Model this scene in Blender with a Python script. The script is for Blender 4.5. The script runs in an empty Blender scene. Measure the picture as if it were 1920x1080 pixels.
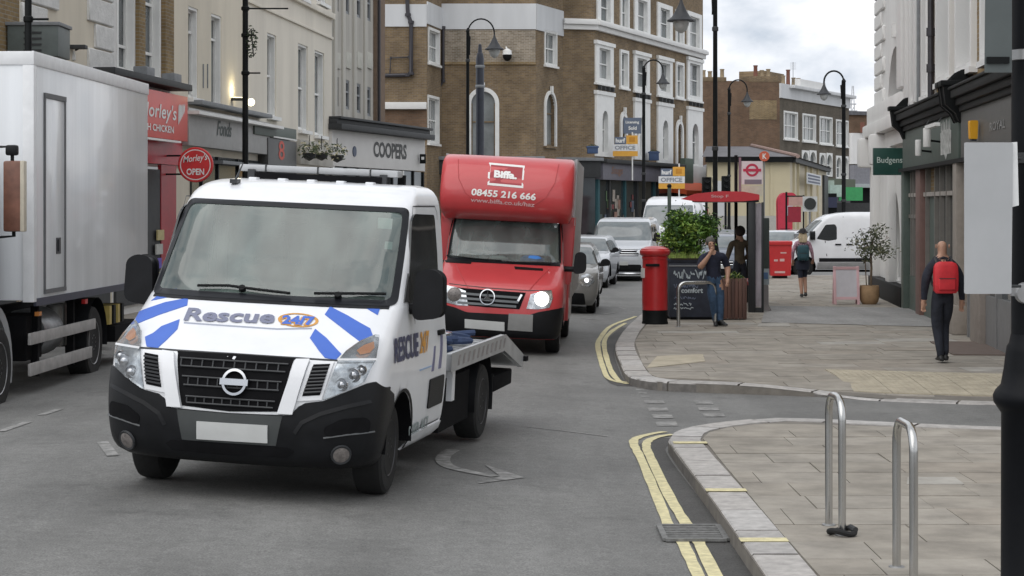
import bpy, bmesh, math, random
import numpy as np
from mathutils import Vector, Matrix
R = math.radians
sc = bpy.context.scene
random.seed(7)

# ------------------------------------------------------------------ camera
F_PX, HORIZON, MID, CAM_H = 3700.0, 388.0, 960.0, 2.3      # focal length and horizon measured on the 1920x1080 photograph
cam = bpy.data.cameras.new('camera')
cam_o = bpy.data.objects.new('camera', cam)
sc.collection.objects.link(cam_o)
cam_o.location = (0, 0, CAM_H)
cam_o.rotation_euler = (R(90), 0, 0)
cam.sensor_width = 36
cam.lens = F_PX / 1920 * 36
cam.shift_y = -(540 - HORIZON) / 1920
cam.clip_start = 0.1
cam.clip_end = 3000
sc.camera = cam_o

# ------------------------------------------------------------------ sky and sun
SUN_EL, SUN_AZ = R(52), R(215)          # azimuth clockwise from +Y
world = bpy.data.worlds.new('World')
sc.world = world
world.use_nodes = True
nt = world.node_tree
nt.nodes.clear()
def wn(t, **k):
    n = nt.nodes.new(t)
    for a, b in k.items():
        setattr(n, a, b)
    return n
out = wn('ShaderNodeOutputWorld')
sky = wn('ShaderNodeTexSky', sky_type='NISHITA', sun_disc=False, sun_elevation=SUN_EL, sun_rotation=SUN_AZ)
bg1 = wn('ShaderNodeBackground'); bg1.inputs[1].default_value = 0.1
nt.links.new(sky.outputs[0], bg1.inputs[0])
tc = wn('ShaderNodeTexCoord')
mp = wn('ShaderNodeMapping'); mp.inputs['Scale'].default_value = (1.0, 1.0, 2.6)
mp.inputs['Location'].default_value = (0.35, 0.1, 0.2)
nt.links.new(tc.outputs['Generated'], mp.inputs[0])
n1 = wn('ShaderNodeTexNoise'); n1.inputs['Scale'].default_value = 6.5; n1.inputs['Detail'].default_value = 9; n1.inputs['Roughness'].default_value = .52
n1.inputs['Distortion'].default_value = .25
nt.links.new(mp.outputs[0], n1.inputs['Vector'])
cr = wn('ShaderNodeValToRGB')
cr.color_ramp.elements[0].position = .38; cr.color_ramp.elements[0].color = (.44, .50, .58, 1)
cr.color_ramp.elements[1].position = .62; cr.color_ramp.elements[1].color = (.98, .985, 1.0, 1)
e = cr.color_ramp.elements.new(.5); e.color = (.80, .82, .86, 1)
nt.links.new(n1.outputs[0], cr.inputs[0])
bg2 = wn('ShaderNodeBackground'); bg2.inputs[1].default_value = 1.0
nt.links.new(cr.outputs[0], bg2.inputs[0])
n2 = wn('ShaderNodeTexNoise'); n2.inputs['Scale'].default_value = 3.0; n2.inputs['Detail'].default_value = 4
nt.links.new(mp.outputs[0], n2.inputs['Vector'])
cr2 = wn('ShaderNodeValToRGB')
cr2.color_ramp.elements[0].position = .28; cr2.color_ramp.elements[0].color = (.75, .75, .75, 1)
cr2.color_ramp.elements[1].position = .42; cr2.color_ramp.elements[1].color = (1, 1, 1, 1)
nt.links.new(n2.outputs[0], cr2.inputs[0])
mx = wn('ShaderNodeMixShader')
nt.links.new(cr2.outputs[0], mx.inputs[0])
nt.links.new(bg1.outputs[0], mx.inputs[1])
nt.links.new(bg2.outputs[0], mx.inputs[2])
nt.links.new(mx.outputs[0], out.inputs[0])
sl = bpy.data.lights.new('sun', 'SUN')
sl.energy = 1.1; sl.angle = R(75); sl.color = (1, .965, .92)
so = bpy.data.objects.new('sun', sl)
sc.collection.objects.link(so)
sd = Vector((math.sin(SUN_AZ) * math.cos(SUN_EL), math.cos(SUN_AZ) * math.cos(SUN_EL), math.sin(SUN_EL)))
so.rotation_euler = sd.to_track_quat('Z', 'Y').to_euler()
so.location = sd * 60
vs = sc.view_settings
vs.view_transform = 'Standard'; vs.look = 'None'; vs.gamma = 1; vs.use_curve_mapping = False
vs.exposure = 0.36

# ------------------------------------------------------------------ measuring helpers
def ground_at(px, py, z=0.0):
    "world point at height z seen at a pixel of the photograph"
    D = F_PX * (CAM_H - z) / (py - HORIZON)
    return Vector(((px - MID) / F_PX * D, D, z))
def at(px, py, D):
    return Vector(((px - MID) / F_PX * D, D, CAM_H - (py - HORIZON) * D / F_PX))
def X_at(px, D): return (px - MID) / F_PX * D
def Z_at(py, D): return CAM_H - (py - HORIZON) * D / F_PX

# ------------------------------------------------------------------ materials
_mats = {}
def mat(name, col, rough=.6, metal=0.0, var=.12, scale=6.0, bump=0.0, bscale=60.0, spec=.5, coat=0.0, emit=None, alpha=None, streak=0.0, detail=5):
    if name in _mats: return _mats[name]
    m = bpy.data.materials.new(name); m.use_nodes = True
    t = m.node_tree; b = t.nodes['Principled BSDF']
    b.inputs['Roughness'].default_value = rough
    b.inputs['Metallic'].default_value = metal
    b.inputs['Specular IOR Level'].default_value = spec
    b.inputs['Coat Weight'].default_value = coat
    b.inputs['Coat Roughness'].default_value = .05
    b.inputs['Base Color'].default_value = (*col, 1)
    if emit:
        b.inputs['Emission Color'].default_value = (*emit[0], 1); b.inputs['Emission Strength'].default_value = emit[1]
    c = t.nodes.new('ShaderNodeTexCoord')
    if var > 0:
        n = t.nodes.new('ShaderNodeTexNoise'); n.inputs['Scale'].default_value = scale; n.inputs['Detail'].default_value = detail
        n.inputs['Roughness'].default_value = .62
        t.links.new(c.outputs['Object'], n.inputs['Vector'])
        if streak:
            q = t.nodes.new('ShaderNodeMapping'); q.inputs['Scale'].default_value = (1, 1, streak)
            t.links.new(c.outputs['Object'], q.inputs[0]); t.links.new(q.outputs[0], n.inputs['Vector'])
        r = t.nodes.new('ShaderNodeValToRGB')
        r.color_ramp.elements[0].position = .3; r.color_ramp.elements[1].position = .7
        r.color_ramp.elements[0].color = (*[max(0, x * (1 - var)) for x in col], 1)
        r.color_ramp.elements[1].color = (*[min(1, x * (1 + var)) for x in col], 1)
        t.links.new(n.outputs[0], r.inputs[0]); t.links.new(r.outputs[0], b.inputs['Base Color'])
    if bump:
        n = t.nodes.new('ShaderNodeTexNoise'); n.inputs['Scale'].default_value = bscale; n.inputs['Detail'].default_value = 3
        t.links.new(c.outputs['Object'], n.inputs['Vector'])
        u = t.nodes.new('ShaderNodeBump'); u.inputs['Strength'].default_value = bump; u.inputs['Distance'].default_value = .02
        t.links.new(n.outputs[0], u.inputs['Height']); t.links.new(u.outputs[0], b.inputs['Normal'])
    _mats[name] = m
    return m

def brick_mat(name, c1, c2, mortar, bw=.225, bh=.075, big=.35):
    if name in _mats: return _mats[name]
    m = bpy.data.materials.new(name); m.use_nodes = True
    t = m.node_tree; b = t.nodes['Principled BSDF']; b.inputs['Roughness'].default_value = .9; b.inputs['Specular IOR Level'].default_value = .2
    c = t.nodes.new('ShaderNodeTexCoord'); s = t.nodes.new('ShaderNodeSeparateXYZ'); k = t.nodes.new('ShaderNodeCombineXYZ')
    t.links.new(c.outputs['Object'], s.inputs[0]); t.links.new(s.outputs[0], k.inputs[0]); t.links.new(s.outputs[2], k.inputs[1])
    w = t.nodes.new('ShaderNodeTexBrick')
    w.inputs['Scale'].default_value = 1; w.inputs['Brick Width'].default_value = bw; w.inputs['Row Height'].default_value = bh
    w.inputs['Mortar Size'].default_value = .009; w.inputs['Mortar Smooth'].default_value = .3
    w.inputs['Color1'].default_value = (*c1, 1); w.inputs['Color2'].default_value = (*c2, 1); w.inputs['Mortar'].default_value = (*mortar, 1)
    t.links.new(k.outputs[0], w.inputs[0])
    n = t.nodes.new('ShaderNodeTexNoise'); n.inputs['Scale'].default_value = .55; n.inputs['Detail'].default_value = 8; n.inputs['Roughness'].default_value = .7
    t.links.new(c.outputs['Object'], n.inputs[0])
    r = t.nodes.new('ShaderNodeMapRange'); r.inputs[1].default_value = .3; r.inputs[2].default_value = .7
    r.inputs[3].default_value = 1 - big; r.inputs[4].default_value = 1 + big
    t.links.new(n.outputs[0], r.inputs[0])
    x = t.nodes.new('ShaderNodeMix'); x.data_type = 'RGBA'; x.blend_type = 'MULTIPLY'; x.inputs[0].default_value = 1
    t.links.new(w.outputs[0], x.inputs[6]); t.links.new(r.outputs[0], x.inputs[7])
    t.links.new(x.outputs[2], b.inputs['Base Color'])
    u = t.nodes.new('ShaderNodeBump'); u.inputs['Strength'].default_value = .5; u.inputs['Distance'].default_value = .01; u.invert = True
    t.links.new(w.outputs[1], u.inputs['Height']); t.links.new(u.outputs[0], b.inputs['Normal'])
    _mats[name] = m
    return m

def asphalt_mat(name, base, patchy=.22):
    m = bpy.data.materials.new(name); m.use_nodes = True
    t = m.node_tree; b = t.nodes['Principled BSDF']; b.inputs['Roughness'].default_value = .72; b.inputs['Specular IOR Level'].default_value = .4
    c = t.nodes.new('ShaderNodeTexCoord')
    def noise(scale, detail, rough, lo, hi, a, z, stretch=None):
        n = t.nodes.new('ShaderNodeTexNoise'); n.inputs['Scale'].default_value = scale; n.inputs['Detail'].default_value = detail; n.inputs['Roughness'].default_value = rough
        if stretch:
            q = t.nodes.new('ShaderNodeMapping'); q.inputs['Scale'].default_value = stretch
            t.links.new(c.outputs['Object'], q.inputs[0]); t.links.new(q.outputs[0], n.inputs[0])
        else: t.links.new(c.outputs['Object'], n.inputs[0])
        r = t.nodes.new('ShaderNodeMapRange'); r.inputs[1].default_value = a; r.inputs[2].default_value = z
        r.inputs[3].default_value = lo; r.inputs[4].default_value = hi
        t.links.new(n.outputs[0], r.inputs[0]); return r.outputs[0], n
    f1, _ = noise(.5, 7, .6, 1 - patchy, 1 + patchy, .3, .7)
    f2, nn = noise(75, 3, .7, .55, 1.5, .3, .7)
    f3, _ = noise(.9, 5, .55, .86, 1.12, .35, .65, (1.4, .12, 1))
    def mul(a, z):
        x = t.nodes.new('ShaderNodeMath'); x.operation = 'MULTIPLY'; t.links.new(a, x.inputs[0]); t.links.new(z, x.inputs[1]); return x.outputs[0]
    f4, _ = noise(11, 4, .6, .90, 1.10, .35, .65)
    f5, _ = noise(1.7, 6, .62, .80, 1.03, .30, .42)
    k = mul(mul(mul(mul(f1, f2), f3), f4), f5)
    x = t.nodes.new('ShaderNodeMix'); x.data_type = 'RGBA'; x.blend_type = 'MULTIPLY'; x.inputs[0].default_value = 1
    x.inputs[6].default_value = (*base, 1); t.links.new(k, x.inputs[7]); t.links.new(x.outputs[2], b.inputs['Base Color'])
    u = t.nodes.new('ShaderNodeBump'); u.inputs['Strength'].default_value = .5; u.inputs['Distance'].default_value = .006
    t.links.new(nn.outputs[0], u.inputs['Height']); t.links.new(u.outputs[0], b.inputs['Normal'])
    _mats[name] = m
    return m

def glass_mat(name, tint, transp=.6, ior=1.5, film=(.2, .22, .21), film_amt=.0, rough=.03):
    "thin glazing: part clear, part pale film, fresnel reflection on top"
    if name in _mats: return _mats[name]
    m = bpy.data.materials.new(name); m.use_nodes = True
    t = m.node_tree; t.nodes.clear()
    o = t.nodes.new('ShaderNodeOutputMaterial')
    tr = t.nodes.new('ShaderNodeBsdfTransparent'); tr.inputs[0].default_value = (*tint, 1)
    df = t.nodes.new('ShaderNodeBsdfDiffuse'); df.inputs[0].default_value = (*film, 1)
    m1 = t.nodes.new('ShaderNodeMixShader'); m1.inputs[0].default_value = film_amt
    if film_amt > .2:                                   # streaky film: uneven windscreen reflections put into its colour
        c = t.nodes.new('ShaderNodeTexCoord'); q = t.nodes.new('ShaderNodeMapping'); q.inputs['Scale'].default_value = (2.2, 1.0, .8)
        n = t.nodes.new('ShaderNodeTexNoise'); n.inputs['Scale'].default_value = 1.3; n.inputs['Detail'].default_value = 6
        r = t.nodes.new('ShaderNodeMapRange'); r.inputs[1].default_value = .32; r.inputs[2].default_value = .68; r.inputs[3].default_value = film_amt * .5; r.inputs[4].default_value = film_amt * 1.45
        t.links.new(c.outputs['Object'], q.inputs[0]); t.links.new(q.outputs[0], n.inputs[0]); t.links.new(n.outputs[0], r.inputs[0]); t.links.new(r.outputs[0], m1.inputs[0])
    t.links.new(tr.outputs[0], m1.inputs[1]); t.links.new(df.outputs[0], m1.inputs[2])
    gl = t.nodes.new('ShaderNodeBsdfGlossy'); gl.inputs['Roughness'].default_value = rough
    fr = t.nodes.new('ShaderNodeFresnel'); fr.inputs[0].default_value = ior
    m2 = t.nodes.new('ShaderNodeMixShader')
    t.links.new(fr.outputs[0], m2.inputs[0]); t.links.new(m1.outputs[0], m2.inputs[1]); t.links.new(gl.outputs[0], m2.inputs[2])
    t.links.new(m2.outputs[0], o.inputs[0])
    _mats[name] = m
    return m

# ------------------------------------------------------------------ mesh builder
class MB:
    def __init__(s): s.v = []; s.f = []; s.m = []; s.s = []
    def add(s, vs, fs, mi=0, smooth=False):
        o = len(s.v); s.v += [tuple(p) for p in vs]
        for f in fs:
            s.f.append([i + o for i in f]); s.m.append(mi); s.s.append(smooth)
        return s
    def box(s, c, d, mi=0, rz=0.0, mt=None):
        x, y, z = d[0] / 2, d[1] / 2, d[2] / 2
        vs = [Vector((i * x, j * y, k * z)) for k in (-1, 1) for j in (-1, 1) for i in (-1, 1)]
        if rz: vs = [Matrix.Rotation(rz, 3, 'Z') @ p for p in vs]
        vs = [p + Vector(c) for p in vs]
        if mt: vs = [mt @ p for p in vs]
        return s.add(vs, [(0, 2, 3, 1), (4, 5, 7, 6), (0, 1, 5, 4), (2, 6, 7, 3), (0, 4, 6, 2), (1, 3, 7, 5)], mi)
    def box2(s, a, b, mi=0):
        return s.box([(p + q) / 2 for p, q in zip(a, b)], [abs(q - p) for p, q in zip(a, b)], mi)
    def ring(s, rings, mi=0, caps=(True, True), smooth=True, closed=True):
        n = len(rings[0]); vs = [p for r in rings for p in r]; fs = []
        for i in range(len(rings) - 1):
            for j in range(n if closed else n - 1):
                k = (j + 1) % n
                fs.append((i * n + j, i * n + k, (i + 1) * n + k, (i + 1) * n + j))
        s.add(vs, fs, mi, smooth)
        if caps[0]: s.add(rings[0], [tuple(range(n))[::-1]], mi, False)
        if caps[1]: s.add(rings[-1], [tuple(range(n))], mi, False)
        return s
    def tube(s, pts, r, n=10, mi=0, caps=True):
        pts = [Vector(p) for p in pts]; rs = r if isinstance(r, (list, tuple)) else [r] * len(pts)
        rings = []; up = None
        for i, p in enumerate(pts):
            a = pts[max(i - 1, 0)]; b = pts[min(i + 1, len(pts) - 1)]
            t = (b - a).normalized()
            if up is None:
                up = Vector((0, 0, 1)) if abs(t.z) < .9 else Vector((0, 1, 0))
            u = t.cross(up).normalized(); w = u.cross(t).normalized(); up = w
            rings.append([p + (u * math.cos(2 * math.pi * k / n) + w * math.sin(2 * math.pi * k / n)) * rs[i] for k in range(n)])
        return s.ring(rings, mi, (caps, caps))
    def lathe(s, prof, n=20, o=(0, 0, 0), ax='z', mi=0, caps=(True, True)):
        rings = []
        for r, h in prof:
            ring = []
            for k in range(n):
                a = 2 * math.pi * k / n; c, d = r * math.cos(a), r * math.sin(a)
                p = (c, d, h) if ax == 'z' else ((h, c, d) if ax == 'x' else (d, h, c))
                ring.append(Vector(p) + Vector(o))
            rings.append(ring)
        return s.ring(rings, mi, caps)
    def prism(s, poly, a, b, ax='y', mi=0, smooth=False):
        def P(u, v, w): return (u, w, v) if ax == 'y' else ((w, u, v) if ax == 'x' else (u, v, w))
        n = len(poly)
        vs = [P(u, v, a) for u, v in poly] + [P(u, v, b) for u, v in poly]
        s.add(vs, [tuple(range(n)), tuple(range(2 * n - 1, n - 1, -1))], mi)
        return s.add(vs, [(i, (i + 1) % n, n + (i + 1) % n, n + i) for i in range(n)], mi, smooth)
    def grid(s, rows, mi=0, smooth=True):
        return s.ring(rows, mi, (False, False), smooth, False)
    def ball(s, c, r, n=10, mi=0, sq=(1, 1, 1)):
        rings = []
        for i in range(n // 2 + 1):
            a = -math.pi / 2 + math.pi * i / (n // 2)
            rr = max(math.cos(a), .02)
            rings.append([(c[0] + r * sq[0] * rr * math.cos(2 * math.pi * k / n), c[1] + r * sq[1] * rr * math.sin(2 * math.pi * k / n), c[2] + r * sq[2] * math.sin(a)) for k in range(n)])
        return s.ring(rings, mi)
    def mesh(s, name, mats, bevel=0.0, seg=2, fix=True, ang=38):
        me = bpy.data.meshes.new(name)
        me.from_pydata(s.v, [], s.f)
        for q in mats if isinstance(mats, (list, tuple)) else [mats]: me.materials.append(q)
        me.polygons.foreach_set('material_index', s.m)
        me.polygons.foreach_set('use_smooth', s.s)
        if fix or bevel:
            bm = bmesh.new(); bm.from_mesh(me)
            bmesh.ops.remove_doubles(bm, verts=bm.verts, dist=1e-5)
            if bevel:
                bm.normal_update()
                es = [e for e in bm.edges if len(e.link_faces) == 2 and e.calc_face_angle(0) > .6]
                bmesh.ops.bevel(bm, geom=es, offset=bevel, segments=seg, affect='EDGES', profile=.6, clamp_overlap=True)
                for f in bm.faces: f.smooth = True
            bmesh.ops.recalc_face_normals(bm, faces=bm.faces)
            bm.to_mesh(me); bm.free()
        me.set_sharp_from_angle(angle=R(ang))
        me.update()
        return me
    def build(s, name, mats, parent=None, mt=None, **k):
        return link(name, s.mesh(name, mats, **k), parent, mt)

def link(name, me, parent=None, mt=None):
    o = bpy.data.objects.new(name, me)
    sc.collection.objects.link(o)
    if parent is not None: o.parent = parent
    if mt is not None: o.matrix_basis = mt
    return o
def tag(o, label=None, cat=None, group=None, kind=None):
    if label: o['label'] = label
    if cat: o['category'] = cat
    if group: o['group'] = group
    if kind: o['kind'] = kind
    return o
def thing(name, label, cat, loc=(0, 0, 0), rz=0.0, group=None):
    o = bpy.data.objects.new(name, None); sc.collection.objects.link(o)
    o.empty_display_size = .2
    o.location = loc; o.rotation_euler = (0, 0, rz)
    return tag(o, label, cat, group)
def copy_thing(o, loc, rz=None, label=None, group=None):
    def cp(a, par):
        c = a.copy(); sc.collection.objects.link(c)
        if par is not None: c.parent = par
        for ch in [x for x in kids.get(a, [])]: cp(ch, c)
        return c
    kids = {}
    for x in bpy.data.objects:
        if x.parent: kids.setdefault(x.parent, []).append(x)
    c = cp(o, None); c.location = loc
    if rz is not None: c.rotation_euler = (0, 0, rz)
    return tag(c, label, None, group)
def T(x, y, z): return Matrix.Translation((x, y, z))
def frame(p0, p1, z=0.0):
    "matrix of a wall frame: x runs from p0 to p1, outside is -y"
    d = Vector((p1[0] - p0[0], p1[1] - p0[1])); a = math.atan2(d.y, d.x)
    return T(p0[0], p0[1], z) @ Matrix.Rotation(a, 4, 'Z'), d.length

# ------------------------------------------------------------------ lettering and polygons cut to follow a surface
def text_geo(body, size=1.0, bold=0.0, shear=0.0, spacing=1.0, align='LEFT'):
    cu = bpy.data.curves.new('lettering', 'FONT'); cu.body = body; cu.size = size; cu.offset = bold; cu.shear = shear
    cu.space_character = spacing; cu.align_x = align; cu.resolution_u = 3
    ob = bpy.data.objects.new('lettering', cu)
    me = bpy.data.meshes.new_from_object(ob)
    vs = [(v.co.x, v.co.y) for v in me.vertices]; fs = [tuple(p.vertices) for p in me.polygons]
    bpy.data.objects.remove(ob); bpy.data.curves.remove(cu); bpy.data.meshes.remove(me)
    return vs, fs
def text_fit(body, w, h, **k):
    vs, fs = text_geo(body, **k)
    x0 = min(v[0] for v in vs); x1 = max(v[0] for v in vs); y0 = min(v[1] for v in vs); y1 = max(v[1] for v in vs)
    return [((x - x0) / (x1 - x0) * w, (y - y0) / (y1 - y0) * h) for x, y in vs], fs
def add_text(mb, body, o, u, v, w, h, n, mi=0, depth=.004, **k):
    "flat lettering: origin o, directions u (reading) and v (up), size w x h, lifted along n"
    vs, fs = text_fit(body, w, h, **k); o, u, v, n = Vector(o), Vector(u), Vector(v), Vector(n)
    mb.add([o + u * x + v * y + n * depth for x, y in vs], fs, mi)
def cut_poly(outlines, step):
    "triangulate closed outlines (2D, holes allowed) and slice them on a grid; returns verts, faces, boundary edges"
    bm = bmesh.new()
    for ol in outlines:
        vv = [bm.verts.new((p[0], p[1], 0)) for p in ol]
        for i in range(len(vv)): bm.edges.new((vv[i], vv[(i + 1) % len(vv)]))
    bmesh.ops.triangle_fill(bm, edges=bm.edges[:], use_beauty=True)
    return slice_bm(bm, step)
def slice_bm(bm, step):
    xs = [v.co.x for v in bm.verts]; ys = [v.co.y for v in bm.verts]
    for a, lo, hi in ((0, min(xs), max(xs)), (1, min(ys), max(ys))):
        n = int((hi - lo) / step)
        for i in range(1, n + 1):
            c = lo + (hi - lo) * i / (n + 1)
            co = Vector((c, 0, 0)) if a == 0 else Vector((0, c, 0)); no = Vector((1, 0, 0)) if a == 0 else Vector((0, 1, 0))
            bmesh.ops.bisect_plane(bm, geom=bm.verts[:] + bm.edges[:] + bm.faces[:], plane_co=co, plane_no=no, dist=1e-6)
    bm.verts.index_update()
    vs = [(v.co.x, v.co.y) for v in bm.verts]; fs = [tuple(v.index for v in f.verts) for f in bm.faces]
    be = [tuple(v.index for v in e.verts) for e in bm.edges if len(e.link_faces) == 1]
    bm.free()
    return vs, fs, be
def rounded(pts, r, n=4):
    out = []
    m = len(pts)
    for i in range(m):
        p = Vector(pts[i]); a = Vector(pts[i - 1]) - p; b = Vector(pts[(i + 1) % m]) - p
        k = min(r, a.length * .45, b.length * .45)
        p0 = p + a.normalized() * k; p1 = p + b.normalized() * k
        for j in range(n + 1):
            t = j / n
            out.append(tuple(p0 * (1 - t) ** 2 + p * 2 * t * (1 - t) + p1 * t * t))
    return out
def ellipse(cx, cy, a, b, n=20): return [(cx + a * math.cos(2 * math.pi * i / n), cy + b * math.sin(2 * math.pi * i / n)) for i in range(n)]
def clip_poly(poly, clip):
    "Sutherland-Hodgman, clip is convex and counter-clockwise"
    outp = list(poly)
    for i in range(len(clip)):
        a, b = clip[i], clip[(i + 1) % len(clip)]; inp, outp = outp, []
        if not inp: return []
        def side(p): return (b[0] - a[0]) * (p[1] - a[1]) - (b[1] - a[1]) * (p[0] - a[0])
        for j in range(len(inp)):
            p, q = inp[j - 1], inp[j]; sp, sq = side(p), side(q)
            if (sp >= 0) != (sq >= 0):
                t = sp / (sp - sq); outp.append((p[0] + (q[0] - p[0]) * t, p[1] + (q[1] - p[1]) * t))
            if sq >= 0: outp.append(q)
    return outp
def poly_area(p): return abs(sum(p[i - 1][0] * p[i][1] - p[i][0] * p[i - 1][1] for i in range(len(p)))) / 2
def leaves(mb, c, rad, n, size, mi=(0,), seed=1, squash=(1, 1, 1), shell=.35, clumps=0):
    rr = random.Random(seed); c = Vector(c)
    cl = []
    for _ in range(clumps):
        d = Vector((rr.gauss(0, 1), rr.gauss(0, 1), rr.gauss(0, 1))).normalized() * (rr.uniform(.35, .95))
        cl.append((d, rr.uniform(.25, .45), rr.choice(mi)))
    for _ in range(n):
        if cl:
            k, q, mm = rr.choice(cl)
            d = k + Vector((rr.gauss(0, 1), rr.gauss(0, 1), rr.gauss(0, 1))) * q * .5
            if rr.random() < .3: mm = rr.choice(mi)
        else:
            d = Vector((rr.gauss(0, 1), rr.gauss(0, 1), rr.gauss(0, 1))).normalized() * (shell + (1 - shell) * rr.random()) ** .6; mm = rr.choice(mi)
        p = c + Vector((d.x * rad * squash[0], d.y * rad * squash[1], d.z * rad * squash[2]))
        a = Vector((rr.gauss(0, 1), rr.gauss(0, 1), rr.gauss(0, .7))).normalized(); b = a.cross(Vector((rr.gauss(0, 1), rr.gauss(0, 1), rr.gauss(0, 1)))).normalized()
        s = size * rr.uniform(.6, 1.3)
        mb.add([p - a * s, p + b * s * .38, p + a * s, p - b * s * .38], [(0, 1, 2, 3)], mm)
# ------------------------------------------------------------------ road, kerbs, paving, markings
def crown_x(Y): return -3.2 + .05 * (min(max(Y, 0), 60) - 16)
def road_z(X, Y):
    f = min(1, max(0, (66 - Y) / 22))
    return max(0.0, .22 - .05 * math.sqrt((X - crown_x(Y)) ** 2 + .25)) * f
M_road = asphalt_mat('asphalt', (.150, .149, .143))
M_gut = asphalt_mat('gutter_asphalt', (.055, .053, .05), .4)
M_patch = asphalt_mat('patch_asphalt', (.235, .23, .222), .15)
M_kerb = [mat('granite_kerb_%d' % i, c, .85, var=.25, scale=9, bump=.35, bscale=90, detail=9) for i, c in enumerate([(.40, .38, .36), (.36, .345, .33), (.43, .415, .40)])]
M_kdark = mat('dark_kerb_face', (.15, .14, .13), .9, var=.3, scale=9, bump=.4, bscale=80)  # darker tone for outer faces and ends of the kerb stones
M_slab = [mat('paving_stone_%d' % i, c, .88, var=.27, scale=2.6, bump=.3, bscale=55, detail=10) for i, c in enumerate(
    [(.275, .250, .213), (.286, .262, .226), (.266, .242, .206), (.294, .270, .234), (.276, .246, .207), (.335, .318, .287)])]
M_joint = mat('paving_joint', (.17, .155, .135), .95, var=.2)
M_yel = mat('yellow_line_paint', (.62, .56, .33), .75, var=.25, scale=14, bump=.3, bscale=120, detail=9)
M_wht = mat('white_line_paint', (.42, .42, .40), .75, var=.25, scale=14, bump=.3, bscale=120, detail=9)
M_wfade = mat('worn_white_line_paint', (.235, .232, .224), .8, var=.5, scale=9, bump=.3, bscale=120, detail=9)
M_tact = mat('buff_tactile_paving', (.40, .355, .27), .85, var=.2, scale=5, bump=.3)

xs = [-1500, -300, -90, -40, -20, -12] + [-10 + .4 * i for i in range(36)] + [5, 8, 14, 25, 45, 100, 300, 1500]
ys = [-400, -60, -20, -6] + [2.0 * i for i in range(36)] + [75, 85, 100, 130, 180, 260, 500, 2500]
rd = MB(); rd.grid([[(x, y, road_z(x, y)) for x in xs] for y in ys])
tag(rd.build('road', M_road), kind='structure')

def smooth_line(pts, n=6):
    out = []
    P = [Vector(p) for p in pts]
    for i in range(len(P) - 1):
        a, b, c, d = P[max(i - 1, 0)], P[i], P[i + 1], P[min(i + 2, len(P) - 1)]
        for k in range(n):
            t = k / n
            out.append(.5 * ((2 * b) + (c - a) * t + (2 * a - 5 * b + 4 * c - d) * t * t + (3 * b - a - 3 * c + d) * t ** 3))
    out.append(P[-1]); return out
def strip(mb, pts, w, lift=.010, mi=0, zf=road_z, jitter=.0):
    L, Rr = [], []
    for i, p in enumerate(pts):
        t = (pts[min(i + 1, len(pts) - 1)] - pts[max(i - 1, 0)]); t = Vector((t.x, t.y)).normalized(); n = Vector((-t.y, t.x)) * (w / 2 * (1 + random.uniform(-jitter, jitter)))
        for lst, s in ((L, 1), (Rr, -1)):
            x, y = p.x + n.x * s, p.y + n.y * s; lst.append((x, y, zf(x, y) + lift))
    mb.grid([L, Rr], mi, False)
def px_line(pts, z=.01, n=6): return smooth_line([ground_at(a, b, z) for a, b in pts], n)

yl = MB()
near_out = [(1247, 809), (1222, 813), (1196, 821), (1188, 832), (1203, 863), (1235, 938), (1253, 984)]
near_in = [(1262, 814), (1236, 818), (1216, 826), (1212, 838), (1219, 856), (1255, 930), (1288, 984)]
for l in (near_out, near_in): strip(yl, px_line(l), .085, jitter=.12)
for l in ([(1279, 1014), (1310, 1080), (1372, 1210)], [(1309, 1014), (1342, 1080), (1408, 1210)]): strip(yl, px_line(l), .085, jitter=.12)
for l in ([(1192, 594), (1147, 613), (1126, 637), (1121, 655), (1132, 697), (1144, 715), (1177, 722)],
          [(1173, 607), (1147, 624), (1133, 645), (1140, 684), (1155, 712), (1177, 719.5), (1271, 724), (1484, 732)]):
    strip(yl, px_line(l, 0), .08, jitter=.12)
tag(yl.build('double_yellow_line', M_yel), kind='structure')

wl = MB()
for (a, b, c, d) in [(250, 340, 455, 6), (265, 357, 487, 6), (285, 377, 518, 7), (300, 397, 551, 8), (470, 552, 457, 6), (487, 580, 486, 6), (507, 604, 513, 6)]:
    x0, x1, y = 1100 + a / 2.341, 1100 + b / 2.341, 560 + c / 2.341
    q = [ground_at(x0, y - d / 2, 0), ground_at(x1 - 2, y - d / 2, 0), ground_at(x1 + 2, y + d / 2, 0), ground_at(x0 + 4, y + d / 2, 0)]
    wl.add([(p.x, p.y, .006) for p in q], [(0, 1, 2, 3)])
for i in range(3):
    q = ground_at(1200 + 5 * i, 731 + 6.5 * i, 0); wl.box((q.x, q.y, .004), (.10, .12, .004))
tag(wl.build('give_way_marking', M_wfade), kind='structure')
wa = MB()
strip(wa, px_line([(850, 848), (836, 857), (830, 868), (842, 879), (880, 887), (930, 893)], .07), .13, .006, 0)
q = [ground_at(*p, .06) for p in [(907, 874), (984, 895), (893, 911), (938, 895)]]
wa.add([(p.x, p.y, road_z(p.x, p.y) + .006) for p in q], [(0, 1, 2, 3)])
tag(wa.build('turn_arrow_marking', M_wfade), kind='structure')
wd = MB()
for a, b in [((0, 814), (52, 796)), ((78, 782), (112, 771)), ((192, 846), (212, 876)), ((1132, 592), (1153, 587)), ((1160, 577), (1173, 580)), ((1178, 583), (1190, 586)), ((1088, 601), (1128, 603))]:
    strip(wd, [ground_at(*a, .1 if a[0] < 500 else 0), ground_at(*b, .1 if a[0] < 500 else 0)], .1 if a[0] != 186 else .16, .006)
tag(wd.build('lane_dash_marking', M_wfade), kind='structure')
tj = MB(); strip(tj, px_line([(985, 806), (1060, 811), (1140, 817)], .03), .03, .006)
tag(tj.build('road_joint', M_patch), kind='structure')

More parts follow.
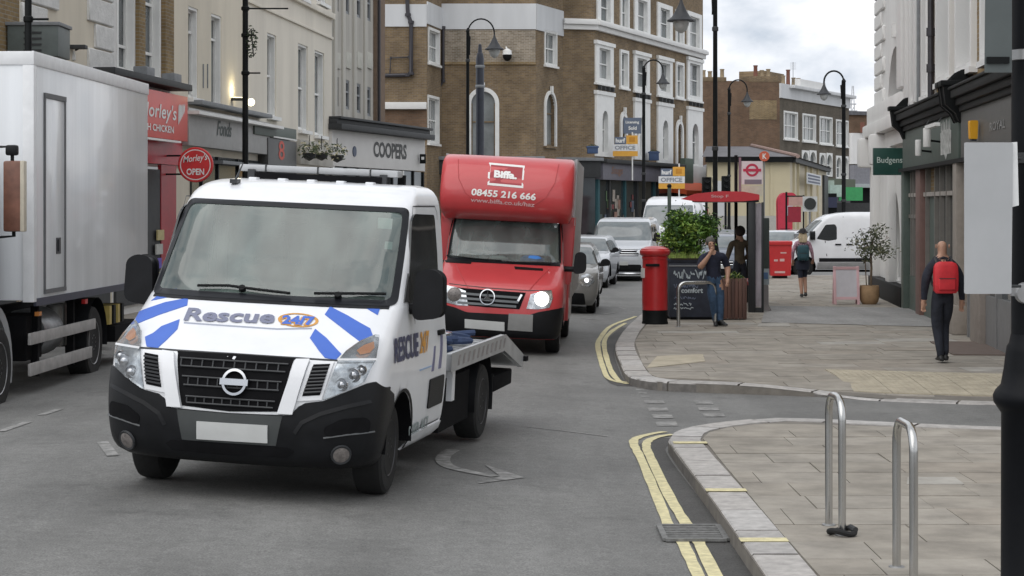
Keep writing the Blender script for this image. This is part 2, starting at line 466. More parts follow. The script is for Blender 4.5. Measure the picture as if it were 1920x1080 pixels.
# pavements
BLX = lambda Y: 5.06 + .083 * Y                      # right-hand building line
near_edge = [(1.50, -3), (1.50, 6), (1.50, 11.66), (1.49, 14.9), (1.46, 18.2), (1.50, 18.75), (1.62, 19.3), (1.95, 19.85), (2.5, 20.3), (3.0, 20.4), (4.87, 19.6), (9.5, 18.4)]
far_edge = [(14, 20.6), (5.5, 22.9), (3.69, 23.9), (2.3, 24.45), (1.85, 24.7), (1.60, 25.1), (1.50, 25.7), (1.52, 27.6), (1.69, 32), (2.39, 38.4), (3.6, 47), (5.5, 56), (7.0, 62.5), (10.5, 63.4)]
def flat12(x, y): return .12
def sstep(a, b, x): t = min(1, max(0, (x - a) / (b - a))); return t * t * (3 - 2 * t)
def edge_y(X): return 24.95 - .335 * (X - 1.0)
def far_z(x, y): return .12 - .105 * sstep(2.6, 4.5, x) * (1 - min(1, max(0, (y - edge_y(x)) / 1.7)))
def pavement(name, edge, zf, inner, step):
    "base sheet just under the slabs"
    poly = inner + edge
    vs, fs, be = cut_poly([[p[:2] for p in poly]], step)
    m = MB(); m.add([(x, y, zf(x, y) - .010) for x, y in vs], fs)
    for a, b in be:
        p, q = vs[a], vs[b]
        m.add([(p[0], p[1], zf(*p) - .014), (q[0], q[1], zf(*q) - .014), (q[0], q[1], -.05), (p[0], p[1], -.05)], [(0, 1, 2, 3)])
    return tag(m.build(name, M_joint, fix=False), kind='structure')
def kerb(parent, edge, zf, length=.915, w=.30, yellow=()):
    "individual kerb stones along the outer edge (pavement on the right of travel)"
    P = smooth_line([(a, b, 0) for a, b in edge], 8); S = [0]
    for i in range(1, len(P)): S.append(S[-1] + (P[i] - P[i - 1]).length)
    def pos(s):
        for i in range(1, len(P)):
            if S[i] >= s or i == len(P) - 1:
                t = (s - S[i - 1]) / max(1e-6, S[i] - S[i - 1]); p = P[i - 1].lerp(P[i], min(1, t)); d = (P[i] - P[i - 1]).normalized(); return p, Vector((d.y, -d.x, 0))
    s = 0; k = 0
    while s < S[-1] - .2:
        e = min(s + length - .03, S[-1]); m = MB(); rows = []; tilt, lift = random.uniform(-.0015, .0015), random.uniform(-.004, .003)
        for i in range(4):
            p, n = pos(s + (e - s) * i / 3)
            a, b = p, p + n * w
            za, zb = zf(a.x, a.y), zf(b.x, b.y)
            dz = tilt * (i - 1.5) + lift
            rows.append([(a.x, a.y, -.03), (a.x, a.y, za - .02 + dz), (a.x + n.x * .018, a.y + n.y * .018, za + dz), (b.x, b.y, zb + dz), (b.x, b.y, -.03)])
        m.ring(rows, 0, (True, True), False)
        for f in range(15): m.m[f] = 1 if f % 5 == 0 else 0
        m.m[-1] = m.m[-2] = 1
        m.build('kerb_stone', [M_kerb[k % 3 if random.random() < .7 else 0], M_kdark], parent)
        s += length; k += 1
def slabs(parent, region, zf, x0, x1, y0, y1, lw, lh, limit_y, rot=0.0, ang0=(0, 0), pale=()):
    stuff = MB(); row = 0; y = y0
    ca, sa = math.cos(rot), math.sin(rot)
    while y < y1:
        h = lh * random.choice((.85, 1, 1, 1.15)); x = x0 - random.uniform(0, lw)
        while x < x1:
            w = lw * random.choice((.7, .85, 1, 1, 1.2, 1.35))
            g = .0045
            q = [(x + g, y + g), (x + w - g, y + g), (x + w - g, y + h - g), (x + g, y + h - g)]
            q = [(ang0[0] + (a - ang0[0]) * ca - (b - ang0[1]) * sa, ang0[1] + (a - ang0[0]) * sa + (b - ang0[1]) * ca) for a, b in q]
            q = clip_poly(q, region)
            if len(q) >= 3 and poly_area(q) > .012:
                dz = random.uniform(-.003, .003); n = len(q); cx = sum(p[0] for p in q) / n; cy = sum(p[1] for p in q) / n
                k = random.choice((0, 1, 2, 3, 4, 0, 1, 2, 4)); 
                if random.random() < .03: k = 5
                tx, ty = random.uniform(-.004, .004), random.uniform(-.004, .004)
                top = [(a, b, zf(a, b) + dz + tx * (a - cx) + ty * (b - cy)) for a, b in q]
                bot = [(a, b, zf(a, b) - .02) for a, b in q]
                fs = [tuple(range(n))] + [(i, n + i, n + (i + 1) % n, (i + 1) % n) for i in range(n)]
                if cy < limit_y:
                    m = MB(); m.add(top + bot, fs); m.build('paving_slab', M_slab[k], parent, fix=False)
                else: stuff.add(top + bot, fs, k)
            x += w
        y += h; row += 1
    if stuff.v: tag(stuff.build('distant_paving', M_slab, parent, fix=False), kind='stuff')
near_in_edge = [(1.80, 8), (1.80, 11.66), (1.79, 14.9), (1.76, 18.1), (1.80, 18.6), (1.9, 19.05), (2.15, 19.55), (2.6, 19.98), (3.0, 20.1), (4.8, 19.32), (9.4, 18.15), (9.4, 8)]
pn = pavement('near_pavement', near_edge, flat12, [(9.5, -3)], 3)
kerb(pn, [p for p in near_edge if p[1] > 5], flat12)
slabs(pn, near_in_edge[::-1], flat12, 1.6, 7.2, 9.4, 20.5, 1.0, .62, 99)
far_in = [(14, 21.0), (5.6, 23.2), (3.8, 24.2), (2.4, 24.76), (2.05, 24.95), (1.87, 25.3), (1.8, 25.8), (1.82, 27.6), (1.99, 32), (2.69, 38.35), (3.9, 46.9), (5.8, 55.9), (7.3, 62.2), (10.4, 63.1), (12.5, 63)]
pf = pavement('far_pavement', far_edge, far_z, [(14, 63.4)], 1.2)
kerb(pf, far_edge, far_z)
slabs(pf, far_in[::-1], far_z, 1.4, 11, 20.8, 63, 1.05, .64, 29.5)
tp = MB()
for i in range(5):
    x = 4.18 + i * .45
    for j in range(5):
        y = edge_y(x + .2) + .33 + j * .45
        qs = [(x + .005, y), (x + .445, y - .335 * .44), (x + .445, y + .44 - .335 * .44), (x + .005, y + .44)]
        m = MB(); m.add([(a, b, far_z(a, b) + .012) for a, b in qs] + [(a, b, far_z(a, b) - .02) for a, b in qs], [(0, 1, 2, 3), (0, 4, 5, 1), (1, 5, 6, 2), (2, 6, 7, 3), (3, 7, 4, 0)])
        for u in range(5):
            for v in range(5):
                a = x + .07 + u * .075; b = y - .335 * (a - x) + .07 + v * .075
                m.lathe([(.014, 0), (.009, .005)], 6, (a, b, far_z(a, b) + .011), caps=(False, True))
        m.build('tactile_slab', M_tact, pf)
for pts, k in (([(1702, 895), (1790, 895), (1808, 908), (1700, 908)], 5), ([(1424, 605.5), (1478, 605.5), (1482, 612), (1420, 612)], 5), ([(1232, 668), (1318, 664), (1322, 678), (1212, 690)], 3), ([(1560, 648), (1640, 648), (1644, 656), (1556, 656)], 2)):
    q = [ground_at(*p, .124) for p in pts]; m = MB(); m.add([(p.x, p.y, .1275) for p in q] + [(p.x, p.y, .10) for p in q], [(0, 1, 2, 3), (0, 4, 5, 1), (1, 5, 6, 2), (2, 6, 7, 3), (3, 7, 4, 0)]); m.build('paving_slab', M_slab[k] if k != 3 else M_tact, pn if pts[0][1] > 800 else pf, fix=False)
# yellow loading ticks on the near kerb, pale tan repair on the corner
tk = MB()
for y in (18.55 - .4, 15.1, 12.83):
    for d in (0, .0): tk.box2((1.488, y, .1245), (1.80, y + .13, .1285))
tag(tk.build('loading_tick_marking', M_yel), kind='structure')
gp = MB()
strip(gp, smooth_line([(1.30, 2, 0), (1.36, 11.66, 0), (1.35, 14.9, 0), (1.30, 18.0, 0), (1.36, 19.0, 0), (1.6, 19.6, 0)], 6), .28, .004)
strip(gp, smooth_line([(1.46, 25.2, 0), (1.37, 25.8, 0), (1.38, 27.6, 0), (1.55, 32, 0), (2.2, 37.5, 0)], 6), .24, .004)
tag(gp.build('gutter', M_gut), kind='structure')
ap = MB(); ap.add([(a, b, .1275) for a, b in [(4.7, 37.2), (8.2, 35.6), (8.6, 42.5), (5.6, 43.5)]], [(0, 1, 2, 3)])
tag(ap.build('footway_asphalt_patch', M_patch), kind='structure')
# white studs along both edges of the crossing
st = MB()
for i in range(15):
    x = 4.15 + i * .2; st.box((x, edge_y(x) - .16, .005), (.11, .06, .01))
    x = 3.05 + i * .17; st.box((x, 20.48 - .42 * (x - 3.0) + random.uniform(-.02, .02), .005), (.10, .07, .01))
tag(st.build('crossing_edge_marking', M_wht), kind='structure')
# left-hand pavement
PLX = lambda Y: -11.86 + .1 * Y                      # left-hand shop line
lp = MB(); rows = []
for y in (-5, 10, 25, 40, 55, 64, 76): rows.append([(PLX(y) - 2, y, .12), (PLX(y) + .86, y, .12), (PLX(y) + .86, y, -.05)])
lp.grid(rows, 0, False); lp.add([(-5.3, 60, .12), (-4.2, 60, .12), (-.4, 80, .12), (1, 90, .12), (-8, 90, .12)], [(0, 1, 2, 3, 4)])
tag(lp.build('left_pavement', M_slab[0], fix=False), kind='structure')
cp = MB(); cp.add([(-6, 89, .12), (1.6, 89.6, .12), (4.6, 93.2, .12), (14, 114, .12), (13.2, 116, .12), (2, 97, .12), (-6, 93, .12)], [(0, 1, 2, 3, 4, 5, 6)])
cp.add([(8.5, 96.5, .121), (15.5, 96.5, .121), (28, 133, .121), (28, 150, .121), (8.5, 101, .121)], [(0, 1, 2, 3, 4)])
tag(cp.build('corner_pavement', M_slab[0], fix=False), kind='structure')

# drain cover in the gutter
dq = [ground_at(*p, .01) for p in [(1237, 988), (1338, 990), (1361, 1013), (1256, 1014)]]
dc = thing('drain_cover', 'grey iron drain cover set in the gutter across the double yellow lines', 'drain cover', (sum(p.x for p in dq) / 4, sum(p.y for p in dq) / 4, .012))
M_iron = mat('cast_iron', (.17, .17, .165), .7, .2, var=.35, scale=20)
w2, h2 = .21, .30
m = MB()
for a in ((0, h2), (0, -h2)): m.box((a[0], a[1], .008), (2 * w2, .04, .02))
for a in ((w2, 0), (-w2, 0)): m.box((a[0], a[1], .0085), (.04, 2 * h2, .02))
m.box((0, 0, -.002), (2 * w2, 2 * h2, .004))
m.build('frame', M_iron, dc)
for i in range(7):
    m = MB(); m.box((0, -h2 + .075 * (i + 1), .006), (2 * w2 - .04, .032, .016)); m.build('grate_bar', M_iron, dc)
# ------------------------------------------------------------------ building kit
BLX = lambda Y: 4.78 + .09 * Y
G_dark = mat('dark_window_glass', (.035, .042, .045), .06, var=.4, scale=.8, spec=.6)
G_pale = mat('window_glass_with_blind', (.20, .215, .215), .1, var=.35, scale=.9, spec=.6)
G_grey = mat('grey_window_glass', (.10, .115, .12), .07, var=.5, scale=.7, spec=.6)
W_paint = mat('white_joinery_paint', (.76, .76, .74), .5, var=.06, scale=3)
W_stucco = mat('white_stucco', (.72, .715, .70), .8, var=.07, scale=.9, streak=.25, bump=.1, bscale=30, detail=9)
W_band = mat('grey_white_render_band', (.60, .61, .62), .85, var=.1, scale=.7, streak=.2, detail=9)
C_render = mat('cream_render', (.65, .595, .49), .85, var=.12, scale=.8, streak=.2, bump=.1, bscale=25, detail=10)
C_render2 = mat('pale_cream_render', (.68, .635, .55), .85, var=.12, scale=.7, streak=.15, bump=.1, bscale=25, detail=10)
C_grey = mat('grey_stone_cladding', (.41, .39, .35), .85, var=.2, scale=1.1, streak=.12, bump=.12, detail=10)
B_stock = brick_mat('london_stock_brick', (.235, .165, .09), (.16, .112, .065), (.22, .195, .165))
B_stock2 = brick_mat('tan_stock_brick', (.28, .20, .10), (.21, .145, .075), (.27, .24, .19))
B_wash = brick_mat('worn_whitewashed_brick', (.30, .25, .19), (.20, .16, .11), (.36, .34, .31), big=.5)
B_red = brick_mat('brown_red_brick', (.185, .112, .07), (.145, .092, .06), (.16, .13, .105))
B_grey = brick_mat('sooty_grey_brick', (.13, .11, .085), (.10, .085, .066), (.15, .135, .115))
K_blk = mat('black_gloss_paint', (.008, .009, .0095), .55, var=.2, spec=.15)
K_dk = mat('dark_grey_paint', (.042, .044, .046), .6, var=.15, spec=.3)
K_mid = mat('mid_grey_paint', (.17, .17, .17), .55, var=.1)
K_slate = mat('slate_roof', (.11, .11, .12), .7, var=.3, scale=2.5, detail=9)
K_lead = mat('lead_grey', (.20, .21, .22), .6, var=.15)
K_pipe = mat('cast_iron_pipe_paint', (.035, .033, .04), .5, var=.2)
P_red = mat('signal_red_paint', (.50, .022, .025), .35, var=.07, coat=.3)
P_grn = mat('dark_green_paint', (.008, .055, .042), .45, var=.1)
P_teal = mat('grey_green_paint', (.075, .10, .085), .5, var=.12)
TXT_w = mat('white_lettering', (.80, .80, .78), .5, var=0)
TXT_k = mat('black_lettering', (.015, .017, .016), .5, var=0)

class Facade:
    def __init__(s, root, p0, p1, z0=0.0):
        s.root = root; s.p0 = Vector(p0[:2]); s.p1 = Vector(p1[:2]); s.z0 = z0
        Mw, s.L = frame(p0, p1, z0)
        s.M = T(*(-Vector(root.location))) @ Mw
        s.d = (s.p1 - s.p0).normalized()
    def u(s, px, off=0.0):
        "distance along the wall of the point seen at column px; off = how far proud of the wall"
        k = (px - MID) / F_PX; n = Vector((s.d.y, -s.d.x)) * off; a = s.p0 + n
        return (k * a.y - a.x) / (s.d.x - k * s.d.y)
    def D(s, px, off=0.0): return (s.p0 + Vector((s.d.y, -s.d.x)) * off + s.d * s.u(px, off)).y
    def z(s, px, py, off=0.0): return CAM_H - (py - HORIZON) * s.D(px, off) / F_PX - s.z0
    def rect(s, x0, x1, y0, y1):
        "opening from a pixel rectangle (y at its middle column)"
        c = (x0 + x1) / 2
        return (s.u(x0), s.u(x1), s.z(c, y1), s.z(c, y0))
    def put(s, name, mb, mats, at_=(0, 0, 0), **k): return mb.build(name, mats, s.root, s.M @ T(*at_), **k)
    def wall(s, name, m, za, zb, holes=(), u0=0.0, u1=None, thick=.4, reveal=.22, rm=None):
        u1 = s.L if u1 is None else u1
        us = sorted({u0, u1} | {h[i] for h in holes for i in (0, 1) if u0 < h[i] < u1}); zs = sorted({za, zb} | {h[i] for h in holes for i in (2, 3) if za < h[i] < zb})
        b = MB()
        for i in range(len(us) - 1):
            for j in range(len(zs) - 1):
                cu, cz = (us[i] + us[i + 1]) / 2, (zs[j] + zs[j + 1]) / 2
                if any(h[0] < cu < h[1] and h[2] < cz < h[3] for h in holes): continue
                b.add([(us[i], 0, zs[j]), (us[i + 1], 0, zs[j]), (us[i + 1], 0, zs[j + 1]), (us[i], 0, zs[j + 1])], [(0, 1, 2, 3)])
        for h in holes:
            a, c, d, e = max(h[0], u0), min(h[1], u1), h[2], h[3]
            for p, q in (((a, d), (a, e)), ((a, e), (c, e)), ((c, e), (c, d)), ((c, d), (a, d))):
                b.add([(p[0], 0, p[1]), (q[0], 0, q[1]), (q[0], reveal, q[1]), (p[0], reveal, p[1])], [(0, 1, 2, 3)], 1 if rm else 0)
        # ends, top and back
        b.add([(u0, 0, za), (u0, thick, za), (u0, thick, zb), (u0, 0, zb), (u1, 0, za), (u1, thick, za), (u1, thick, zb), (u1, 0, zb)], [(0, 1, 2, 3), (4, 7, 6, 5), (3, 2, 6, 7), (1, 5, 6, 2)])
        return s.put(name, b, [m, rm] if rm else m, fix=False)
    def box(s, name, m, u0, u1, y0, y1, za, zb, bevel=0.0):
        b = MB(); b.box2((u0, y0, za), (u1, y1, zb)); return s.put(name, b, m, bevel=bevel)
    def window(s, h, margin=(.12, .12, .12, .12), arch=False, plate=None, glass=None, bars=(0, (.5,)), proud=.03, sill=True, deep=.16, head=False, bar_m=None, key=None):
        "framed window filling the hole h; margin = left, right, bottom, top of the surround plate"
        w, hh = h[1] - h[0], h[3] - h[2]; ml, mr, mb_, mt = margin
        plate = plate or W_paint; glass = glass or G_dark
        key = (round(w, 2), round(hh, 2), margin, arch, plate.name, bars, proud, sill, head)
        if key in _win: me, pm = _win[key]
        else:
            if arch:
                r = (w - ml - mr) / 2; cx = ml + r; top = hh - mt - r
                hole = [(ml, mb_), (w - mr, mb_)] + [(cx + r * math.cos(math.pi * i / 12), top + r * 1.0 * math.sin(math.pi * i / 12)) for i in range(13)]
            else: hole = [(ml, mb_), (w - mr, mb_), (w - mr, hh - mt), (ml, hh - mt)]
            vs, fs, be = cut_poly([[(0, 0), (w, 0), (w, hh), (0, hh)], hole], 99)
            b = MB(); b.add([(x, -proud, z) for x, z in vs], fs)
            n = len(hole)
            b.ring([[(x, -proud, z) for x, z in hole], [(x, deep, z) for x, z in hole]], 0, (False, False), False)
            o = [(0, 0), (w, 0), (w, hh), (0, hh)]
            b.ring([[(x, -proud, z) for x, z in o], [(x, .05, z) for x, z in o]], 0, (False, False), False)
            fw = .055
            x0, x1, z0_, z1_ = hole[0][0], hole[1][0], mb_, hh - mt
            for (a, c, d, e) in ((x0, x0 + fw, z0_, z1_ - (r if arch else 0)), (x1 - fw, x1, z0_, z1_ - (r if arch else 0)), (x0, x1, z0_, z0_ + fw)): b.box2((a, deep - .06, d), (c, deep - .01, e))
            if not arch: b.box2((x0, deep - .06, z1_ - fw), (x1, deep - .01, z1_))
            for k in bars[1]: b.box2((x0, deep - .065, z0_ + (z1_ - z0_) * k - .03), (x1, deep - .012, z0_ + (z1_ - z0_) * k + .03))
            for k in range(bars[0]): c = x0 + (x1 - x0) * (k + 1) / (bars[0] + 1); b.box2((c - .018, deep - .055, z0_), (c + .018, deep - .014, z1_ - (r * .3 if arch else 0)))
            if sill: b.box2((-.06, -.14, -.08), (w + .06, .02, .02))
            if head: b.box2((-.08, -.16, hh - .1), (w + .08, .02, hh + .08))
            me = b.mesh('window', [plate], fix=True)
            p = MB(); p.add([(x, deep - .005, z) for x, z in hole], [tuple(range(n))]); pm = p.mesh('pane', [glass], fix=False)
            _win[key] = (me, pm)
        o = link('window', me, s.root, s.M @ T(h[0], 0, h[2]))
        g = link('pane', pm, o)
        if pm.materials[0] != glass:
            pm2 = pm.copy(); pm2.materials[0] = glass; g.data = pm2
        return o
    def text(s, body, x0, x1, y0, y1, m, parent, off, **k):
        c = (x0 + x1) / 2; a, b_ = s.u(x0, off), s.u(x1, off); za, zb = s.z(c, y1, off), s.z(c, y0, off)
        b = MB(); add_text(b, body, (a, -off - .004, za), (1, 0, 0), (0, 0, 1), b_ - a, zb - za, (0, -1, 0), 0, .006, **k)
        return b.build('lettering', m, parent, (s.M if parent is s.root else T(0, 0, 0)), fix=False)
_win = {}
def flat_roof(fc, z, depth, m=None):
    return fc.box('roof', m or K_lead, -.05, fc.L + .05, -.05, depth, z, z + .18)
def core(fc, m, depth, z1, z0=0.0, inset=.42):
    "the closed body of the building behind its front wall"
    return fc.box('side_wall', m, .02, fc.L - .02, inset, depth, z0, z1 - .02)

# ------------------------------------------------------------------ left-hand parade
def pl(Y, off=0.0): return (PLX(Y), Y)
def px_to_Y(px): return 11.86 / (.1 + (960 - px) / 3700)
def left_block(name, label, pa, pb, m, z1=12.5):
    Ya, Yb = px_to_Y(pa), px_to_Y(pb)
    r = thing(name, label, 'building', (PLX(Ya), Ya, 0)); f = Facade(r, (PLX(Ya), Ya), (PLX(Yb), Yb))
    return r, f
# tan brick house at the very edge
r, f = left_block('brick_shop_building', 'tan brick building at the left edge behind the black lamp column', -90, 36, B_stock2)
f.wall('wall', B_stock2, 0, 12.5); core(f, B_stock2, 8, 12.5); flat_roof(f, 12.5, 8)
f.box('shopfront', K_dk, .4, f.L - .3, -.06, 0, .3, 3.2)
# cream rendered house with white quoins
r, f = left_block('quoined_building', 'cream rendered building with rough white quoins above the white box lorry', 36, 210, C_render)
f.wall('wall', C_render, 0, 12.5); core(f, C_render, 8, 12.5); flat_roof(f, 12.5, 8)
M_quoin = mat('rough_white_quoin', (.66, .66, .645), .9, var=.12, scale=5, bump=.5, bscale=22)
for side in (0, 1):
    zz = 3.9; k = 0
    while zz < 12:
        u0, u1 = (.05, f.u(84 if k % 2 else 106)) if side == 0 else (f.u(176 if k % 2 else 163), f.L - .02)
        b = MB(); b.box2((u0, -.06, zz), (u1, .02, zz + .46)); f.put('quoin', b, M_quoin, bevel=.02, seg=1); zz += .49; k += 1
f.box('shopfront', K_dk, .4, f.L - .3, -.06, 0, .3, 3.2)
f.box('fascia', K_dk, .1, f.L - .1, -.25, 0, 3.2, 3.85)
pr = thing('rooflight_box', 'grey green metal housing on the left shop roof behind the lamp column', 'vent housing', at(60, 105, 33.2))
b = MB(); b.box((0, .5, .26), (.86, .9, .52)); b.build('body', mat('grey_green_housing', (.10, .12, .115), .5), pr, bevel=.02)
b = MB(); b.box((0, .5, .55), (.92, .96, .06)); b.build('cap', K_lead, pr, bevel=.01)
b = MB()
for i in range(4): b.box((0, .04, .1 + .1 * i), (.3, .02, .03))
b.build('louvre', K_dk, pr)
sl_ = thing('wall_floodlight', 'small dark floodlight on the cream wall above the box lorry', 'light', (0, 0, 0)); q = at(137, 92, f.D(137)); sl_.location = q
b = MB(); b.box((.12, -.1, .03), (.3, .25, .07)); b.tube([(.05, 0, -.02), (.12, -.1, 0)], .02); b.build('lamp_body', K_dk, sl_, bevel=.01)
b = MB(); b.lathe([(.02, -.22), (.05, -.2), (.05, -.12), (.02, -.04)], 10); b.build('lamp_glass', W_paint, sl_)
# white sash bays
r, f = left_block('sash_bay_building', 'white painted building with two tall sash windows between brick strips', 210, 320, C_render2)
hs = [f.rect(218, 252, -60, 135), f.rect(266, 300, -60, 150)]
hs = [(a, b_, 4.98, 8.6) for a, b_, c, d in hs]
f.wall('wall', W_stucco, 0, 12.5, hs); core(f, W_stucco, 8, 12.5); flat_roof(f, 12.5, 8)
for h in hs:
    f.window(h, (.10, .10, .12, .1), bars=(0, (.14, .45)), glass=G_grey, proud=.02, deep=.2)
for a, c in ((252.5, 264), (302, 318)):
    f.box('brick_strip', B_stock2, f.u(a), f.u(c), -.10, .02, 4.98, 12.4)
for x in (257, 309): f.box('plinth', K_lead, f.u(x) - .3, f.u(x) + .3, -.3, 0, 4.9, 5.2, .03)
f.box('cornice', K_dk, -1.4, f.L - .02, -.5, 0, 4.84, 4.98, .02)
f.box('shopfront', K_dk, .1, f.L - .1, -.06, 0, .3, 3.1)
# red takeaway shop front, fascia up to px 352
red_f = f
M_redf = mat('red_sign_panel', (.68, .075, .055), .4, var=.06, scale=2)
fa = f.box('fascia', M_redf, f.u(232, .4), f.u(352, .4), -.4, 0, f.z(300, 259, .4), f.z(300, 171, .4), .01)
f.text("Morley's", 262, 330, 193, 229, TXT_w, f.root, .4, bold=.012, shear=.15)
f.text('FISH CHICKEN', 264, 325, 233, 246, TXT_w, f.root, .4, bold=.02)
b = MB(); u0, z0 = f.u(340, .4), f.z(340, 213, .4)
for k in range(5): b.add([(u0 + .55 * dx, -.409, z0 + dz) for dx, dz in rounded([(-.5 + .2 * k, -.16 + .06 * k - .1), (-.34 + .2 * k, -.2 + .07 * k), (-.30 + .2 * k, .2 + .01 * k), (-.46 + .2 * k, .16)], .03, 2)], [tuple(range(12))])
f.put('emblem', b, TXT_w, fix=False)
f.box('light_strip', W_paint, f.u(232, .42), f.u(340, .42), -.42, -.3, f.z(300, 264, .4), f.z(300, 260, .4))
f.box('shop_panel', mat('crimson_shop_panel', (.46, .012, .03), .4), f.u(232, .05), f.u(338, .05), -.1, 0, f.z(300, 308), f.z(300, 264))
f.box('shop_door', mat('dark_red_door', (.36, .014, .024), .4), f.u(300, .05), f.u(328, .05), -.08, 0, .15, f.z(300, 309))
f.box('shop_window', G_dark, f.u(240, .05), f.u(296, .05), -.05, 0, .5, f.z(270, 312))
b = MB()
for i, c in enumerate((.2, .55, .9, 1.3)): b.box((f.u(283) + .1 * i, -.12, .8 + .3 * i), (.5, .03, .22), i % 3)
f.put('poster', b, [mat('poster_yellow', (.5, .42, .2), .6), mat('poster_violet', (.12, .08, .42), .6), mat('poster_pale', (.45, .45, .42), .6)])
# cream house with two white windows
r, f = left_block('cream_building', 'plain cream building with two tall white windows over a grey shop fascia', 320, 462, C_render)
hs = [f.rect(353, 371, 14, 186), f.rect(396, 415, 28, 200)]
f.wall('wall', C_render, 0, 12.5, hs, reveal=.2); core(f, C_render, 8, 12.5); flat_roof(f, 12.5, 8)
for h in hs: f.window(h, (.07, .07, .06, .06), bars=(1, (.75,)), glass=G_pale, proud=-.02, deep=.19)
for x in (380, 388): f.box('vent_strip', K_lead, f.u(x), f.u(x) + .06, -.02, 0, f.z(x, 165), f.z(x, 120))
f.box('cornice', K_lead, f.u(352), f.L + 1.5, -.35, 0, f.z(400, 205), f.z(400, 197), .02)
f.box('fascia', mat('grey_sign_panel', (.36, .358, .35), .5, var=.08), f.u(354, .25), f.L + 1.6, -.25, 0, f.z(420, 280, .25), f.z(420, 214, .25), .01)
f.text('Fonds', 406, 434, 228, 256, mat('dark_green_lettering', (.015, .035, .028), .5, var=0), f.root, .25, shear=.35, bold=.02)
f.box('light_strip', W_paint, f.u(374, .5), f.L + 2.2, -.5, -.2, f.z(420, 222, .5), f.z(420, 216, .5))
f.box('shop_window', G_dark, f.u(356), f.L + 1.6, -.05, 0, .2, 3.5)
for x in (372, 402, 440): f.box('mullion', K_blk, f.u(x), f.u(x) + .1, -.09, -.04, .2, 3.5)
f.box('shelf', K_lead, f.u(395), f.L + 1.5, -.3, 0, f.z(430, 310), f.z(430, 304))
# pale cream house with string course
r, f = left_block('string_course_building', 'pale cream building with a string course and narrow recessed windows', 462, 622, C_render2)
hs = [f.rect(501, 518, 64, 220), f.rect(559, 577, 84, 246), f.rect(590, 608, 97, 256), f.rect(556, 574, -120, -2), f.rect(594, 612, -110, 8)]
f.wall('wall', C_render2, 0, 12.9, hs, reveal=.24); core(f, C_render2, 8, 12.9); flat_roof(f, 12.9, 8)
for i, h in enumerate(hs): f.window(h, (.06, .06, .08, .06), bars=(0, (.5,)), glass=G_pale if i < 3 else G_grey, proud=-.04, deep=.22)
f.box('string_course', C_render2, f.u(470), f.L, -.12, 0, f.z(600, 20) - .1, f.z(600, 20) + .08, .01)
f.box('string_course', C_render2, .0, f.L, -.06, 0, f.z(500, 18) - .04, f.z(500, 18) + .04, .01)
f.box('fascia', P_teal, f.u(478, .3), f.u(556, .3), -.3, 0, f.z(520, 258, .3), f.z(520, 236, .3), .02)
M_char = mat('charcoal_shop_panel', (.06, .06, .058), .5, var=.12)
f.box('shop_panel', M_char, f.u(503, .28), f.u(556, .28), -.28, 0, .1, f.z(530, 262, .28), .01)
f.text('8', 522, 533, 264, 300, mat('red_lettering', (.55, .06, .03), .5, var=0), f.root, .28, bold=.01)
f.box('trim', W_paint, f.u(512, .3), f.u(556, .3), -.32, -.24, f.z(530, 255, .3) - .08, f.z(530, 255, .3) - .04)
for x in (480, 492): f.box('mullion', K_blk, f.u(x), f.u(x) + .25, -.1, 0, .1, 3.4)
f.box('shop_window', G_dark, f.u(462), f.u(503), -.05, 0, .1, 3.3)
f.box('stone_fascia', C_grey, f.u(556), f.L - .05, -.12, 0, f.z(600, 312), f.z(600, 268), .02)
# grey clad block with ribs
r, f = left_block('ribbed_building', 'grey stone clad block with vertical ribs above the white shop fascia', 622, 706, C_grey)
hs = []
for c in (630, 650, 671, 690):
    for (ya, yb) in ((-30, 6), (150, 185)):
        d = (c - 650) * .32
        hs.append(f.rect(c - 4, c + 5, ya + d, yb + d + 20))
f.wall('wall', C_grey, 0, 13.6, hs, reveal=.1); core(f, C_grey, 8, 13.6); flat_roof(f, 13.6, 8)
for h in hs: f.window(h, (.04, .04, .05, .04), bars=(0, (.6,)), glass=G_dark, plate=K_lead, proud=-.02, deep=.09, sill=False)
for c in (624, 640, 661, 681, 700): f.box('rib', mat('grey_rib', (.47, .45, .405), .85, var=.15, scale=1, streak=.1), f.u(c), f.u(c) + .45, -.07, .02, 3.9, 13.5, .02)
for c in (630, 650, 671, 690):
    f.box('spandrel_panel', mat('pale_spandrel', (.46, .45, .40), .85), f.u(c - 4), f.u(c + 6), -.06, .02, f.z(c, 128), f.z(c, 98), .01)
ri, fr_ = thing('brown_party_wall', 'tall brown brick end wall beside the grey ribbed block', 'wall', (PLX(px_to_Y(706)), px_to_Y(706), 0)), None
p0 = (X_at(706, 69.6), 69.6); f2 = Facade(ri, p0, (X_at(722, 70.6), 70.6))
f2.wall('wall', mat('brown_render', (.17, .12, .085), .85, var=.15), 0, 13.7, thick=6)
b = MB(); b.tube([(.1, -.07, 3), (.1, -.07, 13.5)], .05); f2.put('downpipe', b, K_pipe)
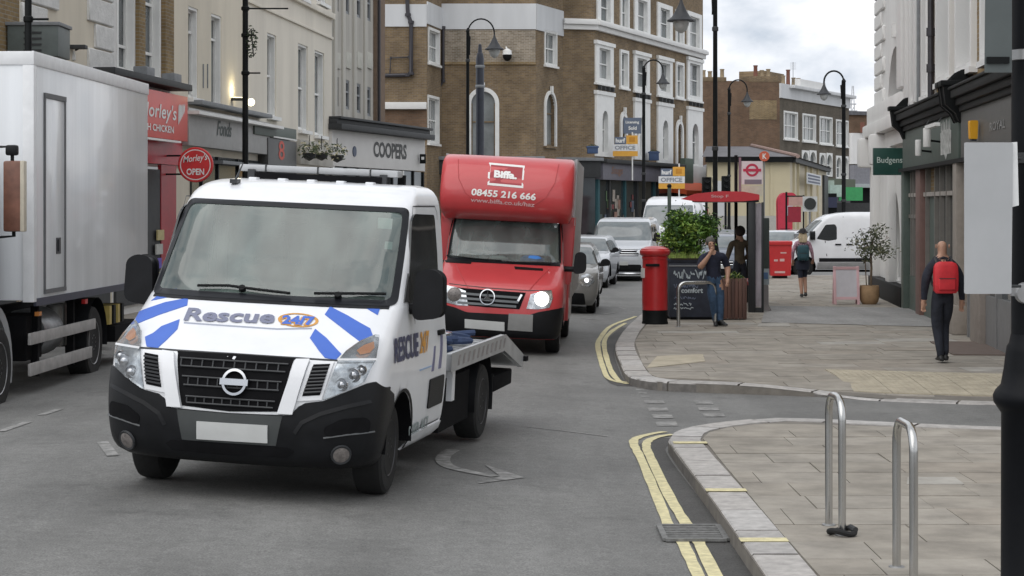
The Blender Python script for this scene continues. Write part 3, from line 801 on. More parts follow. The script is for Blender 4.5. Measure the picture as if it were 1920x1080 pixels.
# white corner shop fascia (lettered)
cs = thing('corner_shop_front', 'white fronted corner shop with black capital lettering below a dark cornice', 'shop', (X_at(623, 61.5), 61.5, 0))
f = Facade(cs, (X_at(623, 61.5), 61.5), (X_at(797, 71.2), 71.2)); cf = f
M_cw = mat('off_white_fascia', (.60, .585, .565), .6, var=.05, scale=.8)
f.box('fascia', M_cw, 0, f.L, 0, 3.0, 3.58, 4.72, .01)
b = MB(); b.box2((-.1, -.35, 4.72), (f.L + .1, 3.2, 4.9)); b.box2((-.05, -.18, 4.9), (f.L + .05, 3.1, 5.05)); b.box2((-.02, -.3, 5.05), (f.L + .02, 3.1, 5.13)); f.put('cornice', b, K_dk, bevel=.02)
f.text('COOPERS', 700, 762, 268, 297, TXT_k, f.root, 0, bold=.035)
b = MB(); u0, z0 = f.u(664), f.z(664, 284); b.lathe([(.01, -.03), (.17, -.03), (.17, 0)], 18, (u0, 0, z0), 'y'); f.put('emblem', b, mat('blue_grey_emblem', (.05, .07, .12), .5))
f.box('shop_window', G_dark, .1, f.L - .1, .05, .2, .4, 3.55)
for i in range(9): f.box('mullion', K_blk if i % 3 else W_paint, .1 + i * (f.L - .3) / 8, .2 + i * (f.L - .3) / 8, .0, .06, .1, 3.56)
f.box('stall_riser', K_dk, 0, f.L, .02, 3.0, 0, .4); f.box('body', K_dk, .02, f.L - .02, .3, 3.0, .4, 3.57)
bl = thing('alarm_box', 'small dark alarm box at the right end of the white shop fascia', 'alarm', at(793, 298, 70.5)); b = MB(); b.box((0, -.1, 0), (.22, .12, .34)); b.build('case', K_blk, bl, bevel=.02); b = MB(); b.box((0, -.17, .02), (.1, .03, .1)); b.build('lens', W_paint, bl)

# round red sign hanging out over the pavement
rs = thing('round_sign', 'round red hanging sign with white lettering beside the takeaway', 'sign', at(367, 309, 42.5))
b = MB(); b.lathe([(.01, -.05), (.365, -.05), (.38, -.03), (.38, .03), (.365, .05), (.01, .05)], 36, (0, 0, 0), 'y'); b.build('disc', mat('hanging_sign_red', (.62, .028, .03), .4), rs)
b = MB(); b.ring([[(r_ * math.cos(k * math.pi / 18), -.052, r_ * math.sin(k * math.pi / 18)) for k in range(36)] for r_ in (.31, .33)], 0, (False, False), False); b.build('rim_line', TXT_w, rs, fix=False)
b = MB(); add_text(b, "Morley's", (-.26, -.052, .0), (1, 0, .12), (0, 0, 1), .52, .19, (0, -1, 0), shear=.2, bold=.012); b.build('lettering', TXT_w, rs, fix=False)
b = MB(); add_text(b, 'OPEN', (-.19, -.052, -.22), (1, 0, 0), (0, 0, 1), .38, .14, (0, -1, 0), bold=.03); b.build('lettering', TXT_w, rs, fix=False)
for z in (.2, -.2): b = MB(); b.tube([(-.1, .06, z), (-.75, .3, z)], .02); b.build('bracket', K_blk, rs)
# ------------------------------------------------------------------ brick corner building in the middle
pub = thing('corner_brick_building', 'large brown brick building with white banded parapet and arched windows closing the street', 'building', (X_at(724, 88), 88, 0))
PA = (X_at(712, 88), 88); PB = (X_at(800, 88), 88); PC = (X_at(828, 91), 91); PD = (X_at(1005, 91), 91); PE = (X_at(1055, 94.5), 94.5); PF = (X_at(1115, 95), 95); PG = (X_at(1318, 113.8), 113.8)
ztop_low = 13.3
def band(f, ya, yb, px, x0=0, m=None, name='parapet_band'):
    return f.box(name, m or W_band, x0, f.L, -.06, .02, f.z(px, yb), f.z(px, ya))
def pipe(f, pts, r=.06, name='downpipe', off=.1):
    b = MB(); P = [(f.u(x), -off, f.z(x, y)) for x, y in pts]; b.tube(P, r, 8)
    for i in range(len(P)):
        if i % 1 == 0: b.tube([(P[i][0], P[i][1], P[i][2] - .06), (P[i][0], P[i][1], P[i][2] + .06)], r * 1.5, 8)
    return f.put(name, b, K_pipe)
f = Facade(pub, PA, PB); fA = f
f.wall('wall', B_stock, 0, ztop_low, thick=.4); f.box('side_wall', B_stock, .05, f.L - .02, .42, 8, 0, ztop_low - .05)
band(f, 8, 50, 760); f.box('ledge', W_stucco, 0, f.L, -.3, 0, f.z(760, 205), f.z(760, 192), .02)
f.box('brown_panel', B_red, 0, f.L, -.05, .02, f.z(760, 262), f.z(760, 206))
pipe(f, [(763, -20), (765, 28), (771, 42), (771, 138), (764, 141), (716, 142)], .09)
pipe(f, [(767, 107), (733, 109), (731, 140)], .03)
f = Facade(pub, PB, PC); fB = f
hs = [f.rect(802, 823, 54, 121), f.rect(801, 822, 180, 270)]
f.wall('wall', B_stock, 0, ztop_low, hs); band(f, 9, 50, 814)
for h in hs: f.window(h, (.1, .1, .1, .12), bars=(1, (.5,)), glass=G_pale, proud=.06)
pipe(Facade(pub, PC, PD), [(831, 52), (831, 152), (822, 166), (806, 176)], .07)
f = Facade(pub, PC, PD); fC = f
hs = [f.rect(878, 934, 165, 300)]
f.wall('wall', B_stock, 0, ztop_low, hs, rm=W_stucco)
band(f, 7, 55, 915); f.box('whitewashed_bricks', B_wash, .02, f.L - .02, -.025, .02, f.z(915, 116), f.z(915, 56))
f.box('string_course', B_stock2, 0, f.L, -.07, .02, f.z(915, 121), f.z(915, 116))
# arched window: brick-coloured corners, white ring
h = hs[0]; w, hh = h[1] - h[0], h[3] - h[2]
f.window(h, (.14, .14, .05, .16), arch=True, plate=B_stock, glass=G_pale, bars=(1, (.55,)), proud=0, sill=False)
b = MB(); r0 = w / 2 - .14; cz = h[3] - .16 - r0; cx = h[0] + w / 2
pth = [(cx - r0 - .08, h[2])] + [(cx - (r0 + .08) * math.cos(a * math.pi / 14), cz + (r0 + .08) * math.sin(a * math.pi / 14)) for a in range(15)] + [(cx + r0 + .08, h[2])]
def arch_band(b, cx, cz, r, zb, wd, y0=-.09, y1=.03, key=True):
    o = [(cx - r - wd, zb)] + [(cx - (r + wd) * math.cos(a * math.pi / 14), cz + (r + wd) * math.sin(a * math.pi / 14)) for a in range(15)] + [(cx + r + wd, zb)]
    i = [(cx - r, zb)] + [(cx - r * math.cos(a * math.pi / 14), cz + r * math.sin(a * math.pi / 14)) for a in range(15)] + [(cx + r, zb)]
    rows = [[(p[0], y0, p[1]) for p in o], [(p[0], y0, p[1]) for p in i], [(p[0], y1, p[1]) for p in i]]
    b.grid(rows, 0, False); b.grid([[(p[0], y1, p[1]) for p in o], [(p[0], y0, p[1]) for p in o]], 0, False)
    if key: b.box((cx, y0 - .02, cz + r + wd + .06), (.16, .12, .3))
arch_band(b, cx, cz, r0, h[2], .19); f.put('arch_surround', b, W_paint, fix=False)
f = Facade(pub, PD, PE); fD = f
hs = [f.rect(1020, 1043, 58, 124), f.rect(1020, 1041, 168, 275)]
f.wall('wall', B_stock, 0, ztop_low, hs, rm=W_stucco); band(f, 14, 62, 1030)
f.window(hs[0], (.1, .1, .1, .12), bars=(1, (.5,)), glass=G_pale, proud=.06)
h = hs[1]; w = h[1] - h[0]
f.window(h, (.12, .12, .05, .2), arch=True, plate=B_stock, glass=G_pale, bars=(0, (.62,)), proud=0, sill=True)
b = MB(); arch_band(b, h[0] + w / 2, h[3] - .2 - (w - .24) / 2, (w - .24) / 2, h[2], .15); f.put('arch_surround', b, W_paint, fix=False)
f.box('side_wall', B_stock, .1, f.L - .1, .42, 6, 0, ztop_low - .05)
# taller front block
zt = 15.2
f = Facade(pub, PE, PF); fE = f
f.wall('wall', B_stock, 0, zt)
def cornice(f, zc, u0=-.1, u1=None):
    u1 = f.L + .06 if u1 is None else u1
    b = MB(); b.box2((u0, -.18, zc - .34), (u1, .02, zc - .1)); b.box2((u0, -.34, zc - .1), (u1, .02, zc + .1)); b.box2((u0, -.26, zc + .1), (u1, .02, zc + .17)); f.put('cornice', b, W_stucco, bevel=.02)
zc = 11.15
cornice(f, zc, 0); 
f = Facade(pub, PF, PG); fF = f
rows = []
top = [(1118, 1148, -22, 50), (1162, 1178, -14, 60), (1188, 1217, -8, 68), (1231, 1259, 8, 80), (1266, 1281, 20, 86), (1287, 1314, 24, 98)]
mid = [(1115, 1148, 82, 158), (1161, 1177, 94, 166), (1187, 1216, 101, 173), (1231, 1259, 110, 181), (1266, 1281, 117, 185), (1287, 1315, 112, 189)]
low = [(1115, 1148, 175, 294), (1161, 1175, 207, 270), (1187, 1216, 188, 300), (1231, 1259, 196, 306), (1266, 1280, 222, 310), (1287, 1315, 204, 316)]
H = [[f.rect(*q) for q in row] for row in (top, mid, low)]
f.wall('wall', B_stock, 0, zt, [h for row in H for h in row], reveal=.2, rm=W_stucco)
cornice(f, zc)
for i, row in enumerate(H):
    for j, h in enumerate(row):
        w = h[1] - h[0]; wide = j in (0, 2, 3, 5)
        if i < 2:
            if wide: f.window(h, (.52, .52, .25, .25), bars=(0, (.5,)), glass=G_pale if (i + j) % 3 else G_grey, plate=W_paint, proud=.08, head=i == 1)
            else: f.window(h, (.2, .2, .12, .15), bars=(0, (.5,)), glass=G_pale, plate=W_paint, proud=.08)
            if i == 1 and wide:
                for k in range(4): f.box('sill_bracket', K_dk, h[0] + w * (.09 + .24 * k), h[0] + w * (.09 + .24 * k) + .14, -.25, -.07, h[2] - .33, h[2] - .11)
        else:
            if wide: f.window(h, (.95, .95, .2, .85), arch=True, bars=(0, (.55,)), glass=G_grey, plate=W_paint, proud=.1, head=True, sill=False)
            else:
                f.window(h, (.3, .3, .06, .3), arch=True, bars=(0, (.6,)), glass=G_pale, plate=B_stock, proud=0, sill=False)
                r0 = w / 2 - .3; b = MB(); arch_band(b, h[0] + w / 2, h[3] - .3 - r0, r0, h[2], .24); f.put('arch_surround', b, W_paint, fix=False)
f.box('side_wall', B_stock, .3, f.L - .1, .42, 9, 0, zt - .05)
f.box('roof', K_slate, -.3, f.L + .2, -.25, 9.2, zt, zt + .25, .03)
fC.box('roof', K_lead, -1.5, fC.L + 1.5, .05, 8, ztop_low, ztop_low + .15)
# ground floor: shops
M_fas = mat('grey_mauve_fascia', (.16, .155, .185), .55, var=.1); M_tealf = mat('teal_shop_frame', (.03, .10, .12), .5)
fC.box('fascia', K_dk, -.6, fC.L + .3, -.5, .02, 3.8, 4.45, .02); fC.box('ledge', K_lead, -.7, fC.L + .4, -.62, .02, 4.45, 4.62, .02)
fC.box('shop_window', G_dark, 0, fC.L, -.06, 0, .5, 3.8)
for k in range(7): fC.box('mullion', K_blk, .3 + k * .65, .38 + k * .65, -.12, -.05, .2, 3.8)
fE.box('fascia', K_dk, -2.2, fE.L + .1, -.6, .02, 3.7, 4.5, .02); fE.box('ledge', K_lead, -2.3, fE.L + .2, -.75, .02, 4.5, 4.66, .02)
fE.box('shop_window', G_dark, -2, fE.L, -.08, 0, .5, 3.7)
fF.box('fascia', M_fas, .1, fF.u(1266, .4), -.4, .02, 3.62, 4.42, .01); fF.box('ledge', K_dk, 0, fF.u(1285, .6), -.65, .02, 4.42, 4.62, .02)
b = MB(); add_text(b, 'Snugs', (fF.u(1146, .4), -.406, 3.8), (1, 0, 0), (0, 0, 1), 1.9, .48, (0, -1, 0), shear=.25, bold=.015); fF.put('lettering', b, mat('brown_lettering', (.22, .11, .07), .5, var=0), fix=False)
fF.box('shop_window', G_dark, .1, fF.L, -.06, 0, .4, 3.6)
for x, m in ((1116, M_tealf), (1137, K_dk), (1166, M_tealf), (1189, K_dk), (1222, M_tealf), (1228, K_dk), (1262, K_dk)): fF.box('pilaster', m, fF.u(x), fF.u(x) + .25, -.16, 0, .1, 3.62)
fF.box('stall_riser', K_dk, .1, fF.L, -.1, 0, .1, .5)
rr = random.Random(5); b = MB()
for k in range(46):
    u = rr.uniform(.4, 9.3); b.box((u, -.09, rr.uniform(.7, 2.9)), (rr.uniform(.12, .5), .02, rr.uniform(.15, .6)), rr.randrange(5))
tag(fF.put('window_display', b, [mat('display_%d' % i, c, .7, var=.1) for i, c in enumerate([(.30, .18, .14), (.10, .16, .08), (.34, .30, .26), (.22, .07, .07), (.10, .12, .16)])]), kind='stuff')
fF.box('end_shop_panel', W_stucco, fF.u(1300, .2), fF.L, -.2, 0, 2.9, 4.6); fF.box('shutter_panel', mat('sage_panel', (.10, .14, .11), .6), fF.u(1285, .3), fF.u(1300, .3), -.3, 0, 3.5, 5.0)
# things on the brick building
aw = thing('shop_awning', 'orange red awning over the end shop of the brick building', 'awning', (fF.p0.x + fF.d.x * fF.u(1303), fF.p0.y + fF.d.y * fF.u(1303), 0))
ff = Facade(aw, PF, PG); u0, u1 = ff.u(1284, .9), ff.u(1336, .9)
b = MB(); b.prism([(-.05, 3.75), (-1.0, 3.2), (-1.0, 2.98), (-.05, 3.1)], u0, u1, 'x'); ff.put('canopy', b, mat('orange_canvas', (.62, .10, .03), .7, var=.06)); b = MB(); b.box2((u0, -1.02, 2.9), (u1, -.98, 3.02)); ff.put('valance', b, mat('dark_orange_canvas', (.40, .06, .02), .7))
def planter_box(x0, x1, y0, y1, lab):
    t = thing('window_box', lab, 'planter', (0, 0, 0)); D_ = fF.D((x0 + x1) / 2, .5); p = at((x0 + x1) / 2, y1, D_); t.location = p; s = F_PX / D_
    w, h = (x1 - x0) / s, (y1 - y0) / s; b = MB(); b.box((0, 0, h / 2), (w, .5, h)); b.box((0, 0, h - .05), (w + .08, .56, .08)); b.build('box', mat('blue_planter', (.04, .075, .16), .6), t, bevel=.02)
    b = MB(); leaves(b, (0, 0, h), w * .5, 60, .07, (0,), 3, (1, .5, .35)); b.build('plant', mat('dull_leaf', (.05, .075, .03), .7), t, fix=False)
planter_box(1101, 1121, 274, 288, 'small blue planter box on the ledge at the brick corner')
planter_box(1217, 1235, 284, 301, 'blue planter box on the shop ledge behind the slim lamp post')
def board(name, label, cat, px, py, w, h, Y, parts, post=True):
    p = at(px, py, Y); t = thing(name, label, cat, (p.x, p.y, p.z))
    for nm, (x0, x1, z0, z1), m, dy in parts:
        b = MB(); b.box2((x0, -.03 - dy, z0), (x1, .03, z1)); b.build(nm, m, t)
    if post: b = MB(); b.tube([(w * .3, .06, -h - .6), (w * .3, .06, h * .6)], .035); b.build('post', W_paint, t)
    return t
Yb = 97.0; s = F_PX / Yb
M_or = mat('amber_board', (.70, .36, .05), .5, var=.05); M_bg = mat('slate_blue_board', (.12, .15, .21), .5, var=.05); M_bw = mat('white_board', (.70, .71, .72), .5, var=.05)
t = board('agent_board', 'slate blue agent board with white lettering on the brick wall between the tall windows', 'sign', 1186, 236, .9, .8, Yb, [('panel', (-.45, .42, -.38, .40), M_bg, 0)])
b = MB(); add_text(b, 'Licensing', (-.34, -.036, .08), (1, 0, 0), (0, 0, 1), .66, .17, (0, -1, 0), bold=.03); add_text(b, 'Sold', (-.2, -.036, -.2), (1, 0, 0), (0, 0, 1), .4, .18, (0, -1, 0), bold=.03); b.build('lettering', TXT_w, t, fix=False)
def amber(px, py, Y, lab):
    t = board('letting_board', lab, 'sign', px, py, 1.2, 1.1, Y, [('panel', (-.6, .62, -.26, .06), M_bw, 0), ('top_panel', (.06, .62, .08, .50), M_or, 0), ('top_panel', (-.50, .05, .08, .42), M_bg, 0), ('band', (-.6, .62, -.52, -.27), M_or, .002)])
    b = MB(); add_text(b, 'hurf', (-.46, -.036, .14), (1, 0, 0), (0, 0, 1), .46, .22, (0, -1, 0), bold=.04); b.build('lettering', TXT_w, t, fix=False)
    b = MB(); add_text(b, 'OFFICE', (-.5, -.036, -.2), (1, 0, 0), (0, 0, 1), 1.0, .2, (0, -1, 0), bold=.03); b.build('lettering', mat('grey_lettering', (.25, .27, .30), .5, var=0), t, fix=False)
    b = MB(); b.box2((.2, -.038, .18), (.48, -.032, .42)); b.build('emblem', mat('deep_amber', (.55, .24, .02), .5), t)
amber(1172, 273, 96.5, 'white and amber letting board just below the slate blue agent board')
amber(1259, 333, 92, 'white and amber letting board low over the shop next to the orange awning')
cc = thing('dome_camera', 'white dome security camera with black lens on the brick wall', 'camera', (fC.p0.x + fC.d.x * fC.u(951), 91 - .5, 0)); q = at(951, 105, 90.5); cc.location = q
b = MB(); b.tube([(-.05, .55, .35), (-.05, .1, .42), (0, 0, .3)], .03); b.build('bracket', W_paint, cc); b = MB(); b.lathe([(.05, .34), (.2, .25), (.22, .06)], 14); b.build('housing', W_paint, cc); b = MB(); b.lathe([(.21, .06), (.2, -.08), (.12, -.2), (.02, -.24)], 14); b.build('lens_dome', K_blk, cc)
# ------------------------------------------------------------------ chimneyed building behind
kb = thing('chimney_building', 'brown brick building with chimney pots and white parapet behind the cream station', 'building', (X_at(1462, 136), 136, 0))
K0, K1, K2 = (X_at(1310, 135), 135), (X_at(1462, 136), 136), (X_at(1592, 151), 151)
f = Facade(kb, K0, K1)
ya = f.z(1400, 152)
f.wall('wall', B_red, 0, ya); f.box('worn_patch', B_stock2, f.u(1405), f.u(1456), -.03, .02, f.z(1430, 224), f.z(1430, 188))
f.box('chimney_stack', B_stock, f.u(1404), f.u(1458), -.02, 2.2, ya - .05, ya + .35, .02); f.box('chimney_stack', B_stock, f.u(1318), f.u(1362), -.02, 2.2, ya - .05, ya + .25, .02)
def pot(f, px, yb, yt, m, r=.17, off=-.8):
    b = MB(); z0, z1 = f.z(px, yb), f.z(px, yt); b.lathe([(r * 1.15, z0), (r * .9, z0 + .1), (r * .8, z1 - .1), (r, z1 - .05), (r, z1)], 10, (f.u(px), .8, 0)); f.put('chimney_pot', b, m)
M_pot = mat('buff_chimney_pot', (.33, .26, .17), .8); M_pot2 = mat('red_chimney_pot', (.20, .085, .06), .8)
for px, m, t_ in ((1325, M_pot, 130), (1337, M_pot, 132), (1360, M_pot, 128), (1423, M_pot2, 121), (1435, M_pot, 130), (1447, M_pot, 128)): pot(f, px, 147, t_, m)
f = Facade(kb, K1, K2)
H1 = [f.rect(*q) for q in [(1469, 1495, 209, 262), (1504, 1529, 214, 266), (1536, 1560, 219, 271), (1567, 1590, 225, 275)]]
H2 = [f.rect(a, b_, c, d) for a, b_, c, d in [(1503, 1516, 282, 325), (1517, 1530, 282, 326), (1536, 1547, 287, 330), (1549, 1560, 287, 331), (1567, 1577, 292, 335), (1580, 1590, 293, 336)]]
zk = f.z(1470, 150)
f.wall('wall', B_grey, 0, f.z(1480, 186), H1 + H2)
for h in H1: f.window(h, (.12, .12, .1, .12), bars=(2, (.5,)), glass=G_pale, proud=.05)
for h in H2: f.window(h, (.1, .1, .06, .12), arch=True, bars=(0, (.5,)), glass=G_grey, plate=W_paint, proud=.05, sill=False)
z0 = f.z(1480, 186)
f.box('parapet', W_band, -.02, f.L, -.12, .3, z0, z0 + 1.0); f.box('parapet_upstand', W_stucco, f.u(1498), f.L * .62, -.1, .3, z0 + 1.0, z0 + 1.55); f.box('cornice', W_band, 1.8, f.L + .3, -.5, .05, z0 + .75, z0 + .98, .03)
f.box('side_wall', B_red, .05, f.L - .05, .42, 9, 0, z0 + .4); f.box('roof', K_slate, 0, f.L, .3, 9, z0 + .42, z0 + .7)
f.box('chimney_stack', B_stock, f.u(1487), f.u(1520), 2, 4, z0 + .4, z0 + 2.1)
for px, m, t_ in ((1489, M_pot, 141), (1498, M_pot2, 130), (1508, M_pot, 145), (1517, M_pot, 146)): pot(f, px, 160, t_, m, .16)
f.box('shopfront', K_dk, .2, f.L, -.1, .0, .2, 3.6); f.box('shop_fascia', mat('olive_fascia', (.07, .09, .05), .6), 4.2, f.L, -.5, 0, 3.6, 4.4)
# aerials and spire on the skyline
ta = thing('roof_aerial', 'thin television aerial among the chimney pots on the skyline', 'aerial', at(1487, 145, 141)); b = MB(); b.tube([(0, 0, -.4), (0, 0, 1.1)], .02, 6)
for k in range(4): b.tube([(-.22, 0, .6 + .14 * k), (.22, 0, .6 + .14 * k)], .012, 5)
b.build('mast', K_lead, ta)
sp = thing('lattice_mast', 'pale lattice mast far behind the swan neck lamp on the right', 'mast', at(1599, 235, 260)); b = MB()
for a in (-1, 1): b.tube([(.8 * a, 0, -12), (.08 * a, 0, 5.2)], .06, 5)
for k in range(9): z = -8 + k * 1.4; ww = .8 - .72 * (z + 12) / 17.2; b.tube([(-ww, 0, z), (ww, 0, z + .7)], .05, 5)
for k in range(3): b.box((0, 0, 1.0 + .9 * k), (1.4 - .25 * k, .3, .15))
b.build('frame', mat('pale_mast', (.45, .46, .48), .6), sp)
# ------------------------------------------------------------------ cream station with slate roof
stn = thing('station_building', 'single storey cream station building with a slate roof and roundel sign in front', 'building', (X_at(1322, 100), 100, 0))
S0, S1, S2 = (X_at(1326, 100), 100), (X_at(1481, 100), 100), (X_at(1549, 129), 129)
M_yc = mat('yellow_cream_paint', (.56, .495, .34), .8, var=.06, scale=.6); M_gr = mat('pale_grey_dado', (.42, .41, .38), .8, var=.06)
f = Facade(stn, S0, S1); fs_ = f
ze = f.z(1400, 302)
f.wall('wall', M_yc, 1.85, ze); f.box('dado', M_gr, 0, f.L, -.04, .4, 0, 1.85)
f.box('eaves_board', K_blk, -.1, f.L + .12, -.35, .02, ze - .06, ze + .22)
f.box('doorway', W_band, f.u(1345), f.u(1362), -.03, 0, 0, ze - 1.0); f.box('pilaster', M_yc, f.u(1444), f.u(1449), -.05, 0, 1.86, ze - .07)
g = Facade(stn, S1, S2)
g.wall('wall', mat('cream_side_wall', (.55, .49, .37), .8, var=.06), 0, ze, thick=.3)
for x in (1486, 1494, 1509, 1519, 1531): g.box('pilaster', M_yc, g.u(x), g.u(x) + .5, -.12, 0, 0, ze)
g.box('eaves_board', K_dk, 0, g.L + .1, -.3, .02, ze - .05, ze + .2)
b = MB(); zr = f.z(1440, 268); P = lambda p, z: (p[0], p[1], z)
a0, a1, a2 = (S0[0] - .3, S0[1] - .4), (S1[0] + .35, S1[1] - .4), (S2[0] + .5, S2[1] + .2)
r0, r1 = (S0[0] + .5, S0[1] + 5.5), (S1[0] - 1.2, S1[1] + 6.0); r2 = (S2[0] - 4.5, S2[1] + .2); a3 = (S2[0] - 9, S2[1] + .2)
b.add([P(a0, ze + .2), P(a1, ze + .2), P(r1, zr), P(r0, zr), P(a2, ze + .2), P(r2, zr), P(a3, ze), P((S0[0] + 1.6, S0[1] + 12), ze)], [(0, 1, 2, 3), (1, 4, 5, 2), (3, 2, 5, 6, 7), (4, 6, 5)])
b.v = [tuple(Vector(v) - Vector(stn.location)) for v in b.v]
b.build('roof', mat('station_slates', (.145, .14, .15), .75, var=.25, scale=1.6, streak=6, detail=9), stn, fix=False)
for rr_ in ((S1[0] + .35, S1[1] - .4, ze + .24, S1[0] - 1.2, S1[1] + 6.0, zr + .05),):
    b = MB(); b.tube([Vector(rr_[:3]) - Vector(stn.location), Vector(rr_[3:]) - Vector(stn.location)], .11, 8); b.build('hip_tile', mat('pinkish_hip_tile', (.34, .24, .21), .8), stn)
g.box('dark_end', K_dk, g.L - 4, g.L, -.14, 0, 0, ze - .3)
b = MB(); u0 = g.u(1512, .5); b.box2((u0, -.55, g.z(1524, 346, .5)), (g.u(1538, .5), -.5, g.z(1524, 326, .5))); g.put('sign_panel', b, mat('white_sign_edge', (.6, .62, .64), .5))
z0, z1 = g.z(1524, 345, .5), g.z(1524, 327, .5)
b = MB()
for k in range(3): b.box2((u0 + .5, -.565, z0 + (z1 - z0) * (.08 + .32 * k)), (g.u(1537, .5) - .7, -.552, z0 + (z1 - z0) * (.26 + .32 * k)))
g.put('sign_bar', b, mat('deep_blue_bar', (.02, .035, .09), .5))
# ------------------------------------------------------------------ far buildings beyond the station
fb = thing('distant_terrace', 'brown terrace with a pale rendered bay in the far gap beside the white corner', 'building', (X_at(1592, 170), 170, 0))
f = Facade(fb, (X_at(1590, 170), 170), (X_at(1690, 172), 172))
f.wall('wall', B_red, 0, f.z(1620, 216)); f.box('roof', K_slate, -.2, f.L, -.3, 9, f.z(1620, 216), f.z(1620, 209)); f.box('rendered_bay', W_stucco, f.u(1592), f.u(1625), -.5, 0, f.z(1610, 308), f.z(1610, 250))
for x in (1606, 1617): f.box('chimney_pot', M_pot2, f.u(x), f.u(x) + .25, -.9, -.6, f.z(x, 249), f.z(x, 230))
f.box('shop_fascia', mat('grey_far_fascia', (.20, .20, .22), .6), f.u(1592), f.L, -.8, 0, f.z(1620, 350), f.z(1620, 310)); f.box('canopy', mat('pale_canopy', (.36, .40, .40), .6), f.u(1588), f.L, -1.4, 0, f.z(1620, 352), f.z(1620, 345))
f.box('shopfront', K_blk, f.u(1592), f.L, -.2, 0, 0, f.z(1620, 353))
gs = thing('green_shop_sign', 'bright green and pale shop sign under the chimneyed building', 'sign', at(1578, 372, 132))
b = MB(); b.box((-.3, 0, .5), (1.0, .2, .8)); b.build('pale_panel', mat('mint_panel', (.40, .52, .46), .5), gs); b = MB(); b.box((.6, .02, .3), (1.6, .2, .9)); b.build('green_panel', mat('bright_green_panel', (.04, .30, .10), .5), gs); b = MB(); b.box((-1.2, .05, .6), (1.4, .2, 1.2)); b.build('sage_panel', mat('sage_sign', (.35, .44, .38), .6), gs)
b = MB(); b.box((0, .6, -1.4), (4.2, 1.2, 2.2)); b.build('dark_front', K_dk, gs)
pk = thing('dark_shop_front', 'dark recessed shopfront behind the white panel van', 'shop', (X_at(1535, 131), 131, 0)); b = MB(); b.box((0, 1, 1.6), (2.4, 2, 3.2)); b.build('front', K_blk, pk); b = MB(); b.box((0, -.05, 2.6), (2.4, .1, .7)); b.build('fascia', mat('navy_fascia', (.03, .035, .08), .5), pk); b = MB(); b.box((-.1, -.12, 2.6), (.8, .04, .35)); b.build('emblem', mat('lilac_emblem', (.4, .4, .6), .5), pk)
# ------------------------------------------------------------------ right-hand buildings
Yw1, Yw0 = 50.3, 42.7
wb = thing('white_corner_building', 'white stucco corner building with quoins, arched window and black plinth on the right', 'building', (BLX(Yw1), Yw1, 0))
f = Facade(wb, (BLX(Yw1), Yw1), (BLX(Yw0), Yw0)); fw = f
ha = (f.u(1673), f.u(1709), f.z(1690, 232), f.z(1690, 58)); hd = (f.u(1662), f.u(1690), .5, 3.0)
f.wall('wall', W_stucco, 0, 13, [ha, hd], reveal=.35, rm=W_stucco); f.box('side_wall', W_stucco, .05, f.L - .02, .42, 9, 0, 12.95); flat_roof(f, 13, 9)
f.window(ha, (.35, .35, .08, .35), arch=True, plate=W_stucco, glass=G_dark, bars=(1, (.45, .72)), proud=0, sill=True, deep=.32)
w = ha[1] - ha[0]; b = MB(); arch_band(b, (ha[0] + ha[1]) / 2, ha[3] - .35 - (w - .7) / 2, (w - .7) / 2, ha[2], .3, -.14); f.put('arch_surround', b, W_stucco, fix=False)
f.window(hd, (.25, .25, .05, .25), arch=True, plate=W_stucco, glass=G_pale, bars=(0, ()), proud=0, sill=False, deep=.3)
z = 4.85; k = 0
while z < 12.6:
    b = MB(); b.box2((-.07, -.07, z), (1.5 if k % 2 else 2.1, .3, z + .36)); f.put('quoin', b, W_stucco, bevel=.03, seg=1); z += .385; k += 1
b = MB(); b.box2((-.25, -.35, 4.05), (f.L, .02, 4.35)); b.box2((-.15, -.25, 4.35), (f.L, .02, 4.8)); b.box2((-.2, -.15, 3.7), (f.L, .02, 4.05)); f.put('string_course', b, W_stucco, bevel=.03)
for u in (-.1, 3.0): f.box('console', W_stucco, u, u + .45, -.5, .02, 3.3, 4.04, .08)
for u0, u1 in ((-.05, .75), (3.9, 4.6)): f.box('pilaster', W_stucco, u0, u1, -.18, .02, .55, 3.7, .04)
f.box('plinth', K_blk, -.08, f.L, -.22, .02, .1, .56, .02)
f.box('porch_pier', W_stucco, f.u(1708) - .9, f.u(1708), -.22, .02, 4.9, 12.8, .03)
# grey-green shop building
Ys0 = 33.6
gb = thing('green_shop_building', 'grey green shop with heavy black cornice and white architraves above on the right', 'building', (BLX(Yw0), Yw0, 0))
f = Facade(gb, (BLX(Yw0), Yw0), (BLX(Ys0), Ys0)); fg = f
hs = [(f.u(1763), f.u(1790), 4.62, 7.6), (f.u(1800), f.u(1832), 4.62, 7.6), (f.u(1713), f.u(1722), 4.5, 7.4), (f.u(1736), f.u(1746), 4.5, 7.4)]
f.wall('wall', B_stock2, 0, 13, hs, reveal=.3, rm=W_stucco); f.box('side_wall', B_stock2, .05, f.L - .02, .42, 9, 0, 12.95); flat_roof(f, 13, 9)
f.box('stucco_bay', W_stucco, .02, hs[2][0], -.05, .02, 4.4, 12.8); f.box('stucco_bay', W_stucco, hs[2][1], hs[3][0], -.05, .02, 4.4, 12.8); f.box('stucco_bay', W_stucco, hs[3][1], f.u(1756), -.05, .02, 4.4, 12.8)
for h in hs: f.window(h, (.16, .16, .12, .1), bars=(0, (.5,)), glass=G_grey, plate=W_stucco, proud=.1, deep=.28)
for u in (.12, 1.0, 1.9): f.box('architrave', W_stucco, u, u + .25, -.16, .02, 4.45, 12.5, .02)
b = MB(); b.tube([(f.u(1757), -.12, 4.3), (f.u(1757), -.12, 12.5)], .06, 8)
for z in (4.9, 5.6, 7.5): b.tube([(f.u(1757), -.12, z), (f.u(1757), -.12, z + .16)], .085, 8)
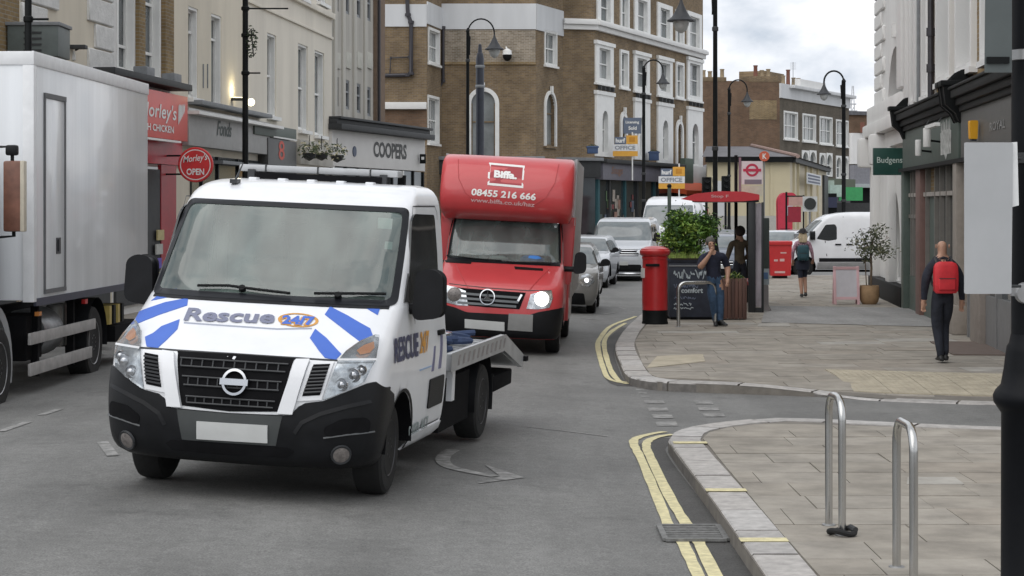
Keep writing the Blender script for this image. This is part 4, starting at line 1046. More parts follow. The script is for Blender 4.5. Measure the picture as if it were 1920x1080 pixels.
f.put('downpipe', b, K_pipe)
b = MB(); b.tube([(f.u(1731), -.1, 4.4), (f.u(1731), -.1, 12.5)], .035, 8); f.put('downpipe', b, K_lead)
def shopfront(f, fas_m, cor=True):
    L = f.L
    if cor:
        b = MB(); b.box2((.5, -.40, 4.12), (L, .02, 4.26)); b.box2((.5, -.32, 4.0), (L, .02, 4.12)); b.box2((.5, -.26, 3.9), (L, .02, 4.0)); b.box2((.45, -.44, 4.26), (L, .02, 4.31)); f.put('cornice', b, K_blk, bevel=.015)
    f.box('fascia', fas_m, .3, L, -.2, .02, 3.12, 3.9, .01); f.box('fascia_foot', K_blk, 0, L, -.26, .02, 3.05, 3.12)
def console(f, u):
    b = MB(); b.prism([(-.1, 3.72), (-.22, 3.76), (-.28, 3.9), (-.44, 4.04), (-.48, 4.35), (-.1, 4.35)], u, u + .3, 'x'); b.box2((u - .04, -.54, 4.35), (u + .34, .02, 4.44)); b.prism([(-.1, 4.44), (-.36, 4.44), (-.2, 4.6), (-.1, 4.62)], u, u + .3, 'x'); f.put('console', b, K_blk, bevel=.015)
shopfront(f, P_teal); console(f, .5); console(f, f.L - .45)
M_brn = mat('brown_pilaster_paint', (.16, .09, .075), .5); M_gfr = mat('grey_brown_frame', (.16, .15, .135), .5)
f.box('pilaster', P_teal, .0, .42, -.2, .02, .12, 3.06, .01); f.box('pilaster', M_brn, f.u(1722, .1), f.u(1730, .1), -.16, .02, .12, 3.06, .01); f.box('pilaster', mat('stone_pilaster', (.27, .24, .21), .7), f.L - .45, f.L - .02, -.24, .02, .12, 3.06, .02); f.box('pilaster_base', mat('stone_pilaster', (.27, .24, .21), .7), f.L - .5, f.L + .02, -.3, .02, .12, .62, .03)
f.box('stall_riser', P_teal, .42, f.L - .45, -.08, .02, .12, .85)
f.box('shop_window', G_grey, .42, f.u(1744), -.02, .02, .85, 3.05); f.box('shop_window', G_dark, f.u(1762), f.L - .45, -.02, .02, .85, 3.05)
f.box('door', P_teal, f.u(1746), f.u(1761), -.03, .02, .14, 2.6)
for u in (.9, 1.35, f.u(1733), f.u(1745), f.u(1762), f.u(1772), f.u(1784), f.u(1797)): f.box('mullion', M_gfr, u - .035, u + .035, -.1, 0, .85, 3.05)
for za in (2.55, 2.1): f.box('transom', mat('pale_transom', (.36, .33, .30), .5), .42, f.L - .45, -.09, 0, za - .04, za + .04) if za > 2.3 else f.box('transom', M_gfr, .42, 1.9, -.09, 0, za - .04, za + .04)
# painted crest on the fascia
b = MB(); u0, z0 = f.u(1774, .2), 3.5; rr = random.Random(3)
b.add([(u0 + x, -.207, z0 + y) for x, y in [(-.72, -.26), (-.2, -.26), (0, -.36), (.2, -.26), (.72, -.26), (.75, .14), (.5, .18), (-.5, .18), (-.75, .14)]], [tuple(range(9))])
for k in range(6): b.add([(u0 - .6 + .23 * k + x * 1.6, -.207, z0 + .17 + y * .8) for x, y in [(-.05, 0), (.05, 0), (.02, .2 + .06 * (k % 2)), (-.03, .17)]], [(0, 1, 2, 3)])
f.put('painted_crest', b, mat('worn_crest_paint', (.46, .47, .45), .7, var=.45, scale=9, detail=9), fix=False)
bb = thing('bell_box', 'yellow alarm bell box on the grey green shop fascia', 'alarm', at(1825, 243, fg.D(1825, .3)))
b = MB(); b.prism(rounded([(-.05, -.15), (.05, -.15), (.06, .14), (-.06, .14)], .025, 3), -.05, .08, 'y'); b.build('case', mat('amber_yellow_case', (.72, .36, .02), .4, var=.05), bb, bevel=.015); b = MB(); b.box((0, -.0, -.165), (.08, .1, .035)); b.build('foot', K_dk, bb)
def wall_lamp(px, py, lab, s=1.0):
    t = thing('wall_lamp', lab, 'lamp', at(px, py, fg.D(px, .45))); b = MB(); b.lathe([(.055 * s, -.15 * s), (.062 * s, -.14 * s), (.062 * s, .14 * s), (.05 * s, .15 * s)], 14); b.build('lamp_shade', W_stucco, t); b = MB(); b.tube([(.02, 0, -.05), (.3, .05, -.08)], .02); b.build('bracket', K_blk, t)
wall_lamp(1722, 277, 'white cylindrical wall lamp nearest the green hanging sign'); wall_lamp(1738, 258, 'white cylindrical wall lamp just left of the painted crest', 1.15)
wl2 = thing('strip_light', 'thin white strip light tucked under the black shop cornice', 'light', at(1748, 236, fg.D(1748, .5))); b = MB(); b.box((0, 0, 0), (.09, 1.5, .06)); b.build('tube', W_paint, wl2, mt=Matrix.Rotation(-math.atan(.09), 4, 'Z')); b = MB(); b.tube([(0, .5, .03), (.05, .5, .12)], .012); b.tube([(0, -.5, .03), (.05, -.5, .12)], .012); b.build('bracket', K_dk, wl2)
# next shop, mostly behind the white sign panel
nb = thing('grey_shop_building', 'dark grey shop with small pale lettering at the right edge', 'building', (BLX(Ys0), Ys0, 0))
f = Facade(nb, (BLX(Ys0) , Ys0), (BLX(20), 20)); fn = f
hs = [(f.u(1846) + .1, f.u(1880), 4.62, 7.6), (4.2, 5.6, 4.62, 7.6)]
f.wall('wall', B_stock2, 0, 13, hs, reveal=.3, rm=W_stucco); f.box('side_wall', B_stock2, .02, f.L - .02, .42, 9, 0, 12.95); flat_roof(f, 13, 9)
for h in hs: f.window(h, (.16, .16, .12, .1), bars=(0, (.5,)), glass=G_grey, plate=W_stucco, proud=.1, deep=.28)
shopfront(f, mat('warm_grey_fascia', (.10, .098, .092), .55, var=.1)); console(f, .02)
f.text('ROYAL', 1857, 1886, 226, 243, mat('pale_grey_lettering', (.24, .24, .235), .5, var=0), f.root, .2, bold=.02)
f.box('stall_riser', K_mid, .4, f.L, -.1, .02, .12, .9); f.box('shop_window', G_dark, .4, f.L, -.03, .02, .9, 3.05)
for u in (.45, 2.0, 3.5, 5.0, 7): f.box('mullion', K_mid, u, u + .12, -.12, 0, .12, 3.05)
f.box('pilaster', mat('taupe_pilaster', (.24, .21, .185), .7), f.u(1842), f.u(1860), -.2, .02, .12, 3.06, .02); f.box('door_mat_step', mat('brown_mat', (.12, .09, .075), .9), f.u(1850), f.u(1905), -.9, 0, .12, .135)
# hanging green sign facing us
hsn = thing('hanging_sign', 'dark green hanging sign with pale lettering beside the white corner building', 'sign', at(1667, 303, 43.6))
b = MB(); b.box((0, 0, 0), (.70, .14, .60)); b.build('panel', P_grn, hsn, bevel=.01)
b = MB(); add_text(b, 'Budgens', (-.28, -.072, -.07), (1, 0, 0), (0, 0, 1), .56, .17, (0, -1, 0), bold=.005); b.build('lettering', mat('mint_lettering', (.50, .58, .54), .5, var=0), hsn, fix=False)
b = MB(); b.box((.39, 0, -.1), (.06, .1, 1.15)); b.box((.47, .05, .2), (.2, .05, .05)); b.build('bracket', K_blk, hsn)
# ------------------------------------------------------------------ vehicle kit
V_white = mat('white_van_paint', (.75, .76, .78), .32, var=.05, scale=2.5, coat=.6)
V_wgrey = mat('silver_paint', (.54, .56, .59), .3, .2, var=.04, coat=.6)
V_beige = mat('grey_beige_paint', (.23, .225, .215), .3, .15, var=.05, coat=.6)
V_red = mat('haulier_red_paint', (.52, .050, .055), .42, var=.06, scale=2, coat=.5)
V_plast = mat('black_bumper_plastic', (.009, .0095, .011), .45, var=.3, scale=5, bump=.08, bscale=300, spec=.22)
V_rub = mat('tyre_rubber', (.010, .010, .010), .85, var=.3, scale=12, bump=.15, bscale=90)
V_chas = mat('chassis_black', (.007, .007, .008), .9, var=.3, spec=.15)
V_rim = mat('steel_wheel_grey', (.30, .30, .31), .4, .6, var=.2, scale=8)
V_rimd = mat('dark_wheel', (.05, .05, .055), .45, .4, var=.2)
V_chrome = mat('chrome', (.52, .53, .55), .16, 1.0, var=0)
V_alu = mat('aluminium_bed', (.46, .47, .48), .42, .55, var=.15, scale=5)
V_blue = mat('livery_blue', (.045, .13, .52), .4, var=.04)
V_amber = mat('amber_lens', (.55, .20, .04), .2, var=0)
V_lens = mat('headlamp_reflector', (.52, .54, .56), .16, .75, var=.5, scale=16)
V_fog = mat('fog_lamp_dull', (.22, .20, .19), .3, .4, var=.4, scale=30)
V_plate = mat('blank_number_plate', (.55, .56, .55), .5, var=.05)
V_glass = glass_mat('windscreen_glass', (.60, .68, .65), ior=1.95, film=(.34, .44, .40), film_amt=.24)  # pale green film painted in, standing in for sky reflected in the screen
V_side = mat('tinted_side_glass', (.012, .014, .016), .05, var=.3, spec=.7)
V_in = mat('cab_interior', (.07, .072, .075), .8, var=.3)
V_seat = mat('seat_cloth', (.035, .037, .04), .9, var=.3)
V_lit = mat('lit_headlamp', (1, 1, 1), .3, var=0, emit=((1, .97, .9), 4.0))
V_drl = mat('lit_day_lamp', (.9, .92, 1), .3, var=0, emit=((.95, .95, 1), 1.6))
V_dk = mat('dark_trim', (.03, .032, .035), .4, var=.15)
V_frit = mat('windscreen_frit', (.010, .011, .014), .35, var=.1, spec=.25)

class Cab:
    """front body shell of a vehicle. rows: (z, y0, w, d, n): at height z the front surface has half width w,
    is at y0 on the centre line and sweeps back by d to the corner along a superellipse of order n. Front faces -y."""
    def __init__(s, root, M, rows, rear):
        s.root = root; s.M = M; s.rows = rows; s.Zr = np.array([r[0] for r in rows], float); s.C = np.array(rows, float)
        s.rear = rear; h = np.diff(s.Zr); s.sl = []
        for c in range(1, 5):                              # monotone cubic slopes
            v = s.C[:, c]; dl = np.diff(v) / h; m = np.zeros(len(v)); m[0], m[-1] = dl[0], dl[-1]
            for i in range(1, len(v) - 1): m[i] = 0 if dl[i - 1] * dl[i] <= 0 else 2 * dl[i - 1] * dl[i] / (dl[i - 1] + dl[i])
            s.sl.append(m)
    def at(s, z):
        i = int(min(max(np.searchsorted(s.Zr, z) - 1, 0), len(s.Zr) - 2)); h = s.Zr[i + 1] - s.Zr[i]; t = min(max((z - s.Zr[i]) / h, 0), 1); o = []
        for c in range(4):
            a, b, ma, mb_ = s.C[i, c + 1], s.C[i + 1, c + 1], s.sl[c][i] * h, s.sl[c][i + 1] * h
            o.append((2 * t ** 3 - 3 * t * t + 1) * a + (t ** 3 - 2 * t * t + t) * ma + (-2 * t ** 3 + 3 * t * t) * b + (t ** 3 - t * t) * mb_)
        return o
    def P(s, x, z, off=0.0):
        def q(x, z):
            y0, w, d, n = s.at(z); a = min(abs(x) / w, .9995); return Vector((x, y0 + d * (1 - (1 - a ** n) ** (1 / n)), z))
        p = q(x, z)
        if off:
            e = .004; sx = -1 if x > 0 else 1
            du = (q(x + sx * e, z) - p) * sx; zz = z + e if z + e < s.Zr[-1] else z - e; dv = (q(x, zz) - p) * (1 if zz > z else -1)
            nn = du.cross(dv); 
            if nn.length > 1e-12:
                nn.normalize(); nn = nn if nn.y < 0 else -nn
                if abs(nn.y) < 1e-3 and nn.z < 0: nn = -nn
                p = p + nn * off
        return p
    def shell(s, name, m, z0, z1, nz=22, na=12, skip=None, rear_z=None, arches=(), side=True, step=.06, zs=None, floor=False):
        "front skin, both sides back to the rear, one mesh; skip(i_mid_z, a_mid) drops the windscreen opening"
        zs = zs or [z0 + (z1 - z0) * i / nz for i in range(nz + 1)]
        b = MB(); ang = [math.pi / 2 * (i / na) for i in range(na + 1)]
        for sg in (1, -1):
            for i in range(len(zs) - 1):
                for j in range(na):
                    if skip and skip((zs[i] + zs[i + 1]) / 2, (ang[j] + ang[j + 1]) / 2): continue
                    q = []
                    for z, a in ((zs[i], ang[j]), (zs[i], ang[j + 1]), (zs[i + 1], ang[j + 1]), (zs[i + 1], ang[j])):
                        y0, w, d, n = s.at(z); q.append((sg * w * math.sin(a) ** (2 / n), y0 + d * (1 - max(math.cos(a), 0) ** (2 / n)), z))
                    b.add(q, [(0, 1, 2, 3)], 0, True)
            if side:
                R_ = s.rear; ny = max(6, int((R_ - s.C[:, 1].min()) / step))
                cols = []
                for z in zs:
                    y0, w, d, n = s.at(z); ya = y0 + d; yr = R_(z) if callable(R_) else R_
                    cols.append([[sg * w, ya + (yr - ya) * k / ny, z] for k in range(ny + 1)])
                for i in range(len(zs) - 1):
                    for k in range(ny):
                        q = [cols[i][k], cols[i][k + 1], cols[i + 1][k + 1], cols[i + 1][k]]
                        kill = False
                        for (yc, zc, r) in arches:
                            ins = [math.hypot(p[1] - yc, p[2] - zc) < r for p in q]
                            if all(ins): kill = True
                            elif any(ins):
                                q = [list(p) for p in q]
                                for p, f in zip(q, ins):
                                    if f:
                                        l = max(math.hypot(p[1] - yc, p[2] - zc), 1e-4); p[1] = yc + (p[1] - yc) * r / l; p[2] = zc + (p[2] - zc) * r / l
                        if not kill: b.add(q, [(0, 1, 2, 3)], 0, True)
                for (yc, zc, r) in arches:                 # inner lip of the wheel arch
                    x = s.at(zc + r * .6)[1]
                    pts = [(yc + r * math.cos(t), zc + r * math.sin(t)) for t in [math.pi * k / 16 for k in range(17)]]
                    b.grid([[(sg * x * .998, y, z) for y, z in pts], [(sg * (x - .28), y, z) for y, z in pts]], 1)
        # roof and back
        zt = zs[-1]; y0, w, d, n = s.at(zt); yr = s.rear(zt) if callable(s.rear) else s.rear
        fr = [(sg * w * math.sin(a) ** (2 / n), y0 + d * (1 - max(math.cos(a), 0) ** (2 / n)), zt) for sg, aa in ((-1, ang[::-1]), (1, ang[1:])) for a in aa]
        if side:
            b.add(fr + [(w, yr, zt), (-w, yr, zt)], [tuple(range(len(fr) + 2))])
            back = [(s.at(z)[1], (s.rear(z) if callable(s.rear) else s.rear), z) for z in zs]
            b.grid([[(-x, y, z) for x, y, z in back], [(x, y, z) for x, y, z in back]], 0, False)
        me = b.mesh(name, [m, V_chas], ang=50)
        return link(name, me, s.root)
    def px(s, px, py, iters=14):
        "local (x, z) of the front surface seen at a pixel of the photograph"
        x, z = 0.0, (s.Zr[0] + s.Zr[-1]) / 2
        def pr(x, z):
            p = s.M @ s.P(x, z); return MID + F_PX * p.x / p.y, HORIZON + F_PX * (CAM_H - p.z) / p.y
        for _ in range(iters):
            a = pr(x, z); ex, ez = px - a[0], py - a[1]
            e = .002; zz = z + e if z + e < s.Zr[-1] else z - e; sx = -1 if x > 0 else 1
            bx = pr(x + sx * e, z); bz = pr(x, zz); dz = zz - z
            J = [[(bx[0] - a[0]) / (sx * e), (bz[0] - a[0]) / dz], [(bx[1] - a[1]) / (sx * e), (bz[1] - a[1]) / dz]]
            det = J[0][0] * J[1][1] - J[0][1] * J[1][0]
            if abs(det) < 1e-9: break
            dx_, dz_ = (ex * J[1][1] - ez * J[0][1]) / det, (ez * J[0][0] - ex * J[1][0]) / det
            w = s.at(z)[1]; x = min(max(x + max(-.25, min(.25, dx_)), -w * .997), w * .997); z = min(max(z + max(-.25, min(.25, dz_)), s.Zr[0]), s.Zr[-1])
        return x, z
    def spx(s, px, py, sg=1, x=None):
        "local (y, z) on the side of the body seen at a pixel"
        y, z = 1.0, 1.0
        def pr(y, z):
            p = s.M @ Vector((sg * (s.at(z)[1] if x is None else x), y, z)); return MID + F_PX * p.x / p.y, HORIZON + F_PX * (CAM_H - p.z) / p.y
        for _ in range(14):
            a = pr(y, z); b1 = pr(y + .01, z); b2 = pr(y, z + .01); ex, ez = px - a[0], py - a[1]
            j0, j1, j2, j3 = (b1[0] - a[0]) / .01, (b2[0] - a[0]) / .01, (b1[1] - a[1]) / .01, (b2[1] - a[1]) / .01; det = j0 * j3 - j1 * j2
            if abs(det) < 1e-9: break
            y += max(-.5, min(.5, (ex * j3 - ez * j1) / det)); z = min(max(z + max(-.4, min(.4, (ez * j0 - ex * j2) / det)), s.Zr[0]), s.Zr[-1])
        return y, z
    def sym(s, pts, px=True):
        "closed outline from its right half (pixels), mirrored; first and last points are put on the centre line"
        h = s.pxs(pts) if px else list(pts); h[0] = (0, h[0][1]); h[-1] = (0, h[-1][1])
        return h + [(-x, z) for x, z in h[-2:0:-1]]
    def line(s, name, pts, wpx, m, off=.008, parent=None, mirror=False, px=True):
        "ribbon along a polyline on the front surface"
        P = []
        loc = s.pxs(pts) if px else list(pts)
        fine = []
        for i in range(len(loc) - 1):
            for k in range(6): fine.append(Vector(loc[i]).lerp(Vector(loc[i + 1]), k / 6))
        fine.append(Vector(loc[-1])); b = MB()
        for sg in ((1, -1) if mirror else (1,)):
            L, Rr = [], []
            for i, p in enumerate(fine):
                a, c = s.P(*fine[max(i - 1, 0)]), s.P(*fine[min(i + 1, len(fine) - 1)]); q = s.P(*p, off); t = (c - a).normalized()
                n = Vector((0, -1, .25)).normalized().cross(t).normalized() * wpx / 2
                for l, w in ((L, n), (Rr, -n)): l.append(((q + w).x * sg, (q + w).y, (q + w).z))
            b.grid([L, Rr], 0, True)
        return b.build(name, m, parent or s.root, fix=False)
    def pxs(s, pts): return [s.px(*p) for p in pts]
    def patch(s, name, outl, m, off=.006, step=.07, parent=None, holes=(), mirror=False, r=0.0, base=-.01, smooth=True, mi_side=None):
        o = []
        if r: outl = rounded(outl, r)
        for sg in ((1, -1) if mirror else (1,)):
            vs, fs, be = cut_poly([outl] + list(holes), step); b = MB()
            top = [s.P(sg * x, z, off) for x, z in vs]; b.add(top, fs, 0, smooth)
            for a, c in be:
                p, q = vs[a], vs[c]; b.add([top[a], top[c], s.P(sg * q[0], q[1], base) if base else top[c] + Vector((0, .01, 0)), s.P(sg * p[0], p[1], base) if base else top[a] + Vector((0, .01, 0))], [(0, 1, 2, 3)])
            o.append(b.build(name, m, parent or s.root, ang=45))
        return o if mirror else o[0]
    def wrap(s, name, m, zlo, tops, off=.012, na=30, nz=16, parent=None):
        "skin wrapped round the whole front from zlo up to a contour tops = [(x, z)], both corners included"
        b = MB(); n0 = s.at((zlo + tops[0][1]) / 2)[3]; tx = [t[0] for t in tops]; tz = [t[1] for t in tops]; rows = []
        for i in range(-na, na + 1):
            a = math.pi / 2 * abs(i) / na; sg = 1 if i >= 0 else -1; zt = float(np.interp(s.at(zlo + .2)[1] * math.sin(a) ** (2 / n0), tx, tz)); col = []
            for j in range(nz + 1):
                z = zlo + (zt - zlo) * j / nz; y0, w, d, n = s.at(z); x = w * math.sin(a) ** (2 / n); y = y0 + d * (1 - math.cos(a) ** (2 / n)); nx, ny = (x / w) ** (n - 1) / w, -max(math.cos(a), 0) ** (2 * (n - 1) / n) / d; l = math.hypot(nx, ny)
                col.append((sg * (x + nx / l * off), y + ny / l * off, z))
            p = col[0]; q = col[-1]; rows.append([(p[0] * .97, p[1] + .03, p[2])] + col + [(q[0] * .985, q[1] + .02, q[2] + .003)])
        b.grid(rows); return b.build(name, m, parent or s.root, ang=50)
    def letters(s, body, p0, p1, ptop, m, off=.008, parent=None, name='lettering', step=.12, **k):
        "lettering whose baseline runs from pixel p0 to p1 and whose top reaches ptop"
        a, b_, t = [Vector(s.px(*p)) for p in (p0, p1, ptop)]
        u = b_ - a; v = t - a; v = v - u * (v.dot(u) / u.dot(u)) if False else v
        vs, fs = text_fit(body, 1, 1, **k); b = MB()
        b.add([s.P(*(a + u * x + v * y), off) for x, y in vs], fs); return b.build(name, m, parent or s.root, fix=False)
    def sletters(s, body, p0, p1, ptop, m, sg=1, off=.008, parent=None, **k):
        a, b_, t = [Vector(s.spx(*p, sg)) for p in (p0, p1, ptop)]; u, v = b_ - a, t - a
        vs, fs = text_fit(body, 1, 1, **k); b = MB(); q = [a + u * x + v * y for x, y in vs]
        b.add([(sg * (s.at(p.y)[1] + off), p.x, p.y) for p in q], fs); return b.build('lettering', m, parent or s.root, fix=False)
    def side_x(s, z): return s.at(z)[1]
    def spatch(s, name, outl, m, sg=1, off=.006, step=.12, parent=None, r=0.0):
        if r: outl = rounded(outl, r)
        vs, fs, be = cut_poly([outl], step); b = MB(); top = [(sg * (s.side_x(z) + off), y, z) for y, z in vs]; b.add(top, fs, 0, False)
        for a, c in be: b.add([top[a], top[c], (sg * (s.side_x(vs[c][1]) - .012), *vs[c]), (sg * (s.side_x(vs[a][1]) - .012), *vs[a])], [(0, 1, 2, 3)])
        return b.build(name, m, parent or s.root)
def place(o, X, Y, head, roll=None):
    "stand a vehicle on the road: heading about z, side tilt from the road's own crossfall"
    c, s_ = math.cos(head), math.sin(head)
    zl, zr = road_z(X - .8 * c, Y - .8 * s_), road_z(X + .8 * c, Y + .8 * s_)
    if roll is None: roll = math.atan((zl - zr) / 1.6)
    o.location = (X, Y, (zl + zr) / 2 + .002)
    Mr = Matrix.Rotation(head, 3, 'Z') @ Matrix.Rotation(roll, 3, 'Y')
    o.rotation_euler = Mr.to_euler()
    return Matrix.Translation(o.location) @ Mr.to_4x4()
def wheel(parent, x, y, r, w, rim_m, sg, steer=0.0, style='steel', z=None):
    M_ = T(x, y, r if z is None else z) @ Matrix.Rotation(steer, 4, 'Z')
    h = w / 2; b = MB()
    b.lathe([(r * .60, -h * .92), (r * .70, -h), (r * .90, -h * .97), (r * .975, -h * .82), (r, -h * .55), (r, h * .55), (r * .975, h * .82), (r * .90, h * .97), (r * .70, h), (r * .60, h * .92)], 36, ax='x')
    o = b.build('wheel', V_rub, parent, M_, ang=28)
    c = MB(); e = sg * h
    c.lathe([(r * .62, e * .90), (r * .60, e * .97), (r * .55, e * .80), (r * .50, e * .45), (r * .30, e * .55), (r * .26, e * .75), (r * .15, e * .85), (r * .02, e * .86)], 30, ax='x', caps=(False, True))
    n = {'steel': 5, 'truck': 10, 'alloy': 5}[style]
    if style == 'alloy':
        for k in range(n):
            a = 2 * math.pi * k / n; c.tube([(e * .8, r * .12 * math.cos(a), r * .12 * math.sin(a)), (e * .86, r * .57 * math.cos(a), r * .57 * math.sin(a))], [r * .08, r * .06], 6)
    else:
        for k in range(n):
            a = 2 * math.pi * k / n; c.tube([(e * .5, r * .2 * math.cos(a), r * .2 * math.sin(a)), (e * .92, r * .2 * math.cos(a), r * .2 * math.sin(a))], r * .035, 6)
    c.build('rim', rim_m, o)
    return o
def interior(root, y_dash, z_dash, w, y_seat, z_seat, wheel_x=-.4):
    b = MB(); b.prism([(y_dash - .35, z_dash - .1), (y_dash - .3, z_dash), (y_dash + .1, z_dash + .03), (y_dash + .25, z_dash - .1), (y_dash + .2, z_dash - .5), (y_dash - .3, z_dash - .5)], -w, w, 'x'); b.build('dashboard', V_in, root, bevel=.02)
    for x in (-w * .5, w * .5):
        b = MB(); b.prism(rounded([(y_seat, z_seat - .5), (y_seat - .12, z_seat - .45), (y_seat + .02, z_seat + .12), (y_seat + .16, z_seat + .12), (y_seat + .16, z_seat - .5)], .06), x - .24, x + .24, 'x'); b.prism(rounded([(y_seat + .03, z_seat + .15), (y_seat + .03, z_seat + .36), (y_seat + .13, z_seat + .36), (y_seat + .13, z_seat + .15)], .04), x - .13, x + .13, 'x'); b.build('seat', V_seat, root, bevel=.02)
    b = MB(); n = 24
    ring = [Vector((wheel_x + .19 * math.cos(2 * math.pi * k / n), y_dash + .28 + .08 * math.sin(2 * math.pi * k / n), z_dash + .0 + .17 * math.sin(2 * math.pi * k / n))) for k in range(n + 1)]
    b.tube(ring, .016, 6); b.tube([(wheel_x - .18, y_dash + .28, z_dash), (wheel_x + .18, y_dash + .28, z_dash)], .02, 6); b.build('steering_wheel', V_dk, root)
def box_mirror(root, x, y, z, sg, h=.36, w=.24, arm=.12):
    b = MB(); ol = rounded([(0, 0), (w, .03), (w - .01, h - .04), (w * .6, h), (.02, h - .02)], .06)
    b.prism([(sg * (x + arm + u), z + v) for u, v in ol], y - .07, y + .09, 'y')
    b.tube([(sg * (x - .04), y + .02, z + h * .18), (sg * (x + arm + .08), y + .02, z + h * .2)], .045, 8)
    o = b.build('door_mirror', V_plast, root, bevel=.03, seg=3)
    g = MB(); g.prism([(sg * (x + arm + u), z + v) for u, v in [(.03, .04), (w - .03, .06), (w - .04, h - .07), (.04, h - .05)]], y + .092, y + .098, 'y'); g.build('mirror_glass', V_chrome, o)
    return o
# ------------------------------------------------------------------ white recovery truck (nearest vehicle)
nv = thing('recovery_truck', 'white flatbed recovery truck with blue bonnet stripes leading the traffic', 'truck')
nM = place(nv, -1.915, 15.25, -math.atan(.177))
rows = [(.27, -.80, .93, .42, 2.6), (.33, -.885, 1.0, .44, 2.7), (.45, -.925, 1.035, .46, 2.8), (.60, -.945, 1.05, .47, 2.8), (.78, -.935, 1.06, .48, 2.8),
        (.98, -.905, 1.06, .50, 2.8), (1.06, -.87, 1.055, .50, 2.7), (1.11, -.80, 1.05, .47, 2.6), (1.18, -.66, 1.04, .44, 2.6), (1.28, -.47, 1.03, .40, 2.6), (1.38, -.28, 1.02, .36, 2.7), (1.43, -.19, 1.015, .33, 2.7),
        (1.45, -.15, 1.01, .32, 2.7), (1.75, .12, .99, .28, 2.8), (2.0, .34, .965, .24, 2.9), (2.165, .49, .945, .22, 3.0), (2.24, .58, .93, .22, 3.0), (2.31, .75, .89, .22, 3.0), (2.35, .98, .83, .22, 3.0), (2.365, 1.25, .75, .2, 3.0)]
nc = Cab(nv, nM, rows, 1.60)
ZS = [.38, .45, .52, .60, .68, .78, .88, .98, 1.02, 1.06, 1.085, 1.11, 1.145, 1.18, 1.23, 1.28, 1.33, 1.38, 1.405, 1.43, 1.45, 1.55, 1.65, 1.75, 1.83, 1.92, 2.0, 2.08, 2.165, 2.20, 2.24, 2.275, 2.31, 2.33, 2.35, 2.365]
nc.shell('body', V_white, 0, 0, zs=ZS, skip=lambda z, a: 1.45 < z < 2.165 and a < R(67.4), arches=((0, .36, .43),))
def screen_outline(c, z0, z1, f, r=.10, n=6):
    zz = [z0 + (z1 - z0) * i / n for i in range(n + 1)]
    return rounded([(c.at(z)[1] * f, z) for z in zz] + [(-c.at(z)[1] * f, z) for z in zz[::-1]], r, 5)
def windscreen(c, z0, z1, f, b=.05, r=.10, glass=None, frit=None):
    w = c.patch('windscreen', screen_outline(c, z0, z1, f, r), glass or V_glass, .004, .09, base=None)
    i = [(x * (1 - b / abs(.9)), z) for x, z in screen_outline(c, z0 + b * .9, z1 - b * .8, f, r)]
    fr = c.patch('windscreen_frame', screen_outline(c, z0 - .012, z1 + .012, f + .008, r), frit or V_frit, .008, .09, holes=[i], base=.0)
    return w
windscreen(nc, 1.445, 2.17, .957, .034)
interior(nv, .25, 1.40, .80, 1.15, 1.55)
b = MB(); b.box2((-.88, 1.53, .5), (.88, 1.58, 2.2)); b.build('cab_back_panel', V_in, nv)
b = MB(); b.box2((-.80, -.2, .5), (.80, 1.5, .9)); b.build('floor_pan', V_chas, nv)
# sun visors, mirror, stickers on the screen
for x in (-.42, .42): b = MB(); b.box((x, .72, 2.08), (.55, .05, .16)); b.build('sun_visor', V_in, nv, bevel=.02)
b = MB(); b.box((0, .52, 2.06), (.24, .05, .08)); b.build('rear_view_mirror', V_dk, nv, bevel=.02)
M_stk = mat('screen_sticker', (.55, .66, .62), .6, var=.1)
nc.patch('screen_sticker', nc.pxs([(709, 407), (736, 409), (734, 429), (708, 427)]), M_stk, -.006, base=None)
nc.patch('screen_sticker', nc.pxs([(722, 452), (736, 453), (735, 467), (721, 466)]), M_stk, -.006, base=None)
# scuttle and wipers
nc.patch('scuttle_panel', [(x * .95, z) for x, z in [(-.99, 1.415), (.99, 1.415), (.985, 1.455), (-.985, 1.455)]], V_plast, .006)
for pts, piv in (([(373, 541), (430, 541), (487, 549), (545, 556)], (455, 545)), ([(590, 556), (650, 556), (722, 556)], (634, 558))):
    P3 = [nc.P(*q, .035) for q in nc.pxs(pts)]; b = MB(); b.tube(P3, .012, 6); q = nc.px(*piv); b.tube([nc.P(*q, .0), nc.P(*q, .04)], .028, 8); b.build('wiper', K_blk, nv)
# bonnet edge, livery
nc.line('bonnet_seam', [(236, 650), (300, 655), (437, 664), (560, 672), (640, 677), (704, 676)], .014, V_dk, .004)
for pts in ([(619, 575), (609, 590), (640, 614), (677, 642), (699, 630), (694, 616), (652, 592)], [(591, 617), (581, 634), (609, 671), (630, 675), (640, 664), (612, 634)], [(676, 571), (714, 575), (708, 591)],
            [(244, 600), (253, 609), (300, 590), (351, 573), (353, 559), (310, 567), (258, 585)], [(265, 553), (302, 550), (262, 567), (255, 568)], [(272, 632), (275, 650), (296, 653), (314, 636), (333, 617), (337, 599), (303, 612), (287, 625)]):
    nc.patch('livery_stripe', nc.pxs(pts), V_blue, .004, .05)
M_let = mat('steel_blue_lettering', (.17, .18, .26), .4, var=0)
nc.letters('Rescue', (344, 602), (514, 608), (349, 578), M_let, bold=.03, shear=.12)
M_org = mat('orange_livery', (.62, .30, .05), .4, var=0)
def ring_px(cx, cy, a, b, k, n=24): return [(cx + k * a * math.cos(2 * math.pi * i / n), cy + k * b * math.sin(2 * math.pi * i / n) + .05 * k * a * math.cos(2 * math.pi * i / n)) for i in range(n)]
nc.patch('logo_ring', nc.pxs(ring_px(559, 601, 38, 13, 1)), M_org, .005, .2, holes=[nc.pxs(ring_px(559, 601, 38, 13, .86))], base=None)
nc.letters('24/7', (528, 609), (590, 612), (530, 592), V_blue, bold=.05, parent=nv)
